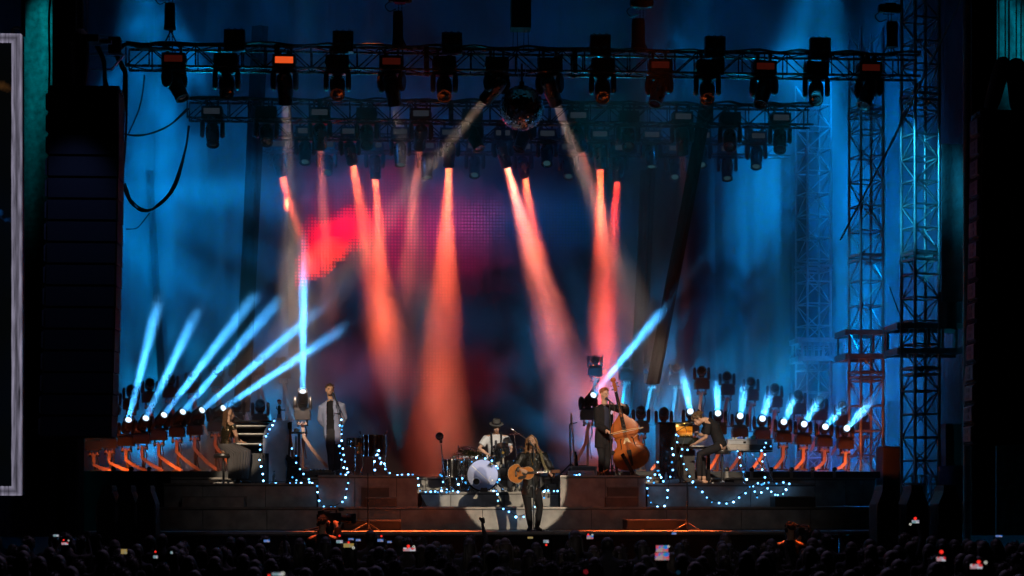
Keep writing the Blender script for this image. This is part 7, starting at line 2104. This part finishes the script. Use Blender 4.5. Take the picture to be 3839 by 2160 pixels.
S('bulbs at the outer corner down to the drum platform', [(1569, 1820), (1576, 1843), (1596, 1843), (1617, 1844), (1632, 1843), (1640, 1844), (1655, 1843), (1673, 1843), (1687, 1844), (1699, 1841), (1716, 1843)], 36.3)
S('bulb loop hanging between the seated woman and blue jacket platforms', [(1188, 1825), (1190, 1848), (1198, 1880), (1212, 1901), (1242, 1901), (1256, 1901), (1284, 1883), (1294, 1865), (1301, 1831), (1306, 1809), (1304, 1773)], 35.82)
S('bulbs running down the curve of the pale end panel', [(1027, 1576), (1023, 1597), (1009, 1611), (1006, 1625), (995, 1638), (974, 1668), (977, 1688), (974, 1724), (977, 1746), (984, 1778), (987, 1800)], 36.75)
S('bulbs along the edge under the black electric guitar', [(1010, 1812), (1034, 1811), (1087, 1812), (1111, 1813), (1129, 1812), (1158, 1809), (1170, 1811), (1158, 1795), (1138, 1780)], 36.05)
S('bulbs wound round the black electric guitar', [(1094, 1681), (1109, 1710), (1111, 1734), (1125, 1761), (1098, 1790), (1112, 1800)], 36.5)
S('bulbs draped over the bass drum hoop', [(1730, 1733), (1768, 1730), (1786, 1719), (1820, 1721), (1843, 1730), (1862, 1747), (1868, 1757), (1870, 1800), (1866, 1806), (1852, 1840), (1860, 1841), (1864, 1852)], 37.0)
S('bulbs clustered on the floor tom legs', [(1653, 1779), (1655, 1786), (1660, 1808), (1720, 1817), (1732, 1795), (1673, 1836), (1745, 1810)], 37.2)
S('bulb cable trailing from the drum platform across the singer shadow', [(1864, 1852), (1869, 1878), (1887, 1906), (1907, 1919), (1934, 1938), (1961, 1936), (1990, 1915), (2006, 1900), (2038, 1867), (2041, 1842)], 35.2)
S('bulbs along the drum platform edge beside the pale wedge', [(2041, 1842), (2057, 1841), (2077, 1842), (2091, 1842), (2112, 1842), (2140, 1830), (2152, 1828), (2137, 1808), (2151, 1807), (2154, 1782), (2163, 1782), (2171, 1782)], 36.0)
S('bulbs piled at the corner of the keyboard platform', [(2428, 1789), (2440, 1790), (2431, 1805), (2452, 1808), (2455, 1781), (2472, 1783), (2480, 1791), (2464, 1763), (2470, 1763), (2466, 1735), (2487, 1805)], 35.9)
S('bulb loop hanging low at the corner of the keyboard platform', [(2428, 1830), (2429, 1860), (2438, 1885), (2464, 1898), (2490, 1895), (2504, 1867), (2505, 1839), (2514, 1787), (2521, 1761), (2520, 1736), (2522, 1706), (2521, 1683), (2534, 1628)], 35.85)
S('bulbs falling down the keyboard player microphone stand', [(2543, 1633), (2541, 1660), (2556, 1687), (2577, 1688), (2555, 1711), (2565, 1738), (2572, 1761), (2584, 1787), (2598, 1806)], 36.05)
S('long swag of bulbs across the front of the keyboard platform', [(2598, 1806), (2608, 1829), (2632, 1845), (2650, 1865), (2670, 1881), (2698, 1887), (2725, 1886), (2749, 1881), (2769, 1865), (2794, 1847), (2811, 1828), (2823, 1821), (2842, 1811), (2855, 1816), (2863, 1812)], 35.88)
S('small swag of bulbs at the end of the keyboard platform', [(2830, 1844), (2839, 1867), (2853, 1847), (2877, 1832), (2890, 1845), (2906, 1854), (2916, 1857), (2934, 1851), (2948, 1834), (2960, 1812), (2938, 1811), (2912, 1811), (2883, 1811)], 35.85)
S('bulbs hanging from the stage piano', [(2872, 1658), (2864, 1678), (2890, 1671), (2856, 1690), (2868, 1705), (2860, 1732), (2858, 1761), (2866, 1790), (2863, 1812)], 36.3)
S('bulbs hanging behind the folding keyboard stand', [(2766, 1692), (2774, 1717), (2778, 1747), (2786, 1771), (2798, 1797), (2803, 1815)], 36.4)
# ================================================================== THE CROWD AND THE PIT
M_CROWD = [mat(f'crowd_cloth_{k}', c, .9, bump=.3) for k, c in enumerate(((.02, .02, .024), (.03, .025, .025), (.024, .026, .035), (.04, .03, .03)))]
M_CHAIR = [mat(f'crowd_hair_{k}', c, .55, vary=.3, scale=14) for k, c in enumerate(((.012, .010, .009), (.03, .018, .01), (.05, .032, .018), (.02, .014, .01)))]
def crowd_meshes(kind):
    """Seen from behind: body to the ground and hair (or cap); y is towards the stage."""
    rr = random.Random(100 + kind); h = (1.60, 1.68, 1.76, 1.64, 1.82, 1.71)[kind % 6]; w = (.19, .2, .215, .185, .22, .2)[kind % 6]
    mb = MB(); zs = h - .30
    mb.rsweep([(0, 0, .75), (0, .01, 1.0), (0, .0, zs - .18), (0, 0, zs - .02), (0, 0, zs + .05)], [(w * .85, .14), (w * .8, .13), (w * 1.0, .14), (w * .95, .11), (.075, .07)], 14, (1, 0, 0))
    for s in (-1, 1): mb.rsweep([(s * .09, 0, .78), (s * .10, .02, .45), (s * .10, 0, .06)], [.09, .065, .05], 10); mb.rsweep([(s * .1, 0, .04), (s * .11, .14, .035)], [.045, .035], 8)
    mb.sweep([(0, 0, zs), (0, .02, h - .2)], .058, 10)
    mb.ell((0, .02, h - .115), (.078, .098, .118), 14, 10)
    mb.ell((0, .075, h - .17), (.05, .05, .06), 10, 8)
    for s in (-1, 1): mb.ell((s * .082, .02, h - .13), (.012, .022, .032), 8, 6)
    raised = kind in (4, 6, 7, 8)
    for s in (-1, 1):
        a = Vector((s * w * .95, 0, zs - .04))
        if raised and (s > 0 or kind == 7):
            e = a + Vector((s * .10, .14, .02)) if kind != 8 else a + Vector((s * .06, .08, .26)); wr = e + Vector((-s * .06, .10, .24))
            mb.rsweep([a, e, wr], [.058, .045, .03], 10); hand(mb, wr, wr + Vector((-s * .01, .03, .18)), (0, 1, .1), .35 if kind != 8 else .05, 1.0 if kind == 8 else 0)
        else:
            e = a + Vector((s * .06, -.01, -.28)); wr = e + Vector((-s * .05, .16, -.16))
            mb.rsweep([a, e, wr], [.06, .046, .03], 10); hand(mb, wr, wr + Vector((-s * .05, .15, -.03)), (0, 0, -1), .5)
    body = remesh(mb, 'body', .022, 3)
    hb = MB()
    if kind in (1, 3, 5, 7):       # long hair
        hb.ell((0, .005, h - .10), (.088, .108, .112), 14, 10)
        hb.rsweep([(0, -.06, h - .1), (0, -.085, h - .25), (0, -.08, h - .40)], [(.088, .05), (.095, .045), (.07, .03)], 12, (1, 0, 0))
        for q in range(10): x = rr.uniform(-.09, .09); hb.rsweep([(x, -.09, h - .12), (x * 1.15, -.125, h - .3), (x * 1.2, -.11, h - .42 - .04 * rr.random())], .014, 6)
        hair = hb.mesh('hair', True)
    elif kind in (2,):
        hb.ell((0, .005, h - .09), (.086, .106, .098), 14, 10); hb.rsweep([(0, .09, h - .085), (0, .165, h - .10)], [(.07, .012), (.06, .008)], 10, (1, 0, 0)); hb.ell((0, 0, h + .01), .01, 8, 6)
        hair = hb.mesh('cap', True)
    else:
        hb.ell((0, -.002, h - .092), (.085, .104, .105), 14, 10)
        for q in range(40):
            th, ph = rr.uniform(0, 6.28), rr.uniform(.1, 1.6); n = Vector((math.sin(ph) * math.cos(th), math.sin(ph) * math.sin(th), math.cos(ph)))
            p = Vector((n.x * .083, n.y * .1, h - .092 + n.z * .102)); 
            if p.y > .05 and p.z < h - .06: continue
            hb.rsweep([p - n * .01, p + n * .012 + Vector((rr.uniform(-.015, .015), rr.uniform(-.01, .01), -.004))], [.014, .008], 6)
        hair = hb.mesh('hair', True)
    return body, hair, h
CROWD = [crowd_meshes(k) for k in range(9)]
def crowd_person(kind, x, Y, label, rz, group='audience members seen from behind', s=1.0, mk=0):
    b, h, H = CROWD[kind]
    key = (kind, mk)
    if key not in _cm:
        b2 = b.copy(); b2.materials.clear(); b2.materials.append(M_CROWD[mk % 4]); h2 = h.copy(); h2.materials.clear(); h2.materials.append(M_CHAIR[(mk + kind) % 4]); _cm[key] = (b2, h2)
    b2, h2 = _cm[key]
    t = thing('person', label, 'person', (x, Y, 0), rz, group); t.scale = (s, s, s)
    obj('body', b2, None, t); obj('cap' if kind == 2 else 'hair', h2, None, t)
    return t
_cm = {}
rc = random.Random(21)
LONG = 'long haired'; DESC = {0: 'short haired', 1: LONG, 2: 'capped', 3: LONG, 4: 'raised-arm short haired', 5: LONG, 6: 'raised-arm short haired', 7: 'raised-arms long haired', 8: 'hand-waving short haired'}
rows = [29.2, 28.3, 27.4, 26.4, 25.4, 24.3, 23.2, 22.0, 20.8, 19.5, 18.2, 16.8, 15.3, 13.8, 12.4]
n_cr = 0
SPOTS = []
for ri, Yc in enumerate(rows):
    halfw = 2050 * Yc / F_PX; cx = -math.sin(YAW) * 0 + math.tan(-YAW) * Yc
    x = cx - halfw + rc.uniform(0, .5)
    while x < cx + halfw:
        SPOTS.append((x, Yc + rc.uniform(-.3, .3), ri)); x += rc.uniform(.52, .92)
for (x, Yc, ri) in SPOTS:
    k = rc.choice((0, 0, 1, 1, 2, 3, 3, 5, 5, 0, 4, 6)) if ri > 1 else rc.choice((0, 1, 2, 3, 5, 0))
    if ri > 5 and k in (4, 6): k = 0
    d = DESC[k]
    crowd_person(k, x, Yc, f'{d} audience member standing in the dark crowd, seen from behind', rc.uniform(-.25, .25), f'{d} audience members in the dark crowd', rc.uniform(.95, 1.03), rc.randrange(4))
    n_cr += 1
def at_px(px, Y): return X(px, Y)
# people the picture lets one tell apart
crowd_person(1, at_px(2155, 27.0), 27.0, 'big haired audience member whose head covers the lip beyond the singer', 0, None, 1.10, 0)
crowd_person(0, at_px(1580, 27.5), 27.5, 'broad headed audience member whose head covers the lip near the drum side', .1, None, 1.085, 1)
crowd_person(2, at_px(1390, 28.0), 28.0, 'audience member in a pale capped hat below the empty microphone stand', 0, None, 1.04, 3)
crowd_person(8, at_px(1762, 28.6), 28.6, 'audience member raising an open hand against the lit lip', 0, None, .99, 1)
crowd_person(8, at_px(3390, 27.0), 27.0, 'audience member stretching a long arm up near the far edge', -.2, None, 1.02, 2)
crowd_person(5, at_px(3735, 27.0), 27.0, 'audience member with hair band at the far edge of the crowd', .1, None, 1.0, 2)

# phones held up in the crowd
def screen_mat(name, cols, strength):
    m = bpy.data.materials.new(name); m.use_nodes = True; nt = m.node_tree
    for n in list(nt.nodes): nt.nodes.remove(n)
    N, L = nt.nodes.new, nt.links.new
    o = N('ShaderNodeOutputMaterial'); e = N('ShaderNodeEmission'); tc = N('ShaderNodeTexCoord'); vo = N('ShaderNodeTexVoronoi'); vo.inputs['Scale'].default_value = 26
    L(tc.outputs['Object'], vo.inputs['Vector'])
    cr = N('ShaderNodeValToRGB'); cr.color_ramp.interpolation = 'LINEAR'; el = cr.color_ramp.elements
    while len(el) < len(cols): el.new(.5)
    for i, c in enumerate(cols): el[i].position = .15 + .7 * i / max(1, len(cols) - 1); el[i].color = (*c, 1)
    sp = N('ShaderNodeSeparateColor'); L(vo.outputs['Color'], sp.inputs[0]); L(sp.outputs[0], cr.inputs[0]); L(cr.outputs[0], e.inputs[0]); e.inputs[1].default_value = strength
    L(e.outputs[0], o.inputs[0]); return m
RED, BLU, TEA, PAL, YEL, WHT, DRK = (.8, .05, .06), (.02, .2, .7), (.05, .3, .35), (.45, .4, .55), (.5, .33, .08), (.7, .75, .8), (.02, .02, .03)
SCR = {'concert': screen_mat('phone_concert', (BLU, RED, TEA, (.7, .3, .25)), .75), 'pale': screen_mat('phone_pale', (PAL, WHT, TEA), .55), 'yellow': screen_mat('phone_yellow', (YEL, (.4, .35, .2), YEL), .55),
       'blue': screen_mat('phone_blue', (BLU, PAL, BLU), .6), 'redpale': screen_mat('phone_redpale', (RED, WHT, PAL, (.6, .25, .2)), .65)}
M_RED_LED = glow('red_led', (1.0, .03, .02), 1.0); M_WH_LED = glow('white_led', (.75, .75, .65), .7)
def phone(label, px, py, w, h, Y, scr, led=None, led2=None, hands=True):
    p = W(px, py, Y); m = MPP(Y); t = thing('phone', label, 'phone', p)
    W_, H_ = w * m, h * m
    obj('case', MB().box((0, .006, 0), (W_ + .012, .012, H_ + .012)), M_BLACK, t)
    obj('screen', MB().box((0, -.002, 0), (W_, .004, H_)), SCR[scr], t)
    if led: obj('record_button', MB().lathe([(0, 0), (led[2] * m / 2, 0), (led[2] * m / 2, .004), (0, .004)], 12, ((led[0] - px) * m, -.004, (py - led[1]) * m), Matrix.Rotation(R(90), 3, 'X')), M_RED_LED, t)
    if led2: obj('shutter_button', MB().lathe([(led2[2] * m * .25, 0), (led2[2] * m / 2, 0), (led2[2] * m / 2, .004), (led2[2] * m * .25, .004)], 14, ((led2[0] - px) * m, -.004, (py - led2[1]) * m), Matrix.Rotation(R(90), 3, 'X')), M_WH_LED, t)
    if led or led2:
        xs = [0] + [(q[0] - px) * m for q in (led, led2) if q]; zs = [0] + [(py - q[1]) * m for q in (led, led2) if q]
        obj('bezel', MB().span((min(xs) - .02, .003, min(zs) - .02), (max(xs) + .02, .010, max(zs) + .02)), M_BLACK, t)
PH = [('phone showing a bright concert picture, upper of two stacked phones', 2482, 2058, 46, 26, 20.5, 'concert', None, (2506, 2049, 9)),
      ('phone showing a dimmer concert picture, lower of two stacked phones', 2482, 2086, 52, 28, 18.5, 'concert', None, None),
      ('small phone with red record light just under the lit lip', 2212, 2014, 25, 14, 26.0, 'concert', (2205, 2004, 8), (2221, 2005, 7)),
      ('phone with pale screen and red light under the lip near the drum side', 1535, 2060, 46, 13, 24.0, 'redpale', (1531, 2048, 12), (1551, 2050, 10)),
      ('phone with a yellow glowing screen below the camera operator', 1307, 2045, 38, 15, 24.0, 'yellow', (1307, 2034, 9), (1325, 2054, 10)),
      ('small pale phone below the camera operator', 1273, 2031, 24, 11, 26.0, 'pale', (1273, 2009, 8), None),
      ('small violet phone below the camera operator', 1316, 2022, 20, 8, 26.5, 'blue', None, None),
      ('small violet phone beside the violet phone', 1343, 2025, 18, 8, 26.5, 'blue', None, None),
      ('tilted bluish phone under the empty microphone stand', 1426, 2026, 22, 10, 26.5, 'blue', (1430, 2010, 8), None),
      ('tiny bluish phone beside the tilted bluish phone', 1460, 2032, 16, 7, 26.5, 'blue', None, None),
      ('small phone with blue screen near the covered speakers', 1000, 2028, 22, 9, 25.0, 'blue', None, None),
      ('small pale phone at the dark corner by the side screen', 210, 2008, 20, 8, 26.0, 'pale', None, None),
      ('small pale phone with red dot below the dark corner phone', 243, 2038, 24, 9, 25.0, 'redpale', (239, 2025, 6), (257, 2027, 6)),
      ('phone with a yellow picture low in the dark corner', 465, 2068, 22, 18, 22.0, 'yellow', None, None),
      ('small phone with red dot below the seated woman', 583, 2088, 16, 10, 22.0, 'pale', (583, 2069, 7), None),
      ('tiny pale phone held low beside the seated woman side', 643, 2072, 8, 9, 23.0, 'pale', None, None),
      ('small phone with red picture below the singer', 2047, 2030, 20, 11, 25.5, 'pale', (2048, 2043, 8), None),
      ('tiny phone with orange screen under the singer feet', 1988, 2016, 20, 7, 26.5, 'yellow', None, None),
      ('small violet phone under the orange lit stand legs', 2527, 2000, 18, 8, 26.5, 'blue', None, None),
      ('bright phone with red light high at the far edge', 3432, 1956, 28, 12, 26.0, 'pale', (3431, 1944, 12), (3412, 1966, 9)),
      ('phone with white screen and big red light low at the far edge', 3528, 2096, 34, 16, 18.0, 'redpale', (3529, 2069, 15), None),
      ('phone with red and white screen low at the far corner', 3660, 2124, 46, 17, 17.0, 'redpale', (3669, 2107, 14), (3696, 2109, 12)),
      ('small cyan phone at the far edge of the crowd', 3745, 2010, 26, 7, 26.0, 'blue', None, None),
      ('phone with pale screen at the bottom edge of the crowd', 1040, 2153, 40, 10, 15.0, 'pale', (1009, 2158, 9), (1060, 2151, 14))]
for a in PH: phone(*a)
for lab, px, py, r, Y in (('small glowing red ring light low in the crowd', 2196, 2144, 15, 16.0), ('faint blue ring light low in the crowd', 2542, 2146, 13, 16.0)):
    t = thing('ring_light', lab, 'light', W(px, py, Y)); m = MPP(Y)
    obj('ring', MB().lathe([(r * m * .32, 0), (r * m * .5, 0), (r * m * .5, .01), (r * m * .32, .01)], 18, (0, 0, 0), Matrix.Rotation(R(90), 3, 'X')), glow('red_ring', (.7, .03, .05), .35) if 'red' in lab else glow('blue_ring', (.02, .12, .25), .25), t)
    obj('housing', MB().lathe([(0, 0), (r * m * .3, 0), (r * m * .3, .008), (0, .008)], 14, (0, .0, 0), Matrix.Rotation(R(90), 3, 'X')), M_BLACK, t)

# pit barrier and camera operators
t = thing('crowd_barrier', 'long dark steel barrier between crowd and pit', 'barrier', (0, 30.2, 0))
xa, xb = X(430, 30.2), X(3500, 30.2)
for k in range(16):
    a, b = lerp(xa, xb, k / 16), lerp(xa, xb, (k + 1) / 16)
    obj('panel', MB().span((a + .01, 0, .05), (b - .01, .04, 1.1)), M_DALU, t); obj('top_rail', MB().span((a + .01, -.05, 1.102), (b - .01, .08, 1.16)), M_DALU, t)
def operator(label, px, head_px, Y, cam_px, facing, ped):
    z = ped; hd = W(head_px[0], head_px[1], Y)
    t = person(label, Y, px, 0.0)
    L_ = lambda p, r, dy=0: W(p, r, Y + dy) - Vector(t.location)
    hx, hy = head_px
    J = dict(pel=L_(hx, hy + 165), chest=L_(hx, hy + 95), neck=L_(hx, hy + 42), head=L_(hx, hy), shL=L_(hx - 42, hy + 60), shR=L_(hx + 42, hy + 60),
        elL=L_(hx - 55, hy + 100, .15), wrL=L_(cam_px[0] - 20, cam_px[1] + 22, .30), haL=L_(cam_px[0] - 4, cam_px[1] + 4, .36), elR=L_(hx + 60, hy + 96, .15), wrR=L_(cam_px[0] + 24, cam_px[1] + 24, .30), haR=L_(cam_px[0] + 10, cam_px[1] + 2, .36),
        hipL=L_(hx - 20, hy + 180), hipR=L_(hx + 20, hy + 180), knL=L_(hx - 22, hy + 270), knR=L_(hx + 22, hy + 270))
    for s, sx in (('L', -.11), ('R', .11)): J['an' + s] = Vector((sx, 0, .09)); J['to' + s] = Vector((sx, .16, 0)); J['kn' + s] = Vector((sx, .02, .5)); J['hip' + s] = Vector((sx, 0, .92))
    J['pel'] = Vector((0, 0, .98)); 
    J.update(face=facing, up=(0, 0, 1), pnL=(0, 1, 0), pnR=(0, 1, 0), curlL=.8, curlR=.8)
    me, c, M3 = body_mesh(J, 'body', voxel=.016); obj('body', me, M_SKIN2, t)
    obj('shirt', cloth_top(J, 'shirt', .02, 1.0, .12, .018), M_DARKCLOTH, t); obj('trousers', cloth_legs(J, 'trousers', .014, .97, .018), M_DARKCLOTH, t)
    for s in 'LR': shoe(t, J['an' + s], J['to' + s])
    short_hair(t, c, M3, M_CHAIR[1], 1.0, .012, seed=3)
    hp = obj('headset', MB().sweep(cat_rom([c + M3 @ Vector((-.09, 0, 0)), c + M3 @ Vector((-.07, 0, .10)), c + M3 @ Vector((0, 0, .14)), c + M3 @ Vector((.07, 0, .10)), c + M3 @ Vector((.09, 0, 0))], 5), .010, 7), M_BLACK, t, smooth=True)
    for sx in (-1, 1): obj('ear_cup', MB().ell(c + M3 @ Vector((sx * .092, 0, -.01)), (.022, .04, .045), 12, 8, M3), M_BLACK, hp, smooth=True)
    return t
def video_camera(label, loc, rz, post=True):
    t = thing('video_camera', label, 'video camera', loc, rz)
    obj('body', MB().box((0, 0, 0), (.16, .36, .20)), M_BLACK, t)
    obj('lens', MB().lathe([(.055, 0), (.06, .02), (.06, .16), (.075, .2), (.075, .26), (.05, .26)], 18, (0, .18, .0), Matrix.Rotation(R(-90), 3, 'X')), M_BLACKG, t, smooth=True)
    obj('matte_box', MB().box((0, .46, 0), (.2, .05, .17)), M_BLACK, t)
    obj('top_handle', MB().sweep(cat_rom([(0, -.14, .10), (0, -.12, .16), (0, .12, .16), (0, .14, .10)], 5), .018, 8), M_BLACK, t, smooth=True)
    obj('viewfinder', MB().box((-.13, .0, .08), (.10, .14, .09)), M_BLACK, t); obj('hood', MB().box((-.13, -.09, .08), (.12, .05, .11)), M_BLACK, t)
    obj('battery', MB().box((0, -.21, .0), (.10, .055, .15)), M_BLACK, t)
    obj('top_light', MB().box((.03, .22, .16), (.08, .05, .05)), M_BLACK, t)
    for sx in (-1, 1): obj('pan_bar', MB().sweep([(sx * .06, -.05, -.13), (sx * .16, -.42, -.2)], .014, 7), M_BLACK, t, smooth=True)
    obj('pan_head', MB().lathe([(.05, -.24), (.08, -.2), (.08, -.12), (.06, -.102)], 14), M_BLACK, t, smooth=True)
    obj('pedestal', MB().sweep([(0, 0, -.24), (0, 0, -loc[2] + .05)], .05, 12), M_BLACK, t, smooth=True)
    for a in (90, 210, 330): obj('leg', MB().sweep([(0, 0, -loc[2] + .5), (.4 * math.cos(R(a)), .4 * math.sin(R(a)), -loc[2] + .02)], .022, 8), M_BLACK, t, smooth=True)
operator('camera operator in the pit before the blue jacket man, hand on the lens', 1218, (1210, 1962), 31.0, (1240, 1948), (.4, 1, .05), 0)
video_camera('black video camera with orange lit handle in the pit', W(1236, 1945, 31.5), R(-52))
operator('camera operator with headset lit orange at the far end of the pit', 2962, (2962, 1985), 31.0, (3010, 2004), (-.55, .8, -.1), 0)
video_camera('black video camera beside the orange lit operator', W(3016, 2008, 31.4), R(20))
# the glowing surfaces are seen and bounced, but only the lamps are sampled as light sources
for m in bpy.data.materials:
    if m.use_nodes and any(n.type == 'EMISSION' for n in m.node_tree.nodes):
        if not m.name.endswith('_bulb'): m.cycles.emission_sampling = 'NONE'
